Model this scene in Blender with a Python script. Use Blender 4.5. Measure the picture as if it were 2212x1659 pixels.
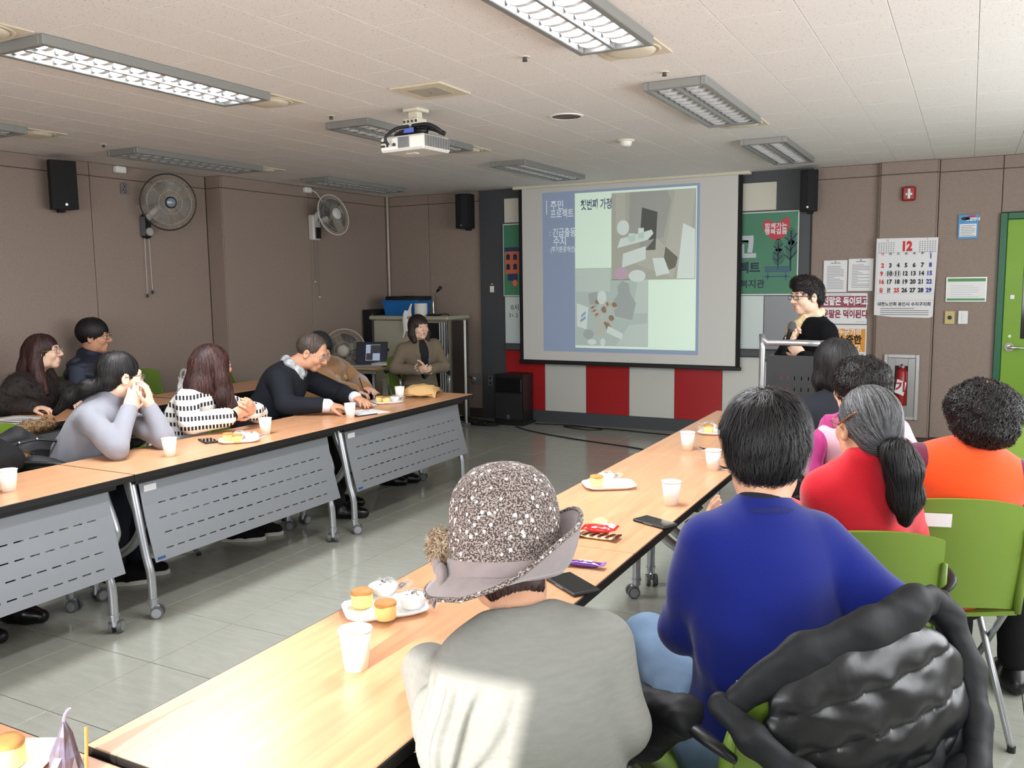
import bpy, math, random
import numpy as np
from mathutils import Matrix, Vector
random.seed(7); np.random.seed(7)
for o in list(bpy.data.objects): bpy.data.objects.remove(o)
sc = bpy.context.scene
COL = sc.collection
PI = math.pi

# ---------------------------------------------------------------- camera
EYE = Vector((0, 0, 1.535))
YAW, PIT, ROL, FPX = math.radians(27.784), math.radians(6.741), math.radians(-0.749), 1871.22
fw = Vector((-math.sin(YAW)*math.cos(PIT), math.cos(YAW)*math.cos(PIT), -math.sin(PIT)))
rt = Vector((math.cos(YAW), math.sin(YAW), 0)); up = rt.cross(fw)
rt, up = rt*math.cos(ROL)+up*math.sin(ROL), up*math.cos(ROL)-rt*math.sin(ROL)
cam = bpy.data.objects.new('camera', bpy.data.cameras.new('camera')); COL.objects.link(cam)
cam.matrix_world = Matrix(((rt.x, up.x, -fw.x, EYE.x), (rt.y, up.y, -fw.y, EYE.y), (rt.z, up.z, -fw.z, EYE.z), (0, 0, 0, 1)))
cam.data.sensor_width = 36; cam.data.lens = FPX*36/2212; cam.data.clip_start = .05
sc.camera = cam

# ---------------------------------------------------------------- world, sun, daylight, exposure
ZC, YW = 2.535, 8.49
XL, XR, YB = -6.3, 2.4, -1.95
w = bpy.data.worlds.new('sky'); sc.world = w; w.use_nodes = True
w.node_tree.nodes['Background'].inputs[0].default_value = (.85, .93, 1, 1)
w.node_tree.nodes['Background'].inputs[1].default_value = 1.2
sc.view_settings.view_transform = 'Standard'; sc.view_settings.look = 'None'
sc.view_settings.exposure = 0.18; sc.view_settings.gamma = 1.0; sc.view_settings.use_curve_mapping = False

def lamp(name, kind, loc, rot, energy, color=(1, 1, 1), size=1, sy=None):
    l = bpy.data.lights.new(name, kind); l.energy = energy; l.color = color
    if kind == 'AREA':
        l.size = size
        if sy: l.shape = 'RECTANGLE'; l.size_y = sy
    if kind == 'SUN': l.angle = size
    o = bpy.data.objects.new(name, l); o.location = loc; o.rotation_euler = rot; COL.objects.link(o); return o
cy = sc.cycles; cy.max_bounces = 7; cy.diffuse_bounces = 4; cy.glossy_bounces = 3; cy.transmission_bounces = 4; cy.transparent_max_bounces = 8; cy.caustics_reflective = False; cy.caustics_refractive = False; cy.adaptive_threshold = .025
# low winter sun through the gap shaped in the unseen blinds of the back wall
SUN_EL = math.radians(21.8)
lamp('sun', 'SUN', (0, -6, 5), (PI/2-SUN_EL, 0, 0), 9, (1, .95, .88), .009)
# daylight coming through the window openings behind the camera and on the right
lamp('daylight_back_window', 'AREA', (-1.0, -1.80, 1.55), (PI/2, 0, 0), 145, (.93, .97, 1), 5.0, 1.35)
lamp('daylight_side_window', 'AREA', (2.25, 3.9, 1.55), (PI/2, 0, PI/2), 150, (.93, .97, 1), 5.2, 1.35)

# ---------------------------------------------------------------- helpers: materials
def lin(c):
    return tuple(((v/255)/12.92 if v/255 <= .04045 else ((v/255+.055)/1.055)**2.4) for v in c[:3])
MATS = {}
def mat(name, rgb, rough=.5, metal=0, bump=0, bscale=200, var=0, vscale=8, vcol=None, spec=.5, emit=0, ecol=None, alpha=1, trans=0, coat=0, sheen=0, stretch=None, detail=3):
    if name in MATS: return MATS[name]
    m = bpy.data.materials.new(name); m.use_nodes = True; nt = m.node_tree; b = nt.nodes['Principled BSDF']
    c = lin(rgb); b.inputs['Base Color'].default_value = (*c, 1)
    b.inputs['Roughness'].default_value = rough; b.inputs['Metallic'].default_value = metal
    b.inputs['Specular IOR Level'].default_value = spec
    if coat: b.inputs['Coat Weight'].default_value = coat; b.inputs['Coat Roughness'].default_value = .1
    if sheen: b.inputs['Sheen Weight'].default_value = sheen
    if alpha < 1: b.inputs['Alpha'].default_value = alpha
    if trans: b.inputs['Transmission Weight'].default_value = trans
    if emit:
        b.inputs['Emission Color'].default_value = (*lin(ecol or rgb), 1); b.inputs['Emission Strength'].default_value = emit
    N = nt.nodes.new; L = nt.links.new
    co = None
    if bump or var:
        tc = N('ShaderNodeTexCoord'); mp = N('ShaderNodeMapping'); L(tc.outputs['Object'], mp.inputs[0]); co = mp.outputs[0]
        if stretch: mp.inputs['Scale'].default_value = stretch
    if bump:
        n = N('ShaderNodeTexNoise'); n.inputs['Scale'].default_value = bscale; n.inputs['Detail'].default_value = detail; L(co, n.inputs['Vector'])
        bp = N('ShaderNodeBump'); bp.inputs['Strength'].default_value = bump; bp.inputs['Distance'].default_value = .01
        L(n.outputs['Fac'], bp.inputs['Height']); L(bp.outputs[0], b.inputs['Normal'])
    if var:
        n = N('ShaderNodeTexNoise'); n.inputs['Scale'].default_value = vscale; n.inputs['Detail'].default_value = 5; L(co, n.inputs['Vector'])
        r = N('ShaderNodeValToRGB'); L(n.outputs['Fac'], r.inputs[0])
        r.color_ramp.elements[0].position = .3; r.color_ramp.elements[1].position = .7
        r.color_ramp.elements[0].color = (*[max(0, v*(1-var)) for v in c], 1)
        r.color_ramp.elements[1].color = (*(lin(vcol) if vcol else [min(1, v*(1+var)) for v in c]), 1)
        L(r.outputs[0], b.inputs['Base Color'])
    MATS[name] = m; return m

# ---------------------------------------------------------------- helpers: meshes
class MB:
    def __init__(s): s.v = []; s.f = []; s.mi = []; s.m = 0
    def add(s, vs, fs):
        n = len(s.v); s.v += [tuple(map(float, p)) for p in vs]
        for f in fs: s.f.append(tuple(i+n for i in f)); s.mi.append(s.m)
        return s
    def box(s, x0, x1, y0, y1, z0, z1, bev=0):
        if bev:
            b = min(bev, (x1-x0)/2.01, (y1-y0)/2.01, (z1-z0)/2.01)
            vs = []; idx = {}
            for ix in (0, 1):
                for iy in (0, 1):
                    for iz in (0, 1):
                        X, Y, Z = (x0, x1)[ix], (y0, y1)[iy], (z0, z1)[iz]
                        sx, sy, sz = (1, -1)[ix], (1, -1)[iy], (1, -1)[iz]
                        for k, d in enumerate(((0, b, b), (b, 0, b), (b, b, 0))):
                            idx[ix, iy, iz, k] = len(vs); vs.append((X+sx*d[0], Y+sy*d[1], Z+sz*d[2]))
            fs = []
            q = ((0, 0), (1, 0), (1, 1), (0, 1))
            for a in (0, 1):
                fs.append([idx[a, i, j, 0] for i, j in (q if a else q[::-1])])
                fs.append([idx[i, a, j, 1] for i, j in (q[::-1] if a else q)])
                fs.append([idx[i, j, a, 2] for i, j in (q if a else q[::-1])])
            for i in (0, 1):
                for j in (0, 1):
                    fl = (i == j)
                    f = [idx[0, i, j, 1], idx[1, i, j, 1], idx[1, i, j, 2], idx[0, i, j, 2]]; fs.append(f if not fl else f[::-1])
                    f = [idx[i, 0, j, 0], idx[i, 1, j, 0], idx[i, 1, j, 2], idx[i, 0, j, 2]]; fs.append(f if fl else f[::-1])
                    f = [idx[i, j, 0, 0], idx[i, j, 1, 0], idx[i, j, 1, 1], idx[i, j, 0, 1]]; fs.append(f if not fl else f[::-1])
                    for k in (0, 1):
                        f = [idx[i, j, k, 0], idx[i, j, k, 1], idx[i, j, k, 2]]; fs.append(f if (i+j+k) % 2 else f[::-1])
            return s.add(vs, fs)
        vs = [(x, y, z) for x in (x0, x1) for y in (y0, y1) for z in (z0, z1)]
        return s.add(vs, [(0, 1, 3, 2), (4, 6, 7, 5), (0, 4, 5, 1), (2, 3, 7, 6), (0, 2, 6, 4), (1, 5, 7, 3)])
    def cyl(s, c, r, h, n=20, axis=2, r2=None, cap=True):
        r2 = r if r2 is None else r2
        vs = []
        for k, (t, R) in enumerate(((0, r), (h, r2))):
            for i in range(n):
                a = 2*PI*i/n; p = [R*math.cos(a), R*math.sin(a), t]
                p = {2: p, 0: [p[2], p[0], p[1]], 1: [p[0], p[2], -p[1]]}[axis]
                vs.append((c[0]+p[0], c[1]+p[1], c[2]+p[2]))
        fs = [(i, (i+1) % n, n+(i+1) % n, n+i) for i in range(n)]
        if cap: fs += [tuple(range(n))[::-1], tuple(range(n, 2*n))]
        return s.add(vs, fs)
    def lathe(s, prof, n=24, c=(0, 0, 0), closed=False, wob=None):
        vs = []; m = len(prof)
        for i in range(n):
            a = 2*PI*i/n
            for r, z in prof:
                rr = r*(wob(a, z) if wob else 1)
                vs.append((c[0]+rr*math.cos(a), c[1]+rr*math.sin(a), c[2]+z))
        fs = []
        for i in range(n):
            j = (i+1) % n
            for k in range(m-1): fs.append((i*m+k, j*m+k, j*m+k+1, i*m+k+1))
        return s.add(vs, fs)
    def tube(s, pts, r, n=10, closed=False, cap=True, flat=1, smooth=0):
        P = [Vector(p) for p in pts]
        R = list(r) if hasattr(r, '__len__') else [r]*len(P)
        if smooth:
            Q = []; RR = []
            for i in range(len(P)-1):
                p0, p1, p2, p3 = P[max(i-1, 0)], P[i], P[i+1], P[min(i+2, len(P)-1)]
                for k in range(smooth):
                    t = k/smooth
                    Q.append(.5*((2*p1)+(p2-p0)*t+(2*p0-5*p1+4*p2-p3)*t*t+(3*p1-p0-3*p2+p3)*t**3)); RR.append(R[i]*(1-t)+R[i+1]*t)
            Q.append(P[-1]); RR.append(R[-1]); P, R = Q, RR
        m = len(P); vs = []; nrm = None
        for i in range(m):
            if closed: t = (P[(i+1) % m]-P[i-1])
            else: t = P[min(i+1, m-1)]-P[max(i-1, 0)]
            t = t.normalized() if t.length > 1e-9 else Vector((0, 0, 1))
            if nrm is None:
                a = Vector((0, 0, 1)) if abs(t.z) < .9 else Vector((1, 0, 0)); nrm = (a-t*a.dot(t)).normalized()
            else:
                nn = nrm-t*nrm.dot(t); nrm = nn.normalized() if nn.length > 1e-6 else nrm
            bi = t.cross(nrm)
            for k in range(n):
                a = 2*PI*k/n; vs.append(P[i]+R[i]*(math.cos(a)*nrm*flat+math.sin(a)*bi))
        fs = [(i*n+k, i*n+(k+1) % n, (i+1)*n+(k+1) % n, (i+1)*n+k) for i in range(m-1) for k in range(n)]
        if closed: fs += [((m-1)*n+k, (m-1)*n+(k+1) % n, (k+1) % n, k) for k in range(n)]
        elif cap: fs += [tuple(range(n))[::-1], tuple(range((m-1)*n, m*n))]
        return s.add(vs, fs)
    def sph(s, c, r, n=14, m=8, rot=None):
        r = r if hasattr(r, '__len__') else (r, r, r)
        vs = []
        for j in range(m+1):
            ph = PI*j/m
            for i in range(n):
                a = 2*PI*i/n; p = Vector((r[0]*math.sin(ph)*math.cos(a), r[1]*math.sin(ph)*math.sin(a), r[2]*math.cos(ph)))
                if rot: p = rot @ p
                vs.append((c[0]+p.x, c[1]+p.y, c[2]+p.z))
        return s.add(vs, [(j*n+i, (j+1)*n+i, (j+1)*n+(i+1) % n, j*n+(i+1) % n) for j in range(m) for i in range(n)])
    def grid(s, fn, nu, nv, cu=False, cv=False):
        vs = [fn(i/(nu if cu else nu-1), j/(nv if cv else nv-1)) for i in range(nu) for j in range(nv)]
        fs = [(i*nv+j, ((i+1) % nu)*nv+j, ((i+1) % nu)*nv+(j+1) % nv, i*nv+(j+1) % nv) for i in range(nu if cu else nu-1) for j in range(nv if cv else nv-1)]
        return s.add(vs, fs)
    def sheet(s, fn, nu, nv, th):
        # a surface with thickness th: fn(u,v)->Vector
        g = [[Vector(fn(i/(nu-1), j/(nv-1))) for j in range(nv)] for i in range(nu)]
        vs = []; 
        for side in (1, -1):
            for i in range(nu):
                for j in range(nv):
                    du = g[min(i+1, nu-1)][j]-g[max(i-1, 0)][j]; dv = g[i][min(j+1, nv-1)]-g[i][max(j-1, 0)]
                    n = du.cross(dv); n = n.normalized() if n.length > 1e-12 else Vector((0, 0, 1))
                    vs.append(g[i][j]+n*(th/2*side))
        o = nu*nv; fs = []
        for i in range(nu-1):
            for j in range(nv-1):
                a, b, c, d = i*nv+j, (i+1)*nv+j, (i+1)*nv+j+1, i*nv+j+1
                fs += [(a, b, c, d), (o+d, o+c, o+b, o+a)]
        for i in range(nu-1):
            fs += [(i*nv, o+i*nv, o+(i+1)*nv, (i+1)*nv), ((i+1)*nv+nv-1, o+(i+1)*nv+nv-1, o+i*nv+nv-1, i*nv+nv-1)]
        for j in range(nv-1):
            fs += [(j+1, o+j+1, o+j, j), ((nu-1)*nv+j, o+(nu-1)*nv+j, o+(nu-1)*nv+j+1, (nu-1)*nv+j+1)]
        return s.add(vs, fs)
    def prism(s, poly, z0, z1, fn=None):
        n = len(poly); fn = fn or (lambda x, y, z: (x, y, z))
        vs = [fn(x, y, z0) for x, y in poly]+[fn(x, y, z1) for x, y in poly]
        return s.add(vs, [tuple(range(n))[::-1], tuple(range(n, 2*n))]+[(i, (i+1) % n, n+(i+1) % n, n+i) for i in range(n)])
    def xf(s, M, start=0):
        for i in range(start, len(s.v)): s.v[i] = tuple(M @ Vector(s.v[i]))
        return s
    def mesh(s, name, mats, smooth=False):
        me = bpy.data.meshes.new(name); me.from_pydata(s.v, [], s.f)
        for m in (mats if isinstance(mats, (list, tuple)) else [mats]): me.materials.append(m)
        if any(s.mi): me.polygons.foreach_set('material_index', s.mi)
        if smooth: me.shade_smooth()
        me.update(); return me
def npmesh(name, v, f, mats, smooth=True, mi=None):
    me = bpy.data.meshes.new(name)
    v = np.asarray(v, np.float32); f = np.asarray(f, np.int32); k = f.shape[1]
    me.vertices.add(len(v)); me.vertices.foreach_set('co', v.ravel())
    me.loops.add(f.size); me.loops.foreach_set('vertex_index', f.ravel())
    me.polygons.add(len(f)); me.polygons.foreach_set('loop_start', np.arange(0, f.size, k, dtype=np.int32))
    try: me.polygons.foreach_set('loop_total', np.full(len(f), k, np.int32))
    except Exception: pass
    for m in (mats if isinstance(mats, (list, tuple)) else [mats]): me.materials.append(m)
    if mi is not None: me.polygons.foreach_set('material_index', np.asarray(mi, np.int32))
    me.update(calc_edges=True)
    if smooth: me.shade_smooth()
    return me
def put(name, me, parent=None, world=False, loc=None, rotz=0):
    o = bpy.data.objects.new(name, me); COL.objects.link(o)
    if parent is not None:
        o.parent = parent
        if world and parent.type == 'EMPTY': o.matrix_parent_inverse = Matrix.Translation(-Vector(parent.location))
    if loc is not None: o.location = loc
    if rotz: o.rotation_euler = (0, 0, rotz)
    return o
def obj(name, mb, mats, parent=None, smooth=False, world=False, loc=None, rotz=0):
    return put(name, mb.mesh(name, mats, smooth), parent, world, loc, rotz)
def smooth_by_angle(o, ang=40):
    me = o.data; me.shade_smooth()
    try: me.set_sharp_from_angle(angle=math.radians(ang))
    except Exception: pass
    return o
def tag(o, label=None, cat=None, group=None, kind=None):
    if label: o['label'] = label
    if cat: o['category'] = cat
    if group: o['group'] = group
    if kind: o['kind'] = kind
    return o
def thing(name, label, cat, loc=(0, 0, 0), rotz=0, group=None, kind=None):
    o = bpy.data.objects.new(name, None); COL.objects.link(o); o.empty_display_size = .1
    o.location = loc; o.rotation_euler = (0, 0, rotz)
    return tag(o, label, cat, group, kind)
def dup(root, loc, rotz=None, label=None, skip=()):
    r = root.copy(); COL.objects.link(r); r.location = loc
    if rotz is not None: r.rotation_euler = (0, 0, rotz)
    if label: r['label'] = label
    for ch in root.children:
        if ch.name.split('.')[0] in skip: continue
        c = ch.copy(); COL.objects.link(c); c.parent = r
        for g in ch.children:
            d = g.copy(); COL.objects.link(d); d.parent = c
    return r
def struct(name, mb, mats, **k):
    return tag(obj(name, mb, mats, **k), kind='structure')
def text(body, x, z, h, m, parent, y, name='lettering', bold=0, world=True, cx=True, squeeze=1.0, mtx=None, space=1.0):
    cu = bpy.data.curves.new('lettering', 'FONT'); cu.body = body; cu.size = h*1.35; cu.align_x = 'CENTER' if cx else 'LEFT'; cu.align_y = 'CENTER'
    cu.offset = bold*h; cu.resolution_u = 3; cu.space_line = space
    t = bpy.data.objects.new('tmp', cu); me = bpy.data.meshes.new_from_object(t)
    bpy.data.objects.remove(t)
    M = mtx if mtx is not None else Matrix(((squeeze, 0, 0, x), (0, 0, -1, y), (0, 1, 0, z), (0, 0, 0, 1)))
    me.transform(M); me.materials.clear(); me.materials.append(m)
    return put(name, me, parent, world)
# ================================================================ materials of the room
def ceiling_mat():
    m = mat('ceiling_board', (222, 216, 210), .85); nt = m.node_tree; N = nt.nodes.new; L = nt.links.new; b = nt.nodes['Principled BSDF']
    tc = N('ShaderNodeNewGeometry'); mp = N('ShaderNodeMapping'); mp.inputs['Scale'].default_value = (70, 190, 60); L(tc.outputs['Position'], mp.inputs[0])
    n = N('ShaderNodeTexNoise'); n.inputs['Scale'].default_value = 1; n.inputs['Detail'].default_value = 2; L(mp.outputs[0], n.inputs['Vector'])
    r = N('ShaderNodeValToRGB'); r.color_ramp.elements[0].position = .305; r.color_ramp.elements[1].position = .345
    r.color_ramp.elements[0].color = (*lin((160, 150, 140)), 1); r.color_ramp.elements[1].color = (*lin((238, 234, 230)), 1)
    L(n.outputs['Fac'], r.inputs[0]); L(r.outputs[0], b.inputs['Base Color']); return m
M_CEIL = ceiling_mat()
M_FAB = mat('wall_fabric', (152, 136, 126), .95, bump=.25, bscale=420, var=.06, vscale=60, spec=.1)
M_FABJ = mat('wall_fabric_joint', (92, 74, 66), .95)
def floor_mat():
    m = mat('vinyl_tile', (172, 172, 158), .16, spec=.5); nt = m.node_tree; N = nt.nodes.new; L = nt.links.new; b = nt.nodes['Principled BSDF']
    g = N('ShaderNodeNewGeometry'); mp = N('ShaderNodeMapping'); mp.inputs['Scale'].default_value = (3, 14, 1); L(g.outputs['Position'], mp.inputs[0])
    n = N('ShaderNodeTexNoise'); n.inputs['Scale'].default_value = 2.2; n.inputs['Detail'].default_value = 8; n.inputs['Roughness'].default_value = .7; L(mp.outputs[0], n.inputs['Vector'])
    r = N('ShaderNodeValToRGB'); r.color_ramp.elements[0].position = .3; r.color_ramp.elements[1].position = .72
    r.color_ramp.elements[0].color = (*lin((150, 151, 141)), 1); r.color_ramp.elements[1].color = (*lin((163, 164, 154)), 1)
    L(n.outputs['Fac'], r.inputs[0]); L(r.outputs[0], b.inputs['Base Color'])
    n2 = N('ShaderNodeTexNoise'); n2.inputs['Scale'].default_value = 5; L(g.outputs['Position'], n2.inputs['Vector'])
    rr = N('ShaderNodeMapRange'); rr.inputs['To Min'].default_value = .10; rr.inputs['To Max'].default_value = .22; L(n2.outputs['Fac'], rr.inputs[0]); L(rr.outputs[0], b.inputs['Roughness'])
    return m
M_FLOOR = floor_mat()
M_GROUT = mat('tile_joint', (74, 74, 66), .8)
M_WHITE = mat('white_paint', (235, 233, 228), .6)
M_CHAR = mat('charcoal_board', (70, 72, 76), .5, bump=.03, bscale=80)
M_BLACK = mat('black_plastic', (20, 20, 22), .45)
M_BLACKM = mat('black_matte', (14, 14, 15), .8)
M_GREY = mat('grey_plastic', (120, 120, 122), .5)
M_ALU = mat('aluminium', (178, 178, 180), .32, metal=.9)
M_SILVER = mat('silver_paint', (172, 174, 178), .35, metal=.55)
M_CHROME = mat('chrome', (215, 215, 215), .12, metal=1)
M_IVORY = mat('ivory_plastic', (226, 219, 200), .5)
M_PAPER = mat('paper', (232, 231, 232), .75)
M_INK = mat('ink_black', (30, 30, 34), .7)
M_INKG = mat('ink_grey', (150, 150, 156), .7)
M_RED = mat('ink_red', (205, 48, 44), .7)
M_BLUE = mat('ink_blue', (40, 62, 150), .7)
M_WHITEI = mat('ink_white', (240, 240, 240), .7)

# ================================================================ floor, ceiling
fl = struct('floor', MB().box(XL-.1, XR+.1, YB-.1, YW+.1, -.08, -.004), M_GROUT)
T = .45; G = .0014
t_me = MB().box(G, T-G, G, T-G, -.006, 0, .0012).mesh('floor_tile', M_FLOOR)
xs = [-2.915+.45*k for k in range(-8, 12)]; ys = [2.313+.45*k for k in range(-10, 14)]
rest = MB()
for x in xs:
    for y in ys:
        if -5.2 < x < .6 and 1.3 < y < 8.3: put('floor_tile', t_me, fl, loc=(x, y, 0))
        else: rest.box(x+G, x+T-G, y+G, y+T-G, -.006, 0)
tag(obj('floor_tile', rest, M_FLOOR, fl), kind='stuff')
ce = struct('ceiling', MB().box(XL-.1, XR+.1, YB-.1, YW+.1, ZC+.006, ZC+.09), mat('ceiling_joint', (120, 112, 106), .9))
c_me = MB().box(.0009, .2991, .0009, .5991, 0, .008, .0012).mesh('ceiling_board', M_CEIL)
rest = MB()
for i in range(-9, 22):
    x = -.012-.3*i-.3
    for j in range(19):
        y = -2.5+.6*j+(.3 if i % 2 else 0)
        if i >= -3 and y > 2.0 and x > XL-.3: put('ceiling_board', c_me, ce, loc=(x, y, ZC))
        elif x > XL-.35 and x < XR: rest.box(x+.001, x+.299, y+.001, y+.599, ZC, ZC+.008)
tag(obj('ceiling_board', rest, M_CEIL, ce), kind='stuff')

# ================================================================ walls with upholstered panels
def panel_y(par, x0, x1, z0, z1, y, d=.012, g=.0025):   # panel on a wall facing -y
    obj('wall_panel', MB().box(x0+g, x1-g, y-d, y, z0+g, z1-g, .004), M_FAB, par)
def panel_x(par, y0, y1, z0, z1, x, d=.012, g=.0025):   # panel on a wall facing +x
    obj('wall_panel', MB().box(x, x+d, y0+g, y1-g, z0+g, z1-g, .004), M_FAB, par)
ZS = 2.425
wl = struct('wall_left', MB().box(XL-.2, XL-.012, YB-.1, 5.93, 0, ZC).box(XL-.2, -6.112, 5.93, YW+.1, 0, ZC), M_FABJ)
for a, b in ((YB, -1.3), (-1.3, -.1), (-.1, 1.1), (1.1, 2.3), (2.3, 3.5), (3.5, 4.72), (4.72, 5.92)):
    panel_x(wl, a, b, .1, ZS, XL-.012); panel_x(wl, a, b, ZS, ZC, XL-.012)
for a, b in ((5.93, 7.118), (7.118, YW-.013)):
    panel_x(wl, a, b, .1, ZS, -6.112); panel_x(wl, a, b, ZS, ZC, -6.112)
for z0, z1 in ((.1, ZS), (ZS, ZC)): obj('wall_panel', MB().box(XL+.002, -6.102, 5.918, 5.93, z0+.002, z1-.002, .004), M_FAB, wl)
obj('corner_pipe', MB().tube([(-6.065, YW-.05, 1.1), (-6.065, YW-.05, ZC)], .014, 12), mat('pipe_ivory', (200, 190, 176), .5), wl, smooth=True)
wf = struct('wall_front', MB().box(XL-.2, XR+.2, YW+.012, YW+.15, 0, ZC), M_FABJ)
for a, b in ((-6.1, -5.53), (-5.53, -4.84), (-1.32, -.745), (-.27, .21), (1.2, XR)):
    panel_y(wf, a, b, .1, ZS, YW+.012); panel_y(wf, a, b, ZS, ZC, YW+.012)
panel_y(wf, .21, 1.2, 2.06, ZS, YW+.012); panel_y(wf, .21, 1.2, ZS, ZC, YW+.012)
for z0, z1 in ((.1, ZS), (ZS, ZC)):                       # flat pilaster
    obj('wall_panel', MB().box(-.735, -.285, YW-.06, YW+.01, z0+.002, z1-.002, .006), M_FAB, wf)
    for a, b in ((-.748, -.735), (-.285, -.272)):
        obj('pilaster_edge', MB().box(a, b, YW-.045, YW+.01, z0+.002, z1-.002, .003), M_FAB, wf)
wr = struct('wall_right', MB().box(XR, XR+.15, YB-.1, .3, 0, ZC).box(XR, XR+.15, .3, 6.5, 0, .85).box(XR, XR+.15, .3, 6.5, 2.25, ZC).box(XR, XR+.15, 6.5, YW+.1, 0, ZC), M_FAB)
# back wall: long window band, unseen blinds added to shape the sun patch, open in one bay
bw = MB().box(XL-.1, XR+.2, YB-.15, YB, 0, .85).box(XL-.1, XR+.2, YB-.15, YB, 2.32, ZC).box(XL-.1, -5.0, YB-.15, YB, .85, 2.32).box(1.6, XR+.2, YB-.15, YB, .85, 2.32)
wb = struct('wall_back', bw, M_FAB)
M_BLIND = mat('unseen_blind', (240, 238, 232), .8)
for a, b, z in ((-5.0, -3.5, .83), (-3.5, -2.0, .83), (-2.0, -1.5, .83), (-1.5, -.63, 2.17), (-.63, .1, .83), (.1, 1.6, .83)):
    obj('unseen_blind', MB().box(a, b, YB-.09, YB-.085, z, 2.33).box(a, b, YB-.1, YB-.075, z, z+.02), M_BLIND, wb)
obj('unseen_blind', MB().box(-1.5, -.63, YB-.09, YB-.085, .83, 1.6), M_BLIND, wb)
win = MB()
for x in (-5.0, -3.5, -2.0, .1, 1.6): win.box(x-.03, x+.03, YB-.15, YB-.1, .85, 2.32)
win.box(-5, 1.6, YB-.15, YB-.1, .85, .9).box(-5, 1.6, YB-.15, YB-.1, 2.27, 2.32)
struct('window_1', win, M_WHITE)
w2 = MB()
for y in (.3, 1.85, 3.4, 4.95, 6.5): w2.box(XR+.06, XR+.12, y-.03, y+.03, .85, 2.25)
w2.box(XR+.06, XR+.12, .3, 6.5, .85, .9).box(XR+.06, XR+.12, .3, 6.5, 2.2, 2.25)
struct('window_2', w2, M_WHITE)
obj('unseen_blind', MB().box(XR+.03, XR+.035, .28, 6.52, .84, 2.26), M_BLIND, wr)
struct('baseboard_left', MB().box(XL-.012, XL+.006, YB, 5.92, 0, .1).box(-6.112, -6.094, 5.92, YW, 0, .1), mat('skirting', (70, 60, 55), .6))
struct('baseboard_front', MB().box(-6.1, -4.84, YW-.006, YW+.012, 0, .1).box(-1.32, .2, YW-.006, YW+.012, 0, .1).box(-.75, -.27, YW-.068, YW-.06, 0, .1), MATS['skirting'])

# ================================================================ board wall behind the screen
BX0, BX1 = -4.838, -1.325
bd = tag(obj('trim_1', MB().box(BX0, BX1, YW-.03, YW+.012, 0, ZC), M_CHAR), 'charcoal board wall behind the projector screen', None, kind='structure')
for k in range(7):
    x0 = -4.53+.4828*k; x1 = min(x0+.4828, BX1-.13)
    obj('red_panel' if k % 2 == 0 else 'white_panel', MB().box(x0+.002, x1-.002, YW-.038, YW-.03, .132, .78, .002),
        mat('red_gloss_panel', (168, 34, 38), .25, coat=.3) if k % 2 == 0 else mat('white_gloss_panel', (205, 205, 198), .25, coat=.3), bd)
for a, b in ((-4.525, -4.05), (-4.05, -3.55), (-3.55, -3.0), (-3.0, -2.5), (-2.5, -2.0), (-2.0, -1.633)):
    obj('cream_panel', MB().box(a+.002, b-.002, YW-.036, YW-.03, 2.172, 2.43, .002), mat('cream_panel', (214, 209, 194), .5), bd)
wbd = thing('whiteboard', 'white writing board half hidden behind the projector screen', 'whiteboard', (-3.04, YW-.04, .9))
obj('board', MB().box(-4.524, -1.73, YW-.045, YW-.03, .86, 1.37, .003), mat('whiteboard_face', (206, 216, 214), .2), wbd, world=True)
obj('side_panel', MB().box(-1.725, -1.40, YW-.05, YW-.03, .86, 1.37, .003), mat('grey_metal_panel', (126, 128, 132), .35, metal=.3), wbd, world=True)
obj('pen_tray', MB().box(-4.5, -1.45, YW-.10, YW-.03, .79, .855, .006), M_CHAR, wbd, world=True)
text('0시 2', -4.37, 1.25, .055, M_INK, wbd, YW-.0462)
text('3ㄴ2', -4.42, 1.165, .045, M_INK, wbd, YW-.0462)

# green banner under the screen, its two ends show
bn = thing('banner', 'green printed banner hung behind the projector screen, ends showing on both sides', 'banner', (-2.98, YW-.05, 1.38))
yb = YW-.052
def flat(name, polys, m, par, y, th=.0012, world=True):
    b = MB()
    for p in polys: b.prism(p, y, y-th, lambda x, z, yy: (x, yy, z))
    return obj(name, b, m, par, world=world)
def rect(x0, x1, z0, z1): return [(x0, z0), (x1, z0), (x1, z1), (x0, z1)]
def disc(x, z, rx, rz=None, n=24): return [(x+rx*math.cos(2*PI*i/n), z+(rz or rx)*math.sin(2*PI*i/n)) for i in range(n)]
flat('banner_border', [rect(-4.535, -1.42, 1.375, 2.158)], mat('banner_white', (206, 214, 208), .5), bn, yb+.002, .0015)
flat('banner_cloth', [rect(-4.525, -1.432, 1.388, 2.146)], mat('banner_green', (68, 128, 98), .45, var=.05, vscale=3), bn, yb, .002)
yb2 = yb-.0021
M_BT = mat('banner_tree', (54, 104, 84), .5); M_BN = mat('banner_navy', (20, 40, 62), .5); M_BB = mat('banner_bench', (52, 88, 116), .5)
flat('tree_crown', [disc(-1.60, 1.735, .058, .078), disc(-1.603, 1.84, .04, .06), disc(-1.485, 1.80, .052, .085), disc(-1.488, 1.92, .04, .085)], M_BT, bn, yb2, .0006)
tr = []
def stick(x0, z0, x1, z1, w_):
    dx, dz = x1-x0, z1-z0; l = math.hypot(dx, dz); nx, nz = -dz/l*w_/2, dx/l*w_/2
    return [(x0-nx, z0-nz), (x1-nx, z1-nz), (x1+nx, z1+nz), (x0+nx, z0+nz)]
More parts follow.
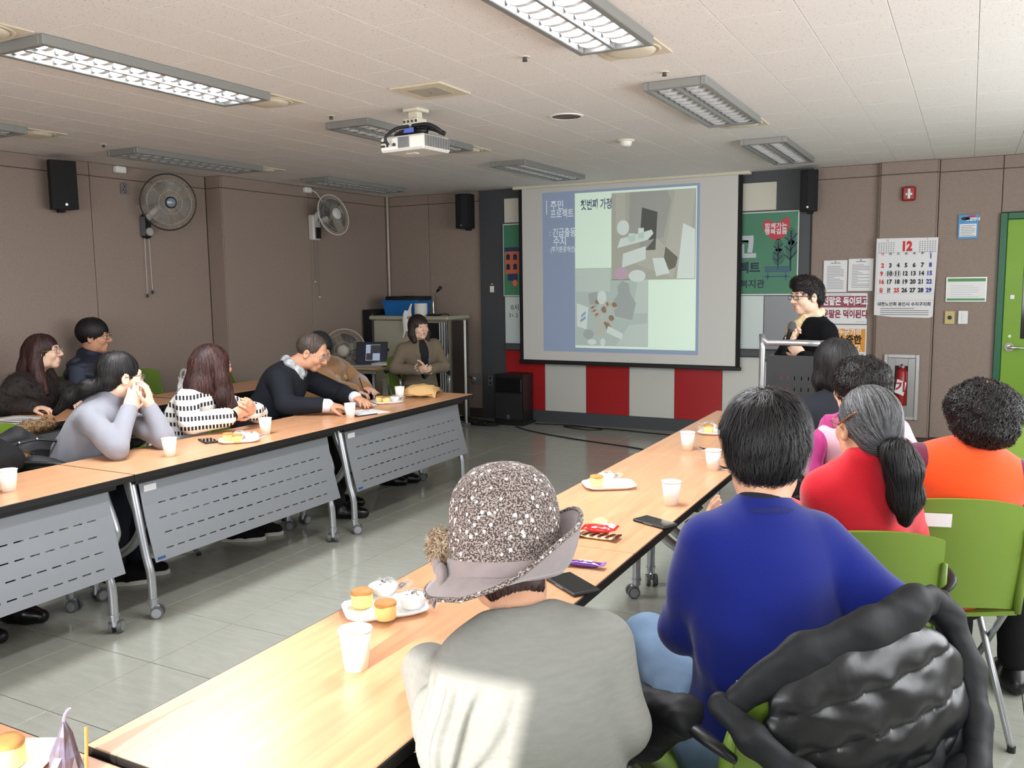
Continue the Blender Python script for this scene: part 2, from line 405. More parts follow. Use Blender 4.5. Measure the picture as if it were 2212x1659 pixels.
for bx, z0, z1, s_ in ((-1.605, 1.62, 1.87, 1), (-1.49, 1.60, 1.97, 1.35)):
    tr.append(stick(bx, z0, bx, z1, .011*s_))
    for k in range(3):
        zz = z0+(.28+.22*k)*(z1-z0)
        tr += [stick(bx, zz, bx-.042*s_, zz+.035*s_, .008*s_), stick(bx, zz+.015, bx+.042*s_, zz+.06*s_, .008*s_)]
flat('tree_branches', tr, M_BN, bn, yb2-.0007, .0005)
flat('bench', [rect(-1.725, -1.50, 1.592, 1.606), rect(-1.725, -1.50, 1.611, 1.624), rect(-1.725, -1.50, 1.63, 1.645), rect(-1.738, -1.492, 1.545, 1.556), rect(-1.70, -1.69, 1.52, 1.592), rect(-1.535, -1.525, 1.52, 1.592)], M_BB, bn, yb2-.0014, .0005)
hp = [(-1.752, 2.02), (-1.745, 2.065), (-1.715, 2.085), (-1.68, 2.07), (-1.645, 2.05), (-1.615, 2.048), (-1.585, 2.06), (-1.555, 2.09), (-1.53, 2.098), (-1.508, 2.075), (-1.502, 2.03), (-1.515, 1.985), (-1.55, 1.925), (-1.59, 1.893), (-1.63, 1.888), (-1.675, 1.905), (-1.715, 1.95), (-1.742, 1.99)]
flat('heart', [hp], mat('banner_red', (190, 62, 74), .5), bn, yb2, .0006)
text('함께가는', -1.63, 2.018, .042, M_WHITEI, bn, yb2-.001, bold=.02)
text('행복걸음', -1.63, 1.965, .042, M_WHITEI, bn, yb2-.001, bold=.02)
text('고', -1.93, 1.81, .20, mat('banner_letter', (190, 198, 202), .5), bn, yb2-.0005, bold=.06)
text('로젝트', -1.92, 1.63, .082, M_BN, bn, yb2-.0005, bold=.05)
text('노인복지관', -1.915, 1.478, .062, M_BN, bn, yb2-.0005, bold=.03)
flat('building', [rect(-4.51, -4.26, 1.62, 1.86)], mat('banner_brick', (196, 104, 82), .5), bn, yb2, .0005)
flat('building_roof', [rect(-4.515, -4.25, 1.86, 1.905), rect(-4.48, -4.36, 1.545, 1.62)], mat('banner_roof', (42, 60, 96), .5), bn, yb2-.0006, .0005)
flat('building_window', [q for k in range(3) for z in (1.695, 1.80) for q in ([(-4.495+.085*k, z-.03), (-4.45+.085*k, z-.03), (-4.45+.085*k, z+.015)]+[(-4.4725+.085*k+.0225*math.cos(a), z+.015+.02*math.sin(a)) for a in (.6, 1.57, 2.5)]+[(-4.495+.085*k, z+.015)],)], M_BN, bn, yb2-.0006, .0006)
flat('bag', [disc(-4.39, 1.52, .03, .035), rect(-4.33, -4.29, 1.49, 1.55)], mat('banner_orange', (226, 110, 70), .5), bn, yb2-.0012, .0005)

# projection screen and the slide thrown on it
ps = thing('projection_screen', 'pull-down projector screen with black borders showing a slide with two photos', 'screen', (-3.12, 8.37, .66))
obj('screen_case', MB().box(-4.36, -1.86, 8.33, 8.43, 2.505, ZC, .008), M_IVORY, ps, world=True)
obj('border', MB().box(-4.305, -1.928, 8.3715, 8.3745, .67, 2.51), M_BLACKM, ps, world=True)
obj('screen_fabric', MB().box(-4.262, -1.972, 8.3695, 8.3712, .695, 2.505), mat('screen_fabric', (214, 212, 207), .9), ps, world=True)
obj('weight_bar', MB().box(-4.31, -1.915, 8.355, 8.385, .652, .69, .006), M_BLACK, ps, world=True)
PE = .12
def pj(name, rgb, e=PE):
    m = mat('slide_'+name, rgb, .9, emit=e); m.cycles.emission_sampling = 'NONE'; return m
Y0 = 8.3692
sl = flat('slide', [rect(-4.02, -2.337, .792, 2.455)], pj('blue', (150, 165, 192)), ps, Y0, .0004)
def sf(name, polys, m, k):
    for q in polys: flat(name, [q], m, sl, Y0-.0004*k, .0003, world=False)
sf('slide_page', [rect(-3.648, -2.365, .836, 2.43)], pj('page', (222, 244, 226), .22), 1)
sf('photo', [rect(-3.245, -2.373, 1.536, 2.408)], pj('p1', (182, 184, 172)), 2)
sf('photo', [rect(-3.645, -2.852, .86, 1.542), rect(-3.645, -3.247, 1.54, 1.662)], pj('p2', (190, 206, 200)), 2)
D1, D2, D3 = pj('d1', (168, 170, 164)), pj('d2', (192, 192, 182)), pj('d3', (218, 230, 224), .16)
sf('photo_shape', [[(-3.06, 1.9), (-2.70, 1.95), (-2.62, 2.3), (-2.66, 2.405), (-3.05, 2.405)], [(-2.95, 1.83), (-2.78, 1.83), (-2.76, 2.2), (-2.92, 2.25)]], D1, 3)
sf('photo_shape', [[(-3.2, 2.0), (-3.09, 2.02), (-3.1, 2.405), (-3.2, 2.405)], [(-2.72, 1.6), (-2.45, 1.7), (-2.38, 2.4), (-2.58, 2.405)], [(-3.0, 1.7), (-2.6, 1.55), (-2.55, 1.75), (-2.78, 1.95)]], D2, 3)
sf('photo_shape', [[(-3.18, 1.86), (-2.86, 1.93), (-2.80, 1.99), (-2.82, 2.03), (-3.15, 1.95)], [(-3.13, 1.66), (-2.88, 1.74), (-2.88, 1.87), (-3.12, 1.8)], disc(-3.12, 2.06, .065, .075), rect(-3.06, -2.99, 1.92, 2.0), rect(-2.96, -2.90, 1.95, 2.05), [(-2.77, 1.57), (-2.63, 1.6), (-2.69, 1.75), (-2.81, 1.75)],
    [(-2.56, 1.545), (-2.38, 1.545), (-2.38, 2.02), (-2.50, 2.08)]], D3, 4)
sf('photo_shape', [disc(-3.14, 1.60, .07, .062)], pj('pink', (206, 176, 196)), 4)
sf('photo_shape', [disc(-2.97, 1.575, .09, .06)], D3, 5)
sf('photo_shape', [rect(-3.64, -3.26, 1.42, 1.655), [(-3.02, 1.2), (-2.86, 1.2), (-2.86, 1.54), (-2.96, 1.54)], [(-3.2, .865), (-2.86, .865), (-2.86, 1.1), (-3.05, 1.08)]], pj('d5', (204, 218, 210)), 3)
sf('photo_shape', [[(-3.20, 1.17), (-3.02, 1.13), (-2.98, 1.3), (-3.04, 1.4), (-3.06, 1.5), (-3.13, 1.53), (-3.18, 1.47), (-3.17, 1.4), (-3.24, 1.3)], disc(-3.5, .98, .06, .05), [(-3.47, 1.2), (-3.38, 1.3), (-3.40, 1.42), (-3.5, 1.4)]], pj('d6', (172, 182, 180)), 4)
random.seed(3)
sf('photo_shape', [disc(random.uniform(-3.46, -3.2), random.uniform(1.0, 1.32), random.uniform(.02, .04), n=9) for _ in range(22)], pj('d7', (206, 198, 184)), 5)
sf('photo_shape', [[(-3.63, 1.06), (-3.52, 1.03), (-3.5, 1.26), (-3.63, 1.3)], disc(-3.35, 1.36, .05, .07), [(-3.3, 1.0), (-3.13, .93), (-3.12, .99), (-3.28, 1.07)], disc(-3.46, .9, .05, .03), disc(-3.34, .9, .03, .04)], D3, 6)
sf('photo_shape', [[(-3.58, 1.15), (-3.53, 1.19), (-3.53, 1.22), (-3.58, 1.18)], [(-3.59, 1.1), (-3.53, 1.14), (-3.53, 1.17), (-3.59, 1.13)]], pj('bluem', (150, 176, 206)), 7)
M_SLW, M_SLB = pj('white', (222, 232, 240), .2), pj('ink', (108, 122, 144), .05)
sf('slide_rule', [rect(-3.975, -3.967, 2.23, 2.375)], M_SLW, 1)
def st(b, x, z, h, m, bold=.015, sq=.85): text(b, x, z, h, m, sl, Y0-.001, bold=bold, world=False, cx=False, squeeze=sq)
st('주민', -3.93, 2.315, .075, M_SLW); st('프로젝트', -3.93, 2.225, .075, M_SLW, sq=.72)
st('긴급출동', -3.905, 2.03, .075, M_SLW, sq=.72); sf('colon_dot', [disc(-3.935, 2.045, .005), disc(-3.935, 2.015, .005)], M_SLW, 2); st('수지', -3.90, 1.94, .075, M_SLW); st('(주거환경개선)', -3.93, 1.86, .05, M_SLW, sq=.68)
st('첫번째 가정', -3.585, 2.30, .085, M_SLB, .035, .62)

# ================================================================ door
dr = tag(thing('door_1', 'lime green door with dark green frame and lever handle', None, (.68, YW, 0)), kind='structure')
M_DG = mat('door_frame_green', (14, 92, 58), .4); M_LG = mat('door_lime', (118, 160, 28), .45, var=.04, vscale=3)
obj('frame', MB().box(.205, .26, YW-.035, YW+.012, 0, 2.055, .004).box(1.15, 1.205, YW-.035, YW+.012, 0, 2.055, .004).box(.26, 1.15, YW-.035, YW+.012, 2.0, 2.055, .004), M_DG, dr, world=True)
obj('leaf', MB().box(.262, 1.148, YW-.018, YW+.012, .01, 1.998, .003), M_LG, dr, world=True)
obj('glass_pane', MB().box(.395, .60, YW-.022, YW-.015, 1.0, 1.75, .003), mat('dark_glass', (40, 46, 44), .08), dr, world=True)
h = obj('handle', MB().cyl((.318, YW-.028, .928), .037, .012, 24, axis=1).tube([(.318, YW-.02, .928), (.318, YW-.075, .928), (.335, YW-.08, .928), (.43, YW-.08, .925)], [.013, .013, .013, .009], 10), M_CHROME, dr, world=True, smooth=True); smooth_by_angle(h)
obj('sticker', MB().box(.308, .338, YW-.0195, YW-.018, 1.335, 1.368), M_WHITEI, dr, world=True)
obj('cylinder_lock', MB().cyl((.318, YW-.02, 1.02), .012, .004, 16, axis=1), M_ALU, dr, world=True)
# ================================================================ things on the front wall
yw = YW-.0125                       # face of the wall panels
def lines(par, x0, x1, z0, z1, n, m=M_INKG, y=0, th=.0003, fr=.35, seed=1, name='print'):
    rnd = random.Random(seed); st_ = (z1-z0)/n
    polys = [rect(x0, x0+(x1-x0)*(1 if rnd.random() < .6 else rnd.uniform(.3, .95)), z0+st_*i, z0+st_*(i+fr)) for i in range(n)]
    return flat(name, polys, m, par, y, th)
def notice(label, x0, x1, z0, z1, seed, y=yw, tilt=0):
    t = thing('paper_notice', label, 'notice', ((x0+x1)/2, y, z0), group='typed sheets pinned to the wall')
    flat('sheet', [rect(x0, x1, z0, z1)], M_PAPER, t, y-.0005, .0008)
    w_ = x1-x0
    lines(t, x0+.03, x1-.03, z0+.03, z1-.045, 15, y=y-.0014, seed=seed)
    flat('heading', [rect(x0+w_*.3, x1-w_*.3, z1-.03, z1-.022)], M_INKG, t, y-.0014, .0003)
    obj('push_pin', MB().cyl(((x0+x1)/2, y-.008, z1-.012), .005, .007, 10, axis=1), M_BLACK, t, world=True)
notice('typed white sheet pinned on the wall, left one of the pair above the red poster', -1.2, -.995, 1.40, 1.69, 4)
notice('typed white sheet pinned on the wall beside the calendar, right one of the pair', -.985, -.775, 1.41, 1.70, 9)
t = thing('poster', 'white and dark red slogan poster on the wall behind the speaking woman', 'poster', (-1.0, yw, 1.1))
flat('sheet', [rect(-1.24, -.815, 1.11, 1.39)], M_PAPER, t, yw-.001, .001)
flat('red_band', [rect(-1.232, -.823, 1.26, 1.365)], mat('poster_red', (140, 30, 56), .35), t, yw-.0022, .0004)
text('거친말은 독이되고', -1.03, 1.312, .06, M_WHITEI, t, yw-.003, bold=.05, squeeze=.72)
text('고운말은 덕이된다', -1.03, 1.195, .06, mat('poster_red_ink', (140, 30, 60), .5), t, yw-.003, bold=.05, squeeze=.72)
text('♡', -.965, 1.245, .03, MATS['poster_red_ink'], t, yw-.003)
lines(t, -1.15, -.95, 1.372, 1.382, 1, y=yw-.003); lines(t, -.91, -.83, 1.128, 1.136, 1, y=yw-.003)
t = thing('poster', 'orange slogan poster on the wall below the red one', 'poster', (-1.0, yw, .82))
flat('sheet', [rect(-1.2, -.812, .822, 1.10)], M_PAPER, t, yw-.001, .001)
flat('orange_field', [rect(-1.19, -.822, .855, 1.065)], mat('poster_orange', (222, 148, 36), .35), t, yw-.0022, .0004)
text('누군가의', -.955, 1.03, .05, M_WHITEI, t, yw-.003, bold=.03, squeeze=.8)
text('소중한', -.955, .96, .065, M_INK, t, yw-.003, bold=.05, squeeze=.85)
text('꿈입니다.', -.955, .885, .05, M_WHITEI, t, yw-.003, bold=.03, squeeze=.8)
lines(t, -.9, -.83, .835, .842, 1, y=yw-.003)

# calendar on the pilaster
yc = YW-.064
t = thing('wall_calendar', 'large December wall calendar with red, black and blue dates', 'calendar', (-.51, yc, 1.18))
flat('sheet', [[(-.752, 1.195), (-.60, 1.178), (-.30, 1.172), (-.276, 1.185), (-.256, 1.868), (-.75, 1.872)]], mat('calendar_paper', (226, 225, 226), .6), t, yc, .002)
y2 = yc-.003
text('12', -.505, 1.795, .082, M_RED, t, y2, bold=.08, squeeze=.8)
text('11', -.66, 1.852, .016, M_RED, t, y2, bold=.04); text('1', -.342, 1.856, .016, M_RED, t, y2, bold=.04)
cols = [-.70, -.637, -.573, -.51, -.445, -.38, -.316]
for i, d in enumerate('日月火水木金土'): text(d, cols[i]+.004, 1.734, .02, M_RED if i == 0 else M_BLUE if i == 6 else M_INK, t, y2, bold=.03)
def day(s_, i, z, h=.038): text(s_, cols[i]+(.006 if z > 1.6 else 0), z, h, M_RED if i == 0 or s_ == '25' else M_BLUE if i == 6 else M_INK, t, y2, bold=.07, squeeze=.88)
day('1', 6, 1.705)
for r_, z in enumerate((1.632, 1.56, 1.488)):
    for i in range(7): day(str(2+7*r_+i), i, z)
for i, s_ in ((2, '25'), (3, '26'), (4, '27'), (5, '28'), (6, '29')): day(s_, i, 1.413)
day('23', 0, 1.424, .022); day('30', 0, 1.402, .022); day('24', 1, 1.424, .022); day('31', 1, 1.402, .022)
b = MB()
for x in (-.636, -.572): b.tube([(x+.029*math.cos(a), y2, 1.56+.028*math.sin(a)) for a in np.linspace(0, 2*PI, 20)], .0012, 5)
obj('pen_ring', b, M_INK, t, world=True)
polys = [rect(-.74, -.27, 1.745, 1.7465), rect(-.74, -.27, 1.384, 1.3855), rect(-.74, -.27, 1.325, 1.3265), rect(-.741, -.7395, 1.325, 1.745)]
for x0, z1 in ((-.735, 1.835), (-.405, 1.84)):
    for r_ in range(6):
        for c_ in range(7): polys.append(rect(x0+.02*c_, x0+.02*c_+.011, z1-.017*r_-.008, z1-.017*r_))
flat('fine_print', polys, M_INKG, t, y2, .0003)
text('대한노인회 용인시 수지구지회', -.51, 1.29, .027, M_INK, t, y2, bold=.04, squeeze=.95)
lines(t, -.70, -.31, 1.195, 1.268, 4, y=y2, seed=3, fr=.45)

t = thing('fire_alarm', 'red fire alarm strobe high on the pilaster', 'fire alarm', (-.5, YW-.06, 2.18))
obj('housing', MB().box(-.556, -.448, YW-.105, YW-.058, 2.188, 2.31, .012), mat('alarm_red', (150, 22, 28), .35), t, world=True)
obj('strobe', MB().box(-.514, -.49, YW-.118, YW-.1, 2.205, 2.292, .006).box(-.53, -.474, YW-.11, YW-.1, 2.235, 2.255, .004), mat('strobe_clear', (225, 225, 222), .2), t, world=True)
t = thing('sticker_notice', 'small blue and white printed notice beside the green door', 'notice', (-.03, yw, 1.85))
flat('sheet', [rect(-.11, .042, 1.85, 2.052)], mat('notice_blue', (64, 142, 196), .4), t, yw-.0005, .001)
flat('white_area', [rect(-.098, .03, 1.868, 1.975)], M_PAPER, t, yw-.0016, .0004); lines(t, -.09, .02, 1.875, 1.97, 7, y=yw-.0021)
flat('logo', [disc(-.055, 2.02, .035, .014)], M_INK, t, yw-.0016, .0004); text('출입안내', -.0, 2.012, .022, M_WHITEI, t, yw-.002, bold=.05)
flat('red_title', [rect(-.04, .02, 2.03, 2.045)], M_RED, t, yw-.0016, .0004)
t = thing('certificate', 'white landscape notice with green bands in a clear sleeve above the switches', 'notice', (-.02, yw, 1.31))
flat('sleeve', [rect(-.182, .13, 1.312, 1.522)], mat('sleeve_clear', (206, 214, 208), .12), t, yw-.0005, .001)
flat('sheet', [rect(-.172, .12, 1.322, 1.512)], M_PAPER, t, yw-.0016, .0004)
flat('green_band', [rect(-.172, .12, 1.485, 1.512), rect(-.172, .12, 1.322, 1.34)], mat('band_green', (70, 138, 66), .4), t, yw-.0021, .0003)
lines(t, -.15, .07, 1.355, 1.465, 6, y=yw-.0021, fr=.18, m=mat('ink_pale', (190, 190, 198), .7))
t = thing('wall_switch', 'ivory socket plate with a black round hole beside the white switch', 'switch plate', (-.143, yw, 1.115))
obj('plate', MB().box(-.183, -.104, yw-.008, yw, 1.116, 1.231, .004), mat('ivory_old', (196, 178, 122), .45), t, world=True)
obj('socket', MB().cyl((-.143, yw-.010, 1.174), .018, .004, 16, axis=1), M_BLACK, t, world=True)
t = thing('wall_switch', 'white light switch plate with a row of rockers beside the door', 'switch plate', (-.04, yw, 1.118))
obj('plate', MB().box(-.079, -.002, yw-.009, yw, 1.118, 1.234, .006), mat('switch_white', (226, 226, 224), .4), t, world=True)
for k in range(5): obj('rocker', MB().box(-.053, -.026, yw-.014, yw-.008, 1.136+.017*k, 1.15+.017*k, .003), M_WHITE, t, world=True)

# fire extinguisher cabinet
t = thing('extinguisher_cabinet', 'stainless steel wall cabinet with a slot window holding a red extinguisher', 'cabinet', (-.5, YW-.06, .25))
ye = YW-.063
obj('frame', MB().box(-.655, -.62, ye-.02, ye+.003, .258, .848, .006).box(-.395, -.36, ye-.02, ye+.003, .258, .848, .006).box(-.62, -.395, ye-.02, ye+.003, .258, .293, .006).box(-.62, -.395, ye-.02, ye+.003, .813, .848, .006), mat('satin_steel', (206, 206, 206), .32, metal=.6), t, world=True)
M_SS = mat('brushed_steel', (190, 190, 190), .3, metal=.8)
dd = MB().box(-.62, -.56, ye-.012, ye-.004, .293, .813, .002).box(-.455, -.395, ye-.012, ye-.004, .293, .813, .002).box(-.56, -.455, ye-.012, ye-.004, .293, .39, .002).box(-.56, -.455, ye-.012, ye-.004, .745, .813, .002)
dd = obj('door', dd, M_SS, t, world=True)
obj('latch', MB().box(-.61, -.59, ye-.018, ye-.01, .53, .60, .003), M_CHAR, dd)
obj('recess', MB().box(-.57, -.445, ye-.003, ye+.0, .38, .76), mat('dark_red_recess', (46, 16, 16), .7), t, world=True)
obj('extinguisher', MB().lathe([(0, .30), (.045, .30), (.048, .32), (.048, .60), (.03, .63), (.012, .645), (.012, .67), (0, .67)], 20, (-.505, ye-.004, .09)), mat('extinguisher_red', (150, 18, 22), .3), t, smooth=True, world=True)
obj('gauge', MB().cyl((-.49, ye-.06, .74), .012, .01, 12, axis=1).tube([(-.53, ye-.02, .735), (-.47, ye-.03, .745)], .006, 8), M_ALU, t, world=True)
obj('paper_tag', MB().prism([(-.555, .51), (-.48, .48), (-.458, .60), (-.535, .63)], ye-.058, ye-.0565, lambda x, z, y: (x, y, z)), M_PAPER, t, world=True)
text('기', -.507, .555, .07, mat('tag_red', (170, 40, 50), .6), t, ye-.0595, bold=.06)

# wall loudspeakers
def wall_speaker(label, loc, rz, w_=.19, h_=.36, tilt=0):
    t = thing('wall_speaker', label, 'loudspeaker', loc, rz, group='black loudspeakers on wall brackets')
    M = Matrix.Rotation(tilt, 4, 'X')
    b = MB(); 
    prof = [(-w_/2, 0), (-w_/2*.8, .15), (w_/2*.8, .15), (w_/2, 0)]
    prof = [(-w_*.36, .04), (-w_*.5, .16), (-w_*.46, .2), (0, .215), (w_*.46, .2), (w_*.5, .16), (w_*.36, .04)]
    b.prism(prof, -h_/2, h_/2); b.xf(M)
    obj('cabinet', b, M_BLACKM, t)
    g = MB().prism([(-w_*.44, .199), (0, .2165), (w_*.44, .199), (0, .222)], -h_/2+.02, h_/2-.02); g.xf(M)
    obj('grille', g, mat('speaker_grille', (26, 26, 28), .7, bump=.5, bscale=900), t)
    obj('badge', MB().cyl((0, .215, -h_/2+.03), .01, .01, 10, axis=1).xf(M), M_ALU, t)
    obj('bracket', MB().box(-.03, .03, .0, .06, -.12, -.02, .006).box(-.025, .025, .03, .1, -h_/2-.02, -h_/2+.01, .004), M_BLACKM, t)
    return t
wall_speaker('black loudspeaker high on the left wall beside the wall fan', (XL, 4.43, 2.31), -PI/2-.35, .2, .36)
wall_speaker('black loudspeaker on the wall left of the charcoal board', (-4.96, YW, 2.31), PI, .18, .37)
wall_speaker('black loudspeaker above the right edge of the green banner', (-1.32, YW-.03, 2.315), PI, .155, .36)
obj('speaker_cable', MB().tube([(-1.315, YW-.036, 2.12), (-1.315, YW-.036, .2)], .005, 6), M_BLACK, bd)

# wall fans
def fan_head(t, R, ring, blade_m, hub_m, cage_m, M, hubr=.055, spokes=90, clear=False):
    def part(name, b, m, sm=True): b.xf(M); return obj(name, b, m, t, smooth=sm)
    part('rim', MB().tube([(R*math.cos(a), 0, R*math.sin(a)) for a in np.linspace(0, 2*PI, 48, endpoint=False)], .006, 8, closed=True), ring)
    for nm, sgn, dep in (('front_cage', 1, .055), ('rear_cage', -1, .06)):
        b = MB()
        for k in range(spokes if sgn > 0 else spokes//2):
            a = 2*PI*k/(spokes if sgn > 0 else spokes//2)
            pts = [(r_*math.cos(a), sgn*dep*(1-(r_/R)**2.5), r_*math.sin(a)) for r_ in (hubr*.9, R*.5, R*.8, R)]
            b.tube(pts, .0011, 3, cap=False)
        for r_ in (R*.42, R*.8): b.tube([(r_*math.cos(a), sgn*dep*(1-(r_/R)**2.5), r_*math.sin(a)) for a in np.linspace(0, 2*PI, 40, endpoint=False)], .002, 4, closed=True)
        part(nm, b, cage_m)
    for k in range(4):
        a0 = 2*PI*k/4+.3
        def fn(u, v): r_ = .04+u*(R*.82-.04); a = a0+(v-.5)*(.75+.35*u); return (r_*math.cos(a), -.01+.05*(v-.5)*(1-.4*u), r_*math.sin(a))
        part('blade', MB().sheet(fn, 8, 6, .002), blade_m)
    part('hub_cap', MB().lathe([(0, .066), (hubr*.8, .064), (hubr, .052), (hubr, .04)], 24).xf(Matrix.Rotation(-PI/2, 4, 'X')), hub_m[0])
    if len(hub_m) > 1: part('hub_disc', MB().lathe([(0, .07), (hubr*.72, .068), (hubr*.75, .064)], 24).xf(Matrix.Rotation(-PI/2, 4, 'X')), hub_m[1])
    part('motor', MB().lathe([(0, -.17), (.035, -.165), (.052, -.14), (.055, -.07), (.045, -.05)], 20).xf(Matrix.Rotation(-PI/2, 4, 'X')), blade_m if not clear else MATS['fan_white'])
M_FANW = mat('fan_white', (214, 212, 206), .4); M_CAGE = mat('fan_cage', (196, 190, 176), .4, metal=.2)
M_BLADE = mat('fan_blade', (150, 148, 144), .25, alpha=.45); M_BLADED = mat('fan_blade_dark', (70, 74, 76), .3, alpha=.7)
f1 = thing('wall_fan', 'black rimmed wall fan with cream wire cage on the left wall', 'fan', (XL, 5.40, 2.2))
Mx = Matrix.Translation((.22, -.10, .045)) @ Matrix.Rotation(-PI/2-.38, 4, 'Z') @ Matrix.Rotation(-.12, 4, 'X')
fan_head(f1, .235, M_BLACK, M_BLADE, [M_BLACK, mat('fan_logo', (150, 160, 176), .3, metal=.3)], M_CAGE, Mx, .052, 110)
obj('wall_mount', MB().box(0, .05, -.235, -.13, -.26, -.05, .03), M_BLACK, f1)
obj('control_dial', MB().cyl((.05, -.175, -.2), .035, .012, 20, axis=0), mat('dial_grey', (170, 170, 168), .3), f1)
obj('neck', MB().tube([(.02, -.18, -.1), (.09, -.14, -.03), (.12, -.08, .03)], .03, 12), M_FANW, f1, smooth=True)
c_ = obj('pull_cord', MB().tube([(.03, -.21, -.25), (.03, -.215, -.73)], .002, 5).tube([(.03, -.165, -.25), (.03, -.16, -.70)], .002, 5), M_FANW, f1)
obj('cord_knob', MB().cyl((.03, -.215, -.76), .009, .03, 8).cyl((.03, -.16, -.73), .009, .03, 8), M_BLACK, c_)
f2 = thing('wall_fan', 'white wall fan turned sideways on the wall near the corner', 'fan', (-6.1, 7.14, 2.13))
Mx = Matrix.Translation((.28, .02, .11)) @ Matrix.Rotation(-PI/2-.1, 4, 'Z') @ Matrix.Rotation(.22, 4, 'X')
fan_head(f2, .21, M_FANW, M_BLADED, [M_FANW], M_CAGE, Mx, .06, 70, True)
obj('wall_mount', MB().box(0, .075, -.055, .06, -.14, .12, .012), M_FANW, f2)
obj('control_panel', MB().box(.075, .085, -.03, .05, -.125, -.01, .004), M_BLACK, f2)
obj('neck', MB().tube([(.05, 0, .06), (.09, .0, .12), (.15, .01, .14)], .032, 12), M_FANW, f2, smooth=True)
c_ = obj('pull_cord', MB().tube([(.05, -.03, -.13), (.05, -.03, -.56)], .002, 5).tube([(.05, .03, -.13), (.05, .03, -.72)], .002, 5), M_CHAR, f2)
obj('cord_knob', MB().sph((.05, -.03, -.57), .009).sph((.05, .03, -.73), .009), M_FANW, c_)
t = thing('junction_box', 'white cable box high on the left wall above the black rimmed fan', 'junction box', (XL, 4.99, 2.49), group='white cable boxes under the ceiling')
obj('box', MB().box(0, .05, -.05, .05, -.02, .035, .008), M_WHITE, t)
obj('coiled_cord', MB().tube([(.02, .04+.03*math.sin(5*a), -.14+.045*math.cos(a*6+.5)) for a in np.linspace(0, 6, 60)], .003, 5), M_GREY, t)
t = thing('junction_box', 'white cable box under the ceiling with a lead down to the white wall fan', 'junction box', (-6.1, 7.07, 2.5), group='white cable boxes under the ceiling')
obj('box', MB().box(0, .05, -.045, .045, -.03, .025, .008), M_WHITE, t)
obj('lead', MB().tube([(.04, .04, 0), (.06, .10, -.03), (.1, .15, -.12), (.16, .18, -.2)], .005, 6, smooth=4), M_WHITE, t)

# ================================================================ ceiling fittings
M_HOUS = mat('fixture_housing', (146, 147, 144), .4, metal=.3)
M_LOUV = mat('louver_silver', (240, 241, 242), .3, metal=.1)
M_TUBE = mat('fluorescent_tube', (255, 255, 255), .3, emit=30, ecol=(244, 246, 255))
M_TUBEOFF = mat('fluorescent_tube_off', (235, 235, 232), .3)
def fixture(label, lit):
    t = thing('ceiling_light', label, 'ceiling light', (0, 0, 0), group='recessed louvre ceiling lights')
    a, l, d = .165, .635, -.042
    obj('frame', MB().box(-a, -a+.03, -l, l, d, 0, .003).box(a-.03, a, -l, l, d, 0, .003).box(-a+.03, a-.03, -l, -l+.03, d, 0, .003).box(-a+.03, a-.03, l-.03, l, d, 0, .003).box(-.008, .008, -l+.03, l-.03, d, -.005, .002), M_HOUS, t)
    obj('reflector', MB().box(-a+.03, a-.03, -l+.03, l-.03, -.008, 0), mat('reflector_lit', (240, 240, 240), .3) if lit else mat('reflector_shaded', (92, 94, 92), .35, metal=.3), t)
    me = MB().prism([(-.063, 0), (.063, 0), (.055, -.014), (.02, -.026), (-.02, -.026), (-.055, -.014)], -.014, .014, lambda x, z, y: (x, y+.35*(z+.013), z)).mesh('louver_blade', M_LOUV)
    for sx in (-1, 1):
        for k in range(13): put('louver_blade', me, t, loc=(sx*.0715, -l+.08+.0925*k, -.012))
        obj('tube', MB().cyl((sx*.0715, -l+.05, -.016), .0085, 2*l-.1, 10, axis=1), M_TUBE if lit else M_TUBEOFF, t, smooth=True)
    return t
FX = [(-3.45, 2.93, 1, 'lit louvre ceiling light at the upper left, brightest of the left column'), (-1.362, 2.93, 1, 'lit louvre ceiling light cut by the top edge of the photo'),
      (-1.36, 5.0, 0, 'unlit louvre ceiling light at upper right, nearer one'), (-1.36, 7.12, 0, 'unlit louvre ceiling light nearest the right loudspeaker'),
      (-3.44, 5.02, 0, 'unlit louvre ceiling light half hidden by the projector'), (-3.45, 7.15, 0, 'unlit louvre ceiling light in front of the projection screen'),
      (-5.52, 5.05, 0, 'unlit louvre ceiling light over the black rimmed wall fan'), (-5.50, 7.15, 0, 'unlit louvre ceiling light over the white wall fan'), (-5.44, 2.90, 0, 'louvre ceiling light only just showing at the left edge')]
P0 = {1: fixture('', 1), 0: fixture('', 0)}; used = {0: 0, 1: 0}
for x, y, l, lab in FX:
    o = dup(P0[l], (x, y, ZC), 0, lab) if used[l] else P0[l]
    if not used[l]: o.location = (x, y, ZC); o['label'] = lab
    used[l] = 1
    if l:
        a_ = lamp('tube_glow', 'AREA', (x, y, ZC-.05), (0, 0, 0), 48, (.95, .97, 1), .26, 1.2)
M_OLDIV = mat('ivory_aged', (222, 212, 188), .5)
def diffuser(label, x, y):
    t = thing('air_diffuser', label, 'air diffuser', (x, y, ZC), group='square ceiling diffusers beside the lights')
    obj('plate', MB().box(-.15, .15, -.14, .14, -.006, 0, .003), M_OLDIV, t)
    obj('dome', MB().lathe([(.0, -.022), (.075, -.021), (.105, -.016), (.112, -.008)], 32).lathe([(.135, -.005), (.128, -.012), (.12, -.006)], 32), mat('ivory_dome', (228, 219, 198), .45), t, smooth=True)
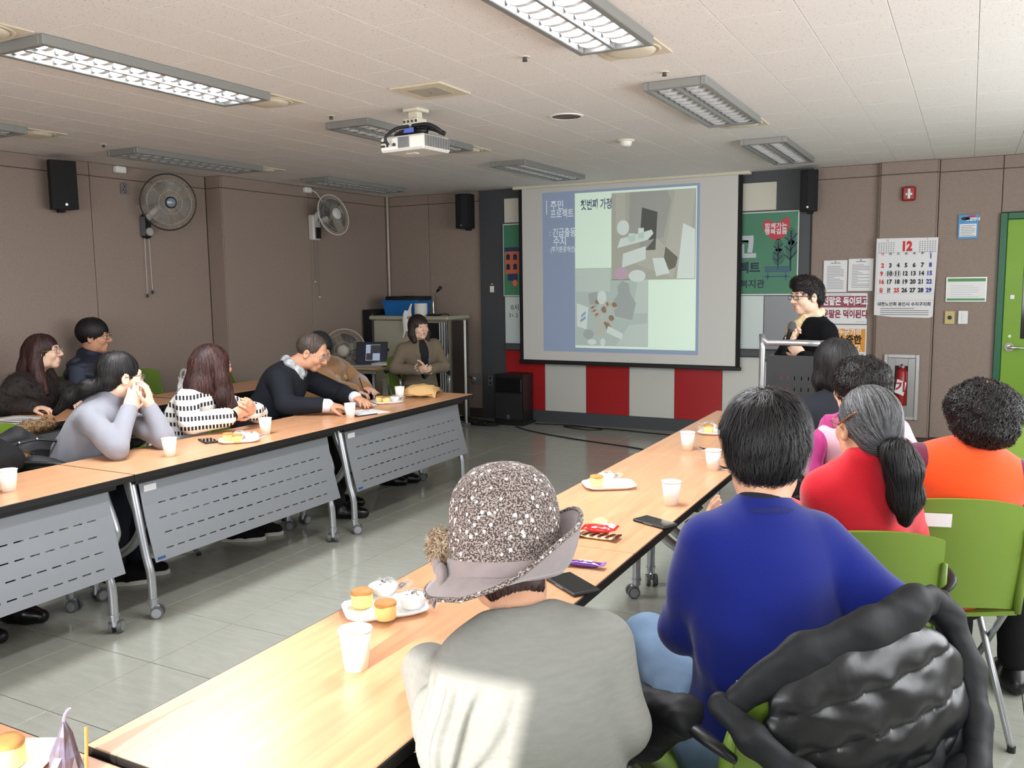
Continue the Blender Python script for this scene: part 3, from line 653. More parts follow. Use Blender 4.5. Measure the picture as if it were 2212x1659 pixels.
for x, y, l in ((-3.44, 3.71, 'square diffuser at the far end of the lit upper left light'), (-1.352, 3.71, 'square diffuser at the far end of the light cut by the top edge'), (-1.35, 5.79, 'square diffuser at the far end of the nearer unlit right light'),
                (-3.43, 5.80, 'square diffuser just beyond the projector'), (-5.51, 5.83, 'square diffuser beyond the unlit light over the black rimmed fan'), (-5.43, 3.68, 'square diffuser at the left edge of the ceiling'), (-3.44, 2.13, 'square diffuser at the near end of the lit upper left light')):
    diffuser(l, x, y)
t = thing('ceiling_speaker', 'square ivory ceiling speaker grille in front of the projector', 'ceiling speaker', (-2.54, 3.95, ZC))
obj('plate', MB().box(-.155, .155, -.155, .155, -.01, 0, .004), M_OLDIV, t)
obj('grille', MB().box(-.09, .09, -.09, .09, -.0125, -.009, .002), mat('grille_grey', (190, 184, 166), .6, bump=.6, bscale=600), t)
obj('centre_screw', MB().cyl((0, 0, -.0145), .008, .003, 8), M_GREY, t)
t = thing('round_vent', 'round dark ceiling vent with a pale rim', 'vent', (-2.23, 4.99, ZC))
obj('rim', MB().lathe([(.105, 0), (.105, -.006), (.088, -.006), (.088, 0)], 36), M_WHITE, t, smooth=False)
obj('recess', MB().cyl((0, 0, -.003), .088, .003, 36), mat('vent_brown', (92, 82, 72), .7), t)
obj('flap', MB().box(-.085, .085, -.004, .004, -.0045, -.003), M_GREY, t)
t = thing('smoke_detector', 'white smoke detector on the ceiling in front of the screen', 'smoke detector', (-2.236, 6.05, ZC))
obj('base', MB().lathe([(0, -.012), (.062, -.012), (.064, 0)], 28), M_IVORY, t, smooth=True)
obj('sensor', MB().lathe([(0, -.045), (.034, -.044), (.042, -.03), (.044, -.012)], 28), M_WHITE, t, smooth=True)
for x, y, l in ((-1.355, 4.2, 'small dark sprinkler head before the nearer unlit right light'), (-3.43, 4.23, 'small dark sprinkler head before the projector light'), (-5.46, 4.22, 'small dark sprinkler head before the light over the black fan'), (-1.81, 3.6, 'small dark sprinkler head left of the brightest top light')):
    t = thing('sprinkler_head', l, 'sprinkler', (x, y, ZC), group='sprinkler heads')
    obj('rosette', MB().lathe([(0, -.003), (.022, -.003), (.024, 0)], 16), M_IVORY, t); obj('head', MB().lathe([(.0, -.02), (.012, -.02), (.009, -.003)], 10), M_CHAR, t)

# projector
pj_t = thing('projector', 'white ceiling projector with black cables hanging from a bracket', 'projector', (-2.89, 4.32, 2.33), -.08)
obj('body', MB().box(-.16, .16, -.13, .13, -.045, .04, .012), mat('projector_white', (226, 224, 216), .4), pj_t)
obj('bottom_plate', MB().box(-.05, .02, -.03, .01, -.049, -.043, .002), M_WHITE, pj_t)
M_HOLE = mat('socket_dark', (40, 34, 28), .6)
for k, (x, z, r_) in enumerate(((-.14, .01, .007), (-.125, .01, .007), (-.11, .01, .007), (-.14, -.012, .007), (-.125, -.012, .007), (-.10, -.012, .007), (-.05, -.008, .010))):
    obj('socket', MB().cyl((x, -.138, z), r_, .004, 10, axis=1), M_HOLE, pj_t)
b = MB()
for k in range(9): b.box(-.02+.009*k, -.015+.009*k, -.137, -.134, -.03, .03)
obj('rear_vent', b, M_GREY, pj_t)
b = MB()
for k in range(10): b.box(.164, .167, -.12+.024*k, -.107+.024*k, -.03, .03)
obj('side_vent', b, M_GREY, pj_t)
obj('cable_bundle', MB().tube([(-.08, -.15, -.01), (-.09, -.16, .03), (-.05, -.12, .08), (.0, -.06, .1)], .009, 8, smooth=5).tube([(.02, -.05, .1), (.12, -.04, .1), (.18, -.02, .07), (.185, 0, .05)], .012, 8, smooth=5).tube([(-.14, 0, .06), (-.05, -.03, .075), (.1, -.02, .07)], .02, 8, smooth=4).tube([(.0, 0, .1), (.1, .03, .09), (.17, .06, .055)], .014, 8, smooth=4), M_BLACK, pj_t, smooth=True)
obj('status_light', MB().box(-.02, .05, -.08, -.075, .06, .085), mat('blue_led', (60, 80, 160), .4, emit=.5), pj_t)
obj('mount_arm', MB().box(-.06, .05, -.04, .05, .1, .15, .006).box(-.03, .03, -.02, .03, .03, .205), M_IVORY, pj_t)
obj('mount_plate', MB().box(-.05, .06, -.05, .06, .185, .204, .004), M_IVORY, pj_t)
for k in range(4): obj('bolt', MB().cyl((-.045+.028*k, -.044, .13), .008, .006, 8, axis=1), M_CHAR, pj_t)

# ================================================================ floor-level things by the front wall
t = thing('floor_speaker', 'black two-way loudspeaker standing on the floor before the red panel', 'loudspeaker', (-4.325, 8.28, 0))
sw, sd = .175, .15
obj('cabinet', MB().prism([(-sw, -sd), (sw, -sd), (sw*.8, sd), (-sw*.8, sd)], .0, .545), M_BLACK, t)
obj('horn', MB().box(-sw+.02, sw-.02, -sd-.012, -sd, .36, .51, .02), mat('horn_dark', (8, 8, 9), .35), t)
obj('grille', MB().box(-sw+.012, sw-.012, -sd-.015, -sd, .065, .345, .006), MATS['speaker_grille'], t)
obj('badge', MB().cyl((0, -sd-.019, .10), .018, .005, 20, axis=1).box(-.018, .018, -sd-.018, -sd-.014, .068, .076), M_ALU, t)
obj('foot', MB().box(-sw, sw, -sd-.01, sd, .0, .03, .008), M_BLACKM, t)
t = thing('wall_outlet', 'metal outlet plate on the charcoal board beside the floor speaker', 'outlet', (-4.72, YW-.03, .42))
obj('plate', MB().box(-4.76, -4.70, YW-.038, YW-.03, .37, .49, .003), M_ALU, t, world=True)
obj('socket', MB().cyl((-4.73, YW-.041, .46), .013, .004, 12, axis=1).cyl((-4.73, YW-.041, .405), .013, .004, 12, axis=1), M_BLACK, t, world=True)
t = thing('wall_outlet', 'outlet with a pale plug in the wall by the end of the left tables', 'outlet', (-4.92, YW-.01, .42))
obj('plate', MB().box(-4.98, -4.87, YW-.012, YW, .38, .50, .003), M_GREY, t, world=True)
obj('plug', MB().box(-4.965, -4.93, YW-.045, YW-.012, .42, .46, .006), M_WHITE, t, world=True)
t = thing('key_hook', 'small white tag hanging on the charcoal board', 'tag', (-4.69, YW-.03, 1.42))
obj('tag', MB().box(-4.715, -4.665, YW-.042, YW-.031, 1.42, 1.49, .003), M_WHITE, t, world=True)
obj('hook', MB().sph((-4.69, YW-.036, 1.51), .012), mat('hook_skin', (200, 150, 120), .5), t, world=True)
def floor_cable(name, label, pts, r=.006):
    o = obj(name, MB().tube(pts, r, 6, smooth=5), M_BLACK, smooth=True); return tag(o, label, 'cable', 'black cables on the floor')
floor_cable('floor_cable', 'thin black cable running from the floor speaker to the right tables', [(-4.2, 8.05, .006), (-3.9, 7.85, .006), (-3.3, 7.62, .006), (-2.6, 7.42, .006), (-2.2, 7.2, .006), (-1.75, 7.0, .006), (-1.2, 6.7, .006)])
floor_cable('floor_cable', 'black cable lying along the base of the board wall', [(-4.1, 8.3, .006), (-3.7, 8.36, .006), (-3.3, 8.25, .006), (-3.45, 8.16, .006), (-3.75, 8.28, .006), (-3.2, 8.3, .006), (-2.6, 8.22, .006), (-1.9, 8.2, .006)])
pts = []
for k in range(44):
    a = k*.72; pts.append((-4.62+.24*math.cos(a)*(.7+.3*math.sin(k*1.7)), 8.04+.09*math.sin(a), .008+.0007*k))
floor_cable('floor_cable', 'tangled coil of black cable in front of the floor speaker', pts, .007)
pts = [(-5.05+.3*math.cos(k*.8)*(.6+.4*math.sin(k*2.1)), 8.22+.08*math.sin(k*.8), .008+.0006*k) for k in range(36)]
floor_cable('floor_cable', 'tangle of black cable under the corner by the outlet', pts, .007)
tag(obj('power_lead', MB().tube([(-4.99, 7.99, .75), (-4.95, 8.1, .62), (-4.88, 8.36, .44)], .006, 6, smooth=5), M_BLACK, smooth=True), 'black lead drooping from the cabinet to the outlet', 'cable')
# ================================================================ folding tables on castors
def wood_mat():
    m = mat('beech_laminate', (222, 172, 128), .3, spec=.45); nt = m.node_tree; N = nt.nodes.new; L = nt.links.new; b = nt.nodes['Principled BSDF']
    tc = N('ShaderNodeTexCoord'); mp = N('ShaderNodeMapping'); mp.inputs['Scale'].default_value = (26, 1.6, 8); L(tc.outputs['Object'], mp.inputs[0])
    n = N('ShaderNodeTexNoise'); n.inputs['Scale'].default_value = 1.3; n.inputs['Detail'].default_value = 7; n.inputs['Distortion'].default_value = .6; L(mp.outputs[0], n.inputs['Vector'])
    r = N('ShaderNodeValToRGB'); r.color_ramp.elements[0].position = .25; r.color_ramp.elements[1].position = .75
    r.color_ramp.elements[0].color = (*lin((196, 142, 104)), 1); r.color_ramp.elements[1].color = (*lin((216, 164, 124)), 1)
    L(n.outputs['Fac'], r.inputs[0]); L(r.outputs[0], b.inputs['Base Color']); return m
M_WOOD = wood_mat(); M_EDGE = mat('black_edging', (24, 22, 22), .4); M_PANEL = mat('grey_modesty_panel', (138, 141, 146), .42, metal=.25)
M_LEG = mat('silver_tube', (176, 178, 182), .28, metal=.7); M_WHEEL = mat('castor_grey', (92, 94, 96), .5); M_CAP = mat('castor_cap', (160, 162, 166), .35, metal=.4)
TH, TD, TL = .70, .53, 1.5
cast_me = {}
def castor_meshes():
    n = MB().cyl((0, 0, .062), .02, .028, 14).cyl((0, 0, .086), .024, .008, 14).box(-.012, .012, -.012, .03, .03, .066, .006)
    w_ = MB()
    for sx in (-1, 1): w_.cyl((sx*.019-.008, .018, .0295), .0295, .016, 20, axis=0)
    c = MB()
    for sx in (-1, 1): c.cyl((sx*.028-.0015 if sx > 0 else -.0295, .018, .0295), .022, .003, 18, axis=0)
    return n.mesh('castor_neck', M_LEG), w_.mesh('wheel', M_WHEEL), c.mesh('wheel_cap', M_CAP)
CM = castor_meshes()
def make_table():
    # local: length along y, front edge (modesty panel side) at x=0, depth towards -x
    t = thing('folding_table', '', 'table', group='beech folding tables on castors')
    obj('table_top', MB().box(-TD+.003, -.003, .003, TL-.003, TH-.027, TH, .002), M_WOOD, t)
    obj('edging', MB().box(-.004, .001, 0, TL, TH-.03, TH-.0012, .002).box(-TD-.001, -TD+.004, 0, TL, TH-.03, TH-.0012, .002).box(-TD+.004, -.004, 0, .004, TH-.03, TH-.0012, .001).box(-TD+.004, -.004, TL-.004, TL, TH-.03, TH-.0012, .001), M_EDGE, t)
    obj('under_rail', MB().box(-.10, -.06, .05, TL-.05, TH-.065, TH-.03, .004).box(-TD+.03, -TD+.045, .06, TL-.06, TH-.058, TH-.046, .004), M_EDGE, t)
    # slotted modesty panel, leaning outwards towards its foot
    b = MB(); y0, y1, z0, z1 = .092, TL-.07, .262, .632
    def pt(y, z, d): return (-.100+.085*((z1-z)/(z1-z0))**1.3+d, y, z)
    rows = [.31, .38, .45, .52]; sh = .0028
    zs = [z0]; 
    for r_ in rows: zs += [r_-sh, r_+sh]
    zs.append(z1)
    def quadbox(ya, yb, za, zb):
        v = [pt(y, z, d) for d in (0, .0025) for y, z in ((ya, za), (yb, za), (yb, zb), (ya, zb))]
        b.add(v, [(0, 3, 2, 1), (4, 5, 6, 7), (0, 1, 5, 4), (1, 2, 6, 5), (2, 3, 7, 6), (3, 0, 4, 7)])
    for i in range(len(zs)-1):
        if i % 2 == 0: quadbox(y0, y1, zs[i], zs[i+1])
        else:
            off = .0 if (i//2) % 2 == 0 else .012
            ya = y0
            for g in range(2):
                for k in range(9):
                    ys_ = y0+.075+off+g*.60+k*.066
                    quadbox(ya, ys_, zs[i], zs[i+1]); ya = ys_+.042
            quadbox(ya, y1, zs[i], zs[i+1])
    obj('modesty_panel', b, M_PANEL, t)
    obj('panel_label', MB().box(-.1225, -.1215, y0+.02, y0+.09, .585, .615).xf(Matrix.Translation((.0315, 0, 0))), M_PAPER, t)
    obj('maker_badge', MB().box(-.045, -.0405, y0+.015, y0+.055, .272, .283).xf(Matrix.Translation((.029, 0, 0))), mat('badge_blue', (38, 84, 140), .4), t)
    for ye, yr in ((.075, .10), (TL-.13, TL-.035)):
        obj('front_leg', MB().tube([(-.14, ye, TH-.035), (-.12, ye, .60), (-.065, ye, .33), (-.035, ye, .22), (-.03, ye, .16), (-.03, ye, .085)], .0195, 12, smooth=4), M_LEG, t, smooth=True)
        obj('rear_leg', MB().tube([(-.19, yr, TH-.035), (-.165, yr, .58), (-.115, yr, .46), (-.115, yr, .40), (-.20, yr, .305), (-.40, yr, .20), (-.46, yr, .155), (-.465, yr, .085)], .022, 12, smooth=5), M_LEG, t, smooth=True)
        obj('hinge', MB().box(-.22, -.11, min(ye, yr)-.02, max(ye, yr)+.02, TH-.06, TH-.028, .006), M_GREY, t)
        for x, y in ((-.03, ye), (-.465, yr)):
            a = random.uniform(0, 6.28)
            c = put('castor', CM[0], t, loc=(x, y, 0), rotz=a); put('wheel', CM[1], c); put('wheel_cap', CM[2], c)
    obj('release_knob', MB().box(-TD-.002, -TD+.05, TL*.5-.03, TL*.5+.03, TH-.05, TH-.034, .008).box(-TD-.03, -TD+.01, TL*.62-.015, TL*.62+.015, TH-.062, TH-.036, .01), M_BLACK, t)
    return t
T0 = make_table()
TABS = [((-3.27, 1.075, 0), 0, 'nearest beech folding table of the left row, cut by the left edge'), ((-3.27, 2.578, 0), 0, 'middle beech folding table of the left row, in front of the grey sweater woman'), ((-3.27, 4.08, 0), 0, 'far beech folding table of the left row with the paper bag on it'),
        ((-1.405, 2.46, 0), PI, 'nearest beech folding table of the right row with the bright glare'), ((-1.405, 3.957, 0), PI, 'middle beech folding table of the right row with the red snack packet'), ((-1.40, 5.455, 0), PI, 'far beech folding table of the right row nearest the lectern'),
        ((-5.03, 3.0, 0), 0, 'back row table against the left wall with the stacked plates'), ((-5.03, 4.52, 0), 0, 'back row table near the left wall with the clear plastic bag')]
for i, (loc, rz, lab) in enumerate(TABS):
    if i == 0: T0.location = loc; T0['label'] = lab
    else: dup(T0, loc, rz, lab)
tb = dup(T0, (-.95, .957, -.012), PI/2, 'beech folding table at the bottom left corner, set crosswise')
# ================================================================ green stacking chairs
M_GREEN = mat('lime_plastic', (106, 132, 44), .42); 
def make_chair(arms):
    t = thing('stacking_chair', '', 'chair', group='lime green stacking chairs')
    def back(u, v):
        x = (u-.5)*.47*(1-.06*abs(v-.55)); z = .475+.35*v-.018*(2*abs(u-.5))**3
        return (x, -.235-.055*(v-.2)+.17*(abs(u-.5))**2*(1.1), z+.02*(1-(2*u-1)**2)*(v > .99))
    o = obj('backrest', MB().sheet(back, 17, 9, .011), M_GREEN, t, smooth=True); smooth_by_angle(o)
    def seat(u, v):
        return ((u-.5)*(.45-.03*v), -.20+.42*v, .452+.012*math.cos((u-.5)*PI)*-1-.03*max(0, v-.75)**2*16)
    o = obj('seat', MB().sheet(seat, 11, 11, .014), M_GREEN, t, smooth=True); smooth_by_angle(o)
    for s_ in (-1, 1):
        obj('back_upright', MB().tube([(s_*.228, -.19, .45), (s_*.232, -.2, .55), (s_*.234, -.215, .66), (s_*.232, -.235, .74)], [.014, .015, .014, .008], 8), M_GREEN, t, smooth=True)
        obj('leg', MB().tube([(s_*.228, -.20, .56), (s_*.232, -.12, .44), (s_*.236, .25, .012)], .0115, 10), M_LEG, t, smooth=True)
        obj('leg', MB().tube([(s_*.205, .15, .44), (s_*.21, .10, .40), (s_*.215, -.24, .012)], .0115, 10), M_LEG, t, smooth=True)
        obj('glide', MB().cyl((s_*.236, .25, 0), .013, .02, 10).cyl((s_*.215, -.24, 0), .013, .02, 10), M_BLACK, t)
        if arms:
            obj('arm_post', MB().tube([(s_*.25, .14, .44), (s_*.255, .15, .60), (s_*.255, .14, .65)], .0115, 10), M_LEG, t, smooth=True)
            obj('armrest', MB().tube([(s_*.232, -.235, .66), (s_*.262, -.20, .685), (s_*.268, -.05, .69), (s_*.262, .12, .675), (s_*.256, .15, .64)], [.012, .02, .022, .02, .013], 10, smooth=4, flat=.6), M_BLACK, t, smooth=True)
    obj('seat_rail', MB().tube([(-.215, .15, .435), (.215, .15, .435)], .01, 8).tube([(-.22, -.13, .435), (.22, -.13, .435)], .01, 8), M_LEG, t, smooth=True)
    return t
CH = {1: make_chair(1), 0: make_chair(0)}; chu = {0: 0, 1: 0}
def chair(x, y, face, lab, arms=1):
    # face = heading the sitter looks at, degrees counter-clockwise from +y
    rz = math.radians(face)
    if chu[arms]: return dup(CH[arms], (x, y, 0), rz, lab)
    chu[arms] = 1; o = CH[arms]; o.location = (x, y, 0); o.rotation_euler = (0, 0, rz); o['label'] = lab; return o
# ================================================================ paper cups, plates, cakes and other table things
M_CUP = mat('paper_cup', (244, 238, 230), .6); M_PLATE = mat('porcelain', (244, 244, 244), .15, coat=.4)
def make_cup():
    t = thing('paper_cup', '', 'cup', group='white paper cups')
    obj('wall', MB().lathe([(.0225, .004), (.0225, 0), (.0255, 0), (.0355, .088), (.0347, .088), (.0248, .006), (0, .006)], 32), M_CUP, t, smooth=True)
    obj('rim', MB().tube([(.0362*math.cos(a), .0362*math.sin(a), .0885) for a in np.linspace(0, 2*PI, 32, endpoint=False)], .0017, 8, closed=True), M_CUP, t, smooth=True)
    return t
TZ = TH+.0004
CUP = make_cup()
CUPS = [((-3.494, 2.141), 'white paper cup at the left edge of the photo'), ((-3.468, 2.941), 'white paper cup in front of the grey sweater woman'), ((-3.483, 3.62), 'white paper cup in front of the cardigan woman'), ((-3.409, 4.286), 'white paper cup in front of the man in the dark suit'), ((-3.622, 5.128), 'white paper cup beside the brown paper bag'),
        ((-1.152, 1.439), 'nearest white paper cup, in front of the plate with four cakes'), ((-.952, 3.07), 'white paper cup beside the black phone on the right table'), ((-.966, 3.722), 'white paper cup just left of the blue sweatshirt man\'s ear'), ((-1.196, 4.116), 'white paper cup farthest up the right row')]
for i, ((x, y), lab) in enumerate(CUPS):
    if i: dup(CUP, (x, y, TZ), i*.7, lab)
    else: CUP.location = (x, y, TZ); CUP['label'] = lab
M_CAKE = mat('sponge_cake', (238, 214, 142), .8, bump=.2, bscale=300); M_CRUST = mat('cake_crust', (196, 138, 74), .7, var=.15, vscale=30)
M_CREAM = mat('cream_white', (242, 240, 236), .6); M_CHOC = mat('choc_bits', (50, 32, 26), .5)
M_FILM = mat('clear_film', (255, 255, 255), .05, alpha=.06, spec=1.0); M_FOIL = mat('pleated_cup', (236, 238, 240), .35)
def plate_mesh(a=.075, b=.105):
    def ring(s_, z): 
        o = []
        for i in range(32):
            t_ = 2*PI*i/32; c, s2 = math.cos(t_), math.sin(t_); k = 1/max(abs(c)**6+abs(s2)**6, 1e-9)**(1/6)
            o.append((a*s_*c*k, b*s_*s2*k, z))
        return o
    rings = [ring(.0, .006), ring(.7, .006), ring(.8, .008), ring(1, .016), ring(1.01, .0145), ring(.78, .001), ring(.7, 0), ring(0, 0)]
    m = MB(); v = [p for r_ in rings for p in r_]
    m.add(v, [(j*32+i, j*32+(i+1) % 32, (j+1)*32+(i+1) % 32, (j+1)*32+i) for j in range(len(rings)-1) for i in range(32)])
    return m
PL_ME = plate_mesh().mesh('plate', M_PLATE, True)
def plate(x, y, rz, lab, z=TZ, group='square white plates'):
    o = put('plate', PL_ME, None, loc=(x, y, z), rotz=rz); tag(o, lab, 'plate', group); return o
def make_cake():
    t = thing('sponge_cake', '', 'cake', group='round yellow sponge cakes')
    pl = lambda a, z: 1+.012*math.cos(a*28)
    obj('sponge', MB().lathe([(0, 0), (.024, 0), (.0268, .002), (.0275, .036), (.026, .038)], 84, wob=pl), M_CAKE, t, smooth=True)
    obj('crust', MB().lathe([(.0272, .034), (.0285, .039), (.026, .0435), (.012, .045), (0, .0445)], 32, wob=lambda a, z: 1+.025*math.sin(3*a+1)), M_CRUST, t, smooth=True)
    return t
CK = make_cake(); cku = [0]
def cake(x, y, lab, z=TZ+.0065, s_=1):
    if cku[0]: o = dup(CK, (x, y, z), random.uniform(0, 6), lab)
    else: o = CK; o.location = (x, y, z); o['label'] = lab; cku[0] = 1
    o.scale = (s_,)*3; return o
def make_pie():
    t = thing('cream_cake', '', 'cake', group='wrapped white cream cakes')
    obj('paper_case', MB().lathe([(0, 0), (.024, 0), (.026, .003), (.036, .026), (.0365, .027), (.034, .026)], 72, wob=lambda a, z: 1+(.04 if z > .01 else .01)*math.cos(a*24)), M_FOIL, t, smooth=True)
    obj('cream', MB().lathe([(.0345, .024), (.03, .030), (.018, .034), (0, .035)], 28), M_CREAM, t, smooth=True)
    rnd = random.Random(4); b = MB()
    for k in range(9):
        a = rnd.uniform(0, 6.3); r_ = rnd.uniform(.002, .02); b.sph((r_*math.cos(a), r_*math.sin(a), .0345-.004*(r_/.02)**2), (rnd.uniform(.003, .007), .0042, .0028), 7, 5)
    obj('chocolate_bits', b, M_CHOC, t, smooth=True)
    rnd = random.Random(8); ph = [rnd.uniform(0, 6.3) for _ in range(6)]
    def film(u, v):
        a = 2*PI*u; r_ = .008+.040*v; crumple = .004*math.sin(7*a+ph[0])+.003*math.sin(13*a+ph[1]+9*v)
        if v > .8: r_ += (v-.8)*.05*(1+math.cos(a-.5)); 
        return (r_*math.cos(a)+crumple, r_*math.sin(a)+.003*math.sin(11*a), .040-.03*v**2+crumple*.8)
    obj('film_wrap', MB().sheet(film, 40, 9, .0003), M_FILM, t, smooth=False)
    def tail(u, v): return (.04+.035*u, (v-.5)*(.02+.03*u)+.004*math.sin(9*u+5*v), .012+.014*u+.006*math.sin(17*v+6*u))
    obj('film_tail', MB().sheet(tail, 8, 10, .0003), M_FILM, t)
    return t
PI_ = make_pie(); piu = [0]
def pie(x, y, lab, z=TZ+.0065, rz=0, s_=1):
    if piu[0]: o = dup(PI_, (x, y, z), rz, lab)
    else: o = PI_; o.location = (x, y, z); o.rotation_euler = (0, 0, rz); o['label'] = lab; piu[0] = 1
    o.scale = (s_,)*3; return o
# near plate (right row)
plate(-1.29, 1.735, -.75, 'white plate with four cakes on the near right table')
cake(-1.355, 1.725, 'yellow sponge cake left on the near plate with four cakes'); cake(-1.252, 1.685, 'yellow sponge cake right on the near plate, just above the nearest cup')
pie(-1.352, 1.813, 'wrapped white cream cake behind on the near plate', rz=1.0, s_=1.05); pie(-1.235, 1.779, 'wrapped white cream cake right on the near plate', rz=.3, s_=1.05)
plate(-1.265, 3.235, -1.0, 'white plate with one sponge cake and one wrapped cake on the right table')
cake(-1.305, 3.204, 'yellow sponge cake on the plate before the red snack packet'); pie(-1.305, 3.305, 'wrapped white cream cake on the plate before the red snack packet', rz=.9, s_=.95)
plate(-1.175, 4.62, -1.45, 'white plate half hidden by the blue sweatshirt man\'s hair')
cake(-1.223, 4.602, 'yellow sponge cake on the plate by the man\'s hair'); cake(-1.13, 4.611, 'yellow sponge cake almost hidden behind the man\'s hair'); pie(-1.24, 4.69, 'wrapped cake at the back of the plate by the man\'s hair', rz=2.4)
plate(-3.44, 3.375, -.8, 'white plate with cakes in front of the cardigan woman')
cake(-3.485, 3.34, 'yellow sponge cake left on the plate before the cardigan woman'); cake(-3.41, 3.333, 'yellow sponge cake right on the plate before the cardigan woman')
pie(-3.405, 3.43, 'wrapped white cream cake on the plate before the cardigan woman', rz=.7); pie(-3.485, 3.425, 'wrapped cake behind the two sponge cakes on the cardigan woman\'s plate', rz=2.0)
plate(-3.585, 4.925, -.7, 'white plate with cakes beside the paper bag')
cake(-3.629, 4.892, 'yellow sponge cake left on the plate by the paper bag'); cake(-3.562, 4.88, 'yellow sponge cake right on the plate by the paper bag'); pie(-3.57, 4.985, 'wrapped cream cake on the plate by the paper bag', rz=.8)
plate(-1.46, .835, .5, 'white plate at the bottom left corner', z=TZ-.012); cake(-1.475, .86, 'yellow sponge cake at the bottom left corner', z=TZ-.0055, s_=1.1)
for k in range(3):
    plate(-5.17, 3.26, PI/2+.05*k, ('bottom', 'middle', 'top')[k]+' plate of the stack on the back row table', z=TZ+.011*k, group='stacked plates').scale = (1.25, 1.25, .8)
# cone of crumpled wrapper at the bottom left
t = thing('snack_wrapper', 'torn grey and violet snack wrapper standing up at the bottom left', 'wrapper', (-1.36, .895, TZ-.012))
b = MB().lathe([(.026, 0), (.027, .015), (.02, .04), (.01, .075), (.003, .098), (.001, .1)], 18, wob=lambda a, z: 1+.22*math.sin(3*a+z*60)+.12*math.sin(7*a))
obj('cone', b, mat('wrapper_violet', (132, 112, 104), .35, var=.6, vscale=60, vcol=(104, 100, 128)), t, smooth=False)
obj('twisted_tip', MB().tube([(0, 0, .097), (-.001, .004, .108), (.004, .008, .118), (.01, .01, .121)], [.003, .003, .0025, .001], 6, smooth=3), mat('wrapper_tip', (132, 126, 150), .3), t)
obj('orange_strip', MB().tube([(.05, .0, .0), (.036, .014, .05), (.028, .022, .085)], .0035, 6, flat=.4), mat('orange_strip', (240, 160, 84), .5), t)
# phones
def phone(x, y, rz, lab, size=(.073, .148), z=TZ):
    a, b_ = size[0]/2, size[1]/2
    t = thing('smartphone', lab, 'phone', (x, y, z), rz, group='smartphones lying on the tables')
    obj('case', MB().box(-a, a, -b_, b_, 0, .0095, .004), M_BLACK, t)
    obj('screen', MB().box(-a+.004, a-.004, -b_+.008, b_-.008, .0088, .0102, .0006), mat('phone_glass', (10, 12, 13), .06, coat=.5), t)
    obj('side_key', MB().box(-a-.0008, -a+.002, -.02, .02, .0035, .0065), M_GREY, t)
phone(-.935, 2.115, .95, 'large black smartphone at the table edge beside the hat', (.085, .165))
phone(-.925, 2.80, 1.15, 'black smartphone near the red snack packet')
phone(-3.60, 3.31, 1.1, 'black smartphone in front of the cardigan woman')
# snack packets
def packet(name, lab, loc, rz, L_, W_, H_, m, extra=None):
    t = thing(name, lab, 'snack', loc, rz)
    rnd = random.Random(len(lab)); p1, p2 = rnd.uniform(0, 6), rnd.uniform(0, 6)
    def body(u, v):
        a = 2*PI*v; e = max(0, 1-abs(2*u-1)**5)
        z = H_/2+H_/2*math.sin(a)*e*(1+.12*math.sin(23*u+p1)*math.sin(3*a)); w_ = W_/2*math.cos(a)*(.75+.25*(1-e) if e < .6 else .8+.0*e)
        return ((u-.5)*L_, w_*(1+.05*math.sin(17*u+p2)), max(z, .0005)+.004*(1-e))
    o = obj('packet', MB().grid(body, 26, 16, cv=True), m, t, smooth=True)
    for s_ in (-1, 1):
        obj('crimped_end', MB().sheet(lambda u, v: (s_*(L_/2-.004+.016*u), (v-.5)*W_*.95, H_/2+.002+.0025*math.sin(v*40)+.004*u*s_), 4, 22, .0008), extra or m, t)
    return t
M_PUR = mat('purple_foil', (88, 42, 120), .28, metal=.25); M_LIL = mat('lilac_foil', (168, 124, 200), .3, metal=.25)
t = packet('chocolate_bar', 'purple wrapped snack bar on the table beside the hat', (-.965, 2.274, TZ), .12, .10, .036, .018, M_PUR, M_LIL)
text('하이밀', 0, 0, .011, M_WHITEI, t, 0, bold=.06, world=False, mtx=Matrix(((1, 0, 0, .004), (0, .8, 0, -.002), (0, 0, 1, .0195), (0, 0, 0, 1))))
text('CHOCO C', 0, 0, .007, mat('ink_pink', (224, 180, 200), .5), t, 0, bold=.03, world=False, mtx=Matrix(((1, 0, 0, .004), (0, 1, 0, .011), (0, 0, 1, .0175), (0, 0, 0, 1))))
t = packet('snack_packet', 'brown and cream striped wafer packet under the red packet', (-1.036, 2.56, TZ), .0, .115, .062, .012, mat('stripe_cream', (228, 208, 160), .4), mat('stripe_brown', (84, 34, 30), .35))
b = MB()
for k in range(4): b.prism([(-.05+.026*k, -.0252), (-.038+.026*k, -.0252), (-.026+.026*k, .0252), (-.038+.026*k, .0252)], .0112, .0126)
obj('stripe', b, MATS['stripe_brown'], t)
t = packet('snack_packet', 'shiny red snack packet lying on the striped one', (-1.04, 2.575, TZ+.0145), .12, .095, .064, .026, mat('red_foil', (212, 26, 30), .22, coat=.4))
text('비츠', 0, 0, .016, M_WHITEI, t, 0, bold=.08, world=False, mtx=Matrix(((1, 0, 0, .022), (0, 1, 0, .004), (0, 0, 1, .0275), (0, 0, 0, 1))))
obj('torn_flap', MB().sheet(lambda u, v: (-.03+.05*u, .012+.02*v, .027+.012*math.sin(3*u)*v+.004*math.sin(20*v)), 8, 6, .001), mat('flap_cream', (222, 206, 160), .5), t)
obj('label_panel', MB().sheet(lambda u, v: (.032+.018*u, -.012+.04*v, .0255-.006*u), 4, 4, .0008), M_PAPER, t)
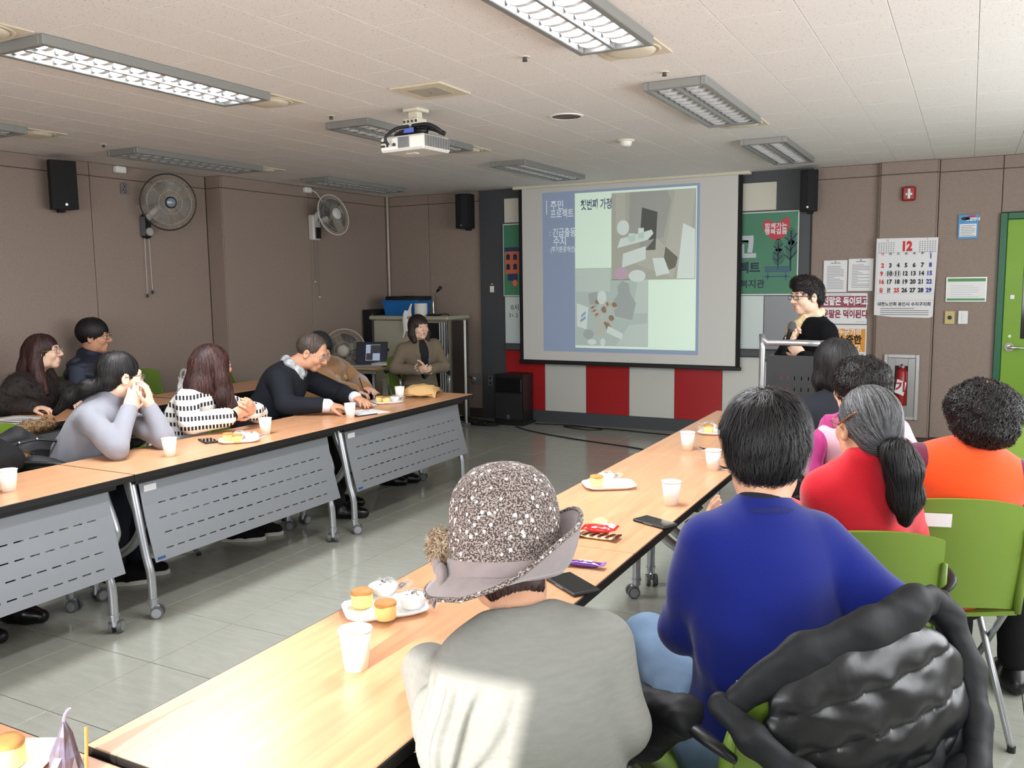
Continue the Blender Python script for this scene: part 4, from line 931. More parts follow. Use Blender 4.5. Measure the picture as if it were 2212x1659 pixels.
# small white sachets with black spoons by the cups
for x, y, rz, lab in ((-1.10, 4.14, .15, 'black plastic spoon on a white sachet between the two far cups'), (-.905, 3.755, .1, 'black plastic spoon on a white sachet beside the man\'s ear')):
    t = thing('plastic_spoon', lab, 'spoon', (x, y, TZ), rz, group='black spoons on sachets')
    obj('sachet', MB().box(-.03, .05, -.014, .014, 0, .003, .001), M_PAPER, t)
    obj('spoon', MB().tube([(-.045, 0, .018), (-.02, 0, .008), (.05, 0, .006)], [.002, .009, .004], 8, flat=.35, smooth=3), M_BLACK, t)
# the man's notebook, papers and pen
t = thing('notebook', 'open ring notebook in a black cover under the suit man\'s hands', 'notebook', (-3.45, 4.43, TZ), -.35)
obj('cover', MB().box(-.085, .10, -.075, .075, 0, .006, .002), M_BLACK, t); obj('pages', MB().box(-.08, .004, -.07, .07, .006, .013, .001).box(.012, .095, -.07, .07, .006, .011, .001), M_PAPER, t)
b = MB()
for k in range(12): b.tube([(.008+.007*math.cos(a), -.062+.0113*k, .011+.007*math.sin(a)) for a in np.linspace(0, 2*PI, 8, endpoint=False)], .0009, 4, closed=True)
obj('ring_binding', b, M_CHAR, t)
tag(obj('paper_sheet', MB().box(-.10, .10, -.06, .06, 0, .0012), M_PAPER, loc=(-3.42, 4.55, TZ), rotz=-.3), 'white sheet half under the open notebook', 'paper')
tag(obj('paper_sheet', MB().box(-.10, .10, -.07, .07, 0, .0012), M_PAPER, loc=(-3.70, 4.80, TZ), rotz=.3), 'white sheet in front of the brown coat person', 'paper')
# brown paper bag
t = thing('paper_bag', 'crumpled brown paper bag lying on the far left table', 'bag', (-3.58, 5.38, TZ), .35)
def bag(u, v):
    a = 2*PI*v; e = (1-abs(2*u-1)**6); L_ = .36
    x = (u-.5)*L_; w_ = .125*(1-.25*u); h_ = (.11-.06*u)*e
    cr = .004*math.sin(19*u+4*a)+.003*math.sin(11*a+7*u)
    z = h_*.5*(1+math.sin(a))+cr*e
    if u < .15: z += .02*(1-u/.15)*max(0, math.sin(a))
    return (w_*math.cos(a)+cr, x, max(.001, z))
obj('bag_body', MB().grid(bag, 24, 20, cv=True), mat('kraft_paper', (206, 168, 112), .75, bump=.3, bscale=60), t, smooth=False)
obj('folded_mouth', MB().sheet(lambda u, v: ((u-.5)*.22, -.19-.03*v, .02+.005*math.sin(8*u)+.01*v), 14, 4, .0015), MATS['kraft_paper'], t)
# small brown carton by the bob-haired woman
t = thing('paper_carton', 'small brown carton on the far right table beside the man\'s head', 'box', (-.93, 5.0, TZ), .5)
obj('carton_body', MB().box(-.045, .045, -.035, .035, 0, .05, .003), mat('carton_brown', (150, 112, 72), .7), t)
obj('open_flap', MB().sheet(lambda u, v: (-.045+.09*u, .035+.04*v, .05+.035*v), 3, 3, .002), MATS['carton_brown'], t)
# clear plastic bag on the back table
t = thing('plastic_bag', 'clear plastic carrier bag behind the cardigan woman', 'bag', (-5.22, 4.62, TZ), .2)
def pbag(u, v):
    a = 2*PI*u; r_ = (.095-.03*v)*(1+.12*math.sin(5*a+8*v)+.08*math.sin(9*a))
    return (r_*math.cos(a)*.6, r_*math.sin(a), .15*v+.008*math.sin(7*a))
M_PB = mat('clear_bag', (235, 238, 240), .12, alpha=.3, spec=.9)
obj('bag_body', MB().sheet(pbag, 36, 10, .0006), M_PB, t)
for s_ in (-1, 1): obj('bag_handle', MB().tube([(s_*.02, -.04, .14), (s_*.02, -.03, .19), (s_*.02, 0, .205), (s_*.02, .03, .19), (s_*.02, .04, .14)], [.012]*5, 6, flat=.15, smooth=4), M_PB, t)
obj('orange_box', MB().box(-.02, .02, .02, .07, .0, .10, .004), mat('orange_box', (228, 152, 60), .5), t)

# ================================================================ corner furniture
t = thing('equipment_cabinet', 'putty grey equipment cabinet in the corner behind the seated woman', 'cabinet', (-5.36, 8.05, 0))
M_PUT = mat('putty_metal', (176, 172, 152), .5)
obj('carcass', MB().box(-5.94, -4.96, 7.93, 8.35, .05, 1.13, .006), mat('putty_body', (150, 146, 130), .5), t, world=True)
obj('top', MB().box(-5.97, -4.93, 7.89, 8.37, 1.13, 1.175, .012), M_PUT, t, world=True)
obj('door', MB().box(-5.92, -5.27, 7.915, 7.93, .07, 1.12, .004), M_PUT, t, world=True)
obj('rack_bay', MB().box(-5.25, -5.06, 7.92, 7.931, .3, 1.10), M_BLACKM, t, world=True)
for k in range(4): obj('rack_rail', MB().box(-5.05+.03*k, -5.035+.03*k, 7.905, 7.93, .2, 1.11, .003), M_SILVER, t, world=True)
obj('latch', MB().box(-5.76, -5.72, 7.905, 7.917, .78, .81, .002), M_BLACK, t, world=True)
t = thing('storage_box', 'blue plastic storage box on the corner cabinet', 'box', (-5.60, 8.12, 1.176))
b = MB().prism([(-.20, -.14), (.20, -.14), (.20, .14), (-.20, .14)], 0, .165)
for i in range(4, 8): x, y, z = b.v[i]; b.v[i] = (x*1.14, y*1.12, z)
o = obj('tub', b, mat('blue_tub', (22, 104, 176), .3, coat=.3), t)
obj('rim', MB().box(-.235, .235, -.162, .162, .158, .172, .005), MATS['blue_tub'], t)
t = thing('folded_cloth', 'dark folded cloth lying on the blue storage box', 'cloth', (-5.58, 8.12, 1.348))
obj('cloth', MB().grid(lambda u, v: (.285*math.cos(2*PI*v)*(1-.0*u) if True else 0, .17*math.sin(2*PI*v), .0)if u < .01 else ((.29-.29*max(0, u-.5)*2)*math.cos(2*PI*v), (.17-.17*max(0, u-.5)*2)*math.sin(2*PI*v), min(u*2, 1)*.035+.006*math.sin(6*v*PI+4*u)), 9, 30, cv=True), M_BLACKM, t, smooth=True)
t = thing('paper_roll', 'white paper towel roll with a hanging sheet on the cabinet', 'paper towel', (-5.33, 7.99, 1.176))
obj('roll', MB().lathe([(.02, 0), (.072, 0), (.072, .135), (.02, .135), (.02, 0)], 28), mat('tissue', (226, 224, 220), .9), t, smooth=False)
obj('loose_sheet', MB().sheet(lambda u, v: (-.07-.085*u-.01*math.sin(6*v), -.06-.05*u-.04*v, .13-.26*v-.10*u+.02*math.sin(9*u+3*v)), 8, 12, .001), MATS['tissue'], t, smooth=True)
t = thing('desk_microphone', 'gooseneck microphone stand on the corner cabinet', 'microphone', (-5.17, 8.0, 1.176))
obj('base', MB().box(-.07, .07, -.05, .05, 0, .018, .008), M_BLACK, t)
obj('gooseneck', MB().tube([(0, 0, .015), (-.003, 0, .1), (-.002, 0, .17), (.012, 0, .225), (.05, 0, .265)], .005, 8, smooth=5), M_CHROME, t, smooth=True)
obj('clip', MB().tube([(.045, 0, .26), (.075, 0, .285), (.1, 0, .31)], [.012, .016, .02], 10), M_BLACK, t, smooth=True)
obj('cable', MB().tube([(.06, 0, .012), (.15, 0, .02), (.21, -.03, .005), (.235, -.1, -.1), (.24, -.1, -.4)], .005, 6, smooth=4), M_BLACK, t, smooth=True)
t = thing('tower_case', 'dark tower case standing between the cabinet and the corner', 'tower', (-6.0, 8.12, 0))
obj('case', MB().box(-.075, .075, -.2, .2, .02, 1.24, .008), M_BLACKM, t); obj('front_strip', MB().box(.05, .073, -.206, -.2, .1, 1.2, .003), M_CHAR, t)
obj('foot', MB().box(-.07, .07, -.19, .19, 0, .02), M_BLACK, t)
t = thing('standing_board', 'dark board with a white pole edge standing beside the cabinet', 'board', (-4.83, 7.88, 0))
obj('board', MB().box(-4.93, -4.735, 7.98, 8.0, .10, 1.13, .004), mat('brown_board', (58, 50, 46), .7), t, world=True)
obj('edge_pole', MB().tube([(-4.722, 7.9, .02), (-4.72, 7.9, 1.135)], .013, 10), M_WHITE, t, world=True, smooth=True)
obj('foot', MB().box(-4.95, -4.70, 7.85, 8.05, 0, .03, .006), M_GREY, t, world=True)
# side table with laptop
t = thing('side_table', 'small beech side table with metal legs holding the laptop', 'table', (-5.33, 6.96, 0))
obj('table_top', MB().box(-5.70, -5.02, 6.74, 7.16, .70, .722, .004), mat('beech_pale', (196, 160, 112), .4), t, world=True)
obj('apron', MB().box(-5.66, -5.06, 6.77, 6.79, .66, .70, .003), M_SILVER, t, world=True)
for x, y in ((-5.62, 6.79), (-5.1, 6.79), (-5.62, 7.12), (-5.1, 7.12)): obj('leg', MB().tube([(x, y, 0), (x, y, .70)], .0155, 10), M_LEG, t, world=True, smooth=True)
t = thing('laptop', 'open laptop on the side table showing the slide', 'laptop', (-5.25, 6.92, .7225), .42)
obj('base', MB().box(-.16, .16, -.11, .11, 0, .016, .004), M_SILVER, t)
lid = MB().box(-.16, .16, -.004, .004, 0, .225, .003).xf(Matrix.Translation((0, .11, .012)) @ Matrix.Rotation(-.32, 4, 'X'))
lo = obj('lid', lid, M_BLACK, t)
Ml = Matrix.Translation((0, .11, .012)) @ Matrix.Rotation(-.32, 4, 'X')
obj('display', MB().box(-.148, .148, -.0052, -.004, .015, .21).xf(Ml), mat('display_navy', (24, 28, 44), .3, emit=.25), lo)
obj('display_page', MB().box(-.06, .085, -.006, -.0052, .03, .195).xf(Ml), mat('display_page', (170, 184, 214), .3, emit=.35), lo)
obj('display_photo', MB().box(-.012, .085, -.0066, -.006, .105, .19).box(-.055, .012, -.0066, -.006, .035, .105).xf(Ml), mat('display_photo', (70, 70, 72), .3, emit=.1), lo)
obj('keyboard', MB().box(-.145, .145, -.02, .09, .0155, .0172), M_CHAR, t)
tag(obj('notepad', MB().box(-.06, .06, -.04, .04, 0, .012, .001).box(-.055, .06, -.04, .035, .012, .026, .001), mat('yellow_pad', (206, 190, 110), .7), loc=(-5.58, 6.86, .7225), rotz=.2), 'yellow note pads on the side table left of the laptop', 'notepad')
t = thing('paper_stack', 'stack of papers and a dark folder on the side table under the woman\'s elbow', 'papers', (-5.08, 7.0, .7225), .2)
obj('papers', MB().box(-.13, .1, -.1, .1, 0, .03, .002), M_PAPER, t); obj('folder', MB().box(-.02, .12, -.115, -.02, .0, .012, .002), M_BLACK, t); obj('charger', MB().box(.04, .09, .0, .05, .03, .055, .006), M_WHITE, t)
# floor fan behind the suit man
t = thing('floor_fan', 'pale standing fan behind the man in the dark suit', 'fan', (-5.74, 7.18, 0))
Mx = Matrix.Translation((.03, -.06, .845)) @ Matrix.Rotation(PI+.45, 4, 'Z') @ Matrix.Rotation(.08, 4, 'X')
fan_head(t, .225, M_CAGE, M_BLADED, [mat('fan_hub', (190, 186, 176), .4)], M_CAGE, Mx, .06, 80, True)
obj('pole', MB().tube([(0, .05, .03), (0, .05, .82)], .014, 10), M_CAGE, t, smooth=True); obj('neck_box', MB().box(-.04, .04, .0, .1, .78, .92, .02), M_FANW, t)
obj('base', MB().lathe([(0, .035), (.05, .035), (.18, .012), (.19, 0)], 28, (0, .05, 0)), M_FANW, t, smooth=True)
t = thing('white_bin', 'low white box under the side table', 'box', (-5.2, 7.45, 0))
obj('bin_body', MB().box(-.2, .2, -.12, .12, 0, .52, .01), M_WHITE, t); obj('bin_lid', MB().box(-.205, .205, -.125, .125, .52, .54, .006), M_WHITE, t)

# ================================================================ lectern
t = thing('lectern', 'silver framed lectern with a slotted dark panel in front of the speaking woman', 'lectern', (-.95, 5.55, 0), .0)
lx0, lx1, ly = -1.13, -.78, 5.51
obj('front_frame', MB().tube([(lx0, ly, .03), (lx0, ly, 1.10), (lx0+.03, ly, 1.137), (lx1-.0, ly, 1.137)], .019, 12, smooth=3), M_LEG, t, world=True, smooth=True)
obj('side_tube', MB().tube([(lx1, ly, 1.137), (lx1, ly+.02, 1.05), (lx1, ly+.05, .03)], .018, 12), M_LEG, t, world=True, smooth=True)
obj('end_cap', MB().cyl((lx1, ly, 1.137), .021, .02, 12, axis=0), M_GREY, t, world=True)
b = MB(); M_LP = mat('lectern_panel', (40, 42, 44), .4, metal=.3)
x0, x1, z0, z1 = lx0+.025, lx1-.02, .2, 1.06
rows = [.53, .61, .69, .77, .85, .92]; sh = .025; cols_ = [x0+.05+.041*k for k in range(6)]
z = z0
for r_ in rows:
    b.box(x0, x1, ly-.004, ly, z, r_-sh/2); xa = x0
    for c_ in cols_: b.box(xa, c_-.003, ly-.004, ly, r_-sh/2, r_+sh/2); xa = c_+.003
    b.box(xa, x1, ly-.004, ly, r_-sh/2, r_+sh/2); z = r_+sh/2
b.box(x0, x1, ly-.004, ly, z, z1)
obj('slotted_panel', b, M_LP, t, world=True)
obj('reading_top', MB().box(lx0-.03, lx1+.05, ly+.06, ly+.42, 1.01, 1.03, .004), mat('lectern_top', (120, 122, 124), .12, metal=.5), t, world=True)
obj('rear_leg', MB().tube([(lx0, ly+.36, .03), (lx0, ly+.36, 1.01)], .018, 12).tube([(lx1, ly+.36, .03), (lx1, ly+.36, 1.01)], .018, 12), M_LEG, t, world=True, smooth=True)
obj('base_bar', MB().tube([(lx0, ly-.1, .03), (lx0, ly+.46, .03)], .02, 10).tube([(lx1, ly-.1, .03), (lx1, ly+.46, .03)], .02, 10), M_LEG, t, world=True, smooth=True)
tag(obj('lectern_papers', MB().box(-.14, .14, -.1, .1, 0, .004), M_PAPER, loc=(-.95, 5.75, 1.0305), rotz=.1), 'white papers lying on the lectern top', 'paper')
# ================================================================ implicit surfaces for bodies, hair and cloth
V3 = lambda *a: np.array(a, np.float32)
def nrm(v): v = np.asarray(v, np.float32); return v/max(np.linalg.norm(v), 1e-9)
class SDF:
    def __init__(s): s.p = []; s.lo = V3(1e9, 1e9, 1e9); s.hi = -s.lo; s.noise = None
    def _b(s, c, r): c = np.asarray(c, np.float32); s.lo = np.minimum(s.lo, c-r); s.hi = np.maximum(s.hi, c+r)
    def cap(s, a, b, ra, rb=None, k=.03, op=1, fl=None):
        a = np.asarray(a, np.float32); b = np.asarray(b, np.float32); rb = ra if rb is None else rb; ba = b-a; bb = max(float(ba @ ba), 1e-9)
        if fl is None:
            def f(P):
                h = np.clip(((P-a) @ ba)/bb, 0, 1); q = P-a-h[:, None]*ba
                return np.sqrt(np.einsum('ij,ij->i', q, q))-(ra+(rb-ra)*h)
        else:                               # flattened along axis fl[0] by factor fl[1]
            ax = nrm(fl[0]); g = 1/fl[1]-1
            def f(P):
                h = np.clip(((P-a) @ ba)/bb, 0, 1); q = P-a-h[:, None]*ba; q = q+np.outer(q @ ax, ax)*g
                return (np.sqrt(np.einsum('ij,ij->i', q, q))-(ra+(rb-ra)*h))*(.5+.5*fl[1])
        s.p.append((f, k, op))
        if op > 0: s._b(a, ra); s._b(b, rb)
        return s
    def path(s, pts, rs, k=.02, op=1, fl=None):
        rs = rs if hasattr(rs, '__len__') else [rs]*len(pts)
        for i in range(len(pts)-1): s.cap(pts[i], pts[i+1], rs[i], rs[i+1], k, op, fl)
        return s
    def ell(s, c, r, R=None, k=.03, op=1):
        c = np.asarray(c, np.float32); r = np.asarray(r, np.float32); Rm = np.eye(3, dtype=np.float32) if R is None else np.asarray(R, np.float32)  # columns = axes
        def f(P):
            q = (P-c) @ Rm; k0 = np.sqrt(np.sum((q/r)**2, 1)); k1 = np.sqrt(np.sum((q/(r*r))**2, 1))
            return k0*(k0-1)/np.maximum(k1, 1e-6)
        s.p.append((f, k, op))
        if op > 0: s._b(c, float(r.max()))
        return s
    def fn(s, f, k=.01, op=1, c=None, r=0):
        s.p.append((f, k, op))
        if c is not None: s._b(c, r)
        return s
    def ev(s, P):
        P = np.asarray(P, np.float32); d = None
        for f, k, op in s.p:
            e = f(P)
            if d is None: d = e
            elif op > 0:
                h = np.clip(.5+.5*(d-e)/k, 0, 1); d = d*(1-h)+e*h-k*h*(1-h)
            else:
                h = np.clip(.5-.5*(d+e)/k, 0, 1); d = d*(1-h)-e*h+k*h*(1-h)
        if s.noise is not None: d = d+s.noise(P)
        return d
    def grad(s, P, h=.002):
        d0 = s.ev(P); g = np.stack([s.ev(P+np.eye(3, dtype=np.float32)[i]*h)-d0 for i in range(3)], 1)
        return d0, g/np.maximum(np.linalg.norm(g, axis=1, keepdims=True), 1e-9)
    def mesh(s, h):
        m = h*3+.012; lo = s.lo-m; B = 4
        n = np.ceil((s.hi+m-lo)/(h*B)).astype(int)
        ax = [lo[i]+(np.arange(n[i])*B+(B-1)/2)*h for i in range(3)]
        C = np.stack(np.meshgrid(*ax, indexing='ij'), -1).reshape(-1, 3)
        d = s.ev(C); near = np.abs(d) < h*B*1.6+.006
        Vb = np.repeat(d[:, None], B**3, 1)
        off = np.stack(np.meshgrid(*[np.arange(B)-(B-1)/2]*3, indexing='ij'), -1).reshape(-1, 3).astype(np.float32)*h
        Pn = (C[near][:, None, :]+off[None]).reshape(-1, 3)
        Vb[near] = s.ev(Pn).reshape(-1, B**3)
        V = Vb.reshape(n[0], n[1], n[2], B, B, B).transpose(0, 3, 1, 4, 2, 5).reshape(n[0]*B, n[1]*B, n[2]*B)
        return nets(V, lo, h)
def nets(V, lo, h):
    S = V < 0; nx, ny, nz = V.shape
    def cn(a): return [a[i:nx-1+i, j:ny-1+j, k:nz-1+k] for i in (0, 1) for j in (0, 1) for k in (0, 1)]
    c8 = cn(S); tot = sum(c.astype(np.int8) for c in c8); act = (tot > 0) & (tot < 8)
    ijk = np.argwhere(act); idx = -np.ones(act.shape, np.int32); idx[act] = np.arange(len(ijk))
    vals = np.stack([c[act] for c in cn(V)], 1)
    cor = np.array([(i, j, k) for i in (0, 1) for j in (0, 1) for k in (0, 1)], np.float32)
    acc = np.zeros((len(ijk), 3), np.float32); cnt = np.zeros(len(ijk), np.float32)
    for a in range(8):
        for b in range(a+1, 8):
            if np.abs(cor[a]-cor[b]).sum() != 1: continue
            va, vb = vals[:, a], vals[:, b]; m = (va < 0) != (vb < 0)
            t = np.where(m, va/np.where(m, va-vb, 1), 0)
            acc += np.where(m[:, None], cor[a]+(cor[b]-cor[a])*t[:, None], 0); cnt += m
    verts = lo+(ijk+acc/np.maximum(cnt, 1)[:, None])*h
    F = []
    for ax in range(3):
        sl0 = [slice(1, -1)]*3; sl0[ax] = slice(0, -1); sl1 = list(sl0); sl1[ax] = slice(1, None)
        a, b = S[tuple(sl0)], S[tuple(sl1)]; e = np.argwhere(a != b)
        if not len(e): continue
        inside = a[tuple(e.T)]
        base = e.copy(); o1, o2 = [(1, 2), (2, 0), (0, 1)][ax]
        p = e.copy(); p[:, o1] += 1; p[:, o2] += 1      # cell index of (+,+)
        def cell(d1, d2): q = p.copy(); q[:, o1] += d1; q[:, o2] += d2; return idx[tuple(q.T)]
        q = np.stack([cell(-1, -1), cell(0, -1), cell(0, 0), cell(-1, 0)], 1)
        q[~inside] = q[~inside][:, ::-1]; F.append(q)
    F = np.concatenate(F) if F else np.zeros((0, 4), np.int32)
    return verts.astype(np.float32), F[(F >= 0).all(1)]
def folds(amp, f, seed, dirs=None):
    r = np.random.RandomState(seed); K = r.normal(size=(4, 3)); K /= np.linalg.norm(K, axis=1, keepdims=True)
    if dirs is not None: K = K*.35+np.asarray(dirs); K /= np.linalg.norm(K, axis=1, keepdims=True)
    K = (K*f*np.array([1, 1.7, .6, 2.6])[:, None]).astype(np.float32); ph = r.uniform(0, 6.3, 4)
    Wd = (r.normal(size=(3,))*f*.5).astype(np.float32)
    def g(P):
        wv = 1.2*np.sin(P @ Wd+ph[0]); d = 0
        for i in range(4): d = d+np.sin(P @ K[i]+ph[i]+wv)*(1, .6, .8, .35)[i]
        return (amp*.4*d).astype(np.float32)
    return g
def sdf_obj(name, sd, h, m, parent, world=True, smooth=True):
    v, f = sd.mesh(h); return put(name, npmesh(name, v, f, m, smooth), parent, world)
def strands(sd, roots, flow, n, steps, step, width, lift=.0015, curl=0, seed=0, jitter=.15, rise=0):
    r = np.random.RandomState(seed); P = roots[r.choice(len(roots), n)].astype(np.float32); V = []; F = []
    ph = r.uniform(0, 6.3, n); jj = r.normal(size=(n, 3)).astype(np.float32)*jitter; lf = (lift*r.uniform(.2, 1.8, n)).astype(np.float32)
    prevW = None
    for i in range(steps):
        d, g = sd.grad(P); P = P-(d-lf*(1+rise*i/steps))[:, None]*g
        fl = flow(P)+jj; t = fl-np.sum(fl*g, 1, keepdims=True)*g*(.97 if rise == 0 else .8); t /= np.maximum(np.linalg.norm(t, axis=1, keepdims=True), 1e-6)
        W = np.cross(t, g); wd = width*(1-.75*(i/(steps-1))**2)
        Q = P+(W*np.sin(ph+i*1.9)[:, None]+g*np.cos(ph+i*1.9)[:, None])*curl if curl else P
        V.append(np.stack([Q-W*wd, Q+g*wd*.5, Q+W*wd], 1))
        P = P+t*step
    V = np.stack(V, 1)                                  # n,steps,3,3
    base = (np.arange(n)[:, None]*steps+np.arange(steps-1)[None])*3
    F = np.concatenate([np.stack([base+a, base+b, base+3+b, base+3+a], -1).reshape(-1, 4) for a, b in ((0, 1), (1, 2))])
    return V.reshape(-1, 3), F
def hair_mat(name, rgb, rgb2=None, rough=.5):
    if name in MATS: return MATS[name]
    m = mat(name, rgb, rough, spec=.4); nt = m.node_tree; N = nt.nodes.new; L = nt.links.new; b = nt.nodes['Principled BSDF']
    g = N('ShaderNodeNewGeometry'); r = N('ShaderNodeValToRGB'); L(g.outputs['Random Per Island'], r.inputs[0])
    r.color_ramp.elements[0].color = (*lin(rgb), 1); r.color_ramp.elements[1].color = (*lin(rgb2 or tuple(min(255, c*1.5+6) for c in rgb)), 1)
    r.color_ramp.elements[0].position = .35
    L(r.outputs[0], b.inputs['Base Color']); return m
def skin_mat(name, rgb):
    m = mat(name, rgb, .5, var=.07, vscale=35, bump=.04, bscale=500, spec=.4)
    return m

# ---------------------------------------------------------------- people
class Head:
    def __init__(s, c, look, upv=(0, 0, 1), sc=1.0):
        s.c = np.asarray(c, np.float32); s.f = nrm(look); u = np.asarray(upv, np.float32); s.r = nrm(np.cross(s.f, u)); s.u = np.cross(s.r, s.f)
        s.R = np.stack([s.r, s.f, s.u], 1).astype(np.float32); s.s = sc
    def __call__(s, x, y, z): return s.c+s.R @ (np.array([x, y, z], np.float32)*s.s)
    def loc(s, P): return ((P-s.c) @ s.R)/s.s
def head_sdf(H, neck=None, nr=.05, fem=True, face=True):
    k = H.s; S = SDF(); E = lambda c, r, kk, op=1: S.ell(H(*c), np.array(r)*k, H.R, kk*k, op)
    E((0, -.014, .032), (.073, .093, .082), .02)
    E((0, .018, -.03), (.0585 if fem else .062, .066, .078), .035)
    E((0, .055, -.092), (.026 if fem else .032, .022, .022), .03)
    for x in (-1, 1):
        E((x*.04, .052, -.028), (.024, .03, .026), .025)
        E((x*.048, .0, -.07), (.02, .04, .028), .03)
    if face:
        S.cap(H(-.034, .079, .020), H(.034, .079, .020), .011*k, k=.02*k)
        for x in (-1, 1): E((x*.0315, .098, .001), (.019, .016, .0125), .012, -1)
        S.cap(H(0, .088, .012), H(0, .105, -.028), .0075*k, .0125*k, k=.012*k)
        for x in (-1, 1): E((x*.0115, .094, -.033), (.0075, .011, .0075), .008)
        S.cap(H(-.018, .079, -.060), H(.018, .079, -.060), .0085*k, k=.012*k); S.cap(H(-.014, .078, -.071), H(.014, .078, -.071), .0085*k, k=.012*k)
    for x in (-1, 1):
        E((x*.077, -.008, -.012), (.0085, .020, .032), .008)
        E((x*.083, -.006, -.01), (.005, .011, .018), .006, -1)
    if neck is not None: S.cap(H(0, -.022, -.055), np.asarray(neck), nr*k, nr*1.08*k, k=.03*k)
    return S
def hand_sdf(W, D, N, thumb, curl=(.5, .5, .5, .5), tcurl=.3, sc=1.0, spread=.06, arm=None):
    """W wrist, D towards the fingers, N out of the palm, thumb=+1 if the thumb lies on cross(D,N)"""
    W = np.asarray(W, np.float32); D = nrm(D); N = np.asarray(N, np.float32); N = nrm(N-D*(N @ D)); X = np.cross(D, N)*thumb; k = sc; S = SDF()
    A = lambda x, y, z: W+(X*x+D*y+N*z)*k
    R = np.stack([X, D, N], 1)
    S.ell(A(0, .05, 0), np.array((.041, .054, .0165))*k, R, .01)
    S.ell(A(.024, .03, .008), np.array((.018, .032, .015))*k, R, .012)
    S.cap(A(0, -.02, 0), A(0, .02, 0), .025*k, .027*k, k=.02)
    if arm is not None: S.cap(arm, A(0, 0, 0), .036*k, .026*k, k=.02)
    for i, (x, l) in enumerate(((.029, .070), (.0095, .079), (-.0105, .073), (-.029, .057))):
        c = curl[i] if hasattr(curl, '__len__') else curl; p = A(x, .088-(.007 if i in (0, 3) else 0)-(.006 if i == 3 else 0), 0); a = c*.55; sp = x*spread*18
        for j, (fr, r0, r1) in enumerate(((.46, .0098, .009), (.30, .009, .0082), (.24, .0082, .0072))):
            d = nrm(D*math.cos(a)+N*math.sin(a)+X*sp*.25); q = p+d*l*fr*k; S.cap(p, q, r0*k, r1*k, k=.004); p = q; a += c*(.95 if j == 0 else .75)
    p = A(.03, .028, .006); a = .75
    for l, r0, r1 in ((.036, .0125, .0105), (.032, .0105, .0095), (.026, .0095, .008)):
        d = nrm(D*math.cos(a)+X*math.sin(a)+N*tcurl*1.2); q = p+d*l*k; S.cap(p, q, r0*k, r1*k, k=.006); p = q; a -= tcurl*.9
    return S
def merge(ms):
    v = []; f = []; n = 0
    for a, b in ms: v.append(a); f.append(b+n); n += len(a)
    return np.concatenate(v), np.concatenate(f)
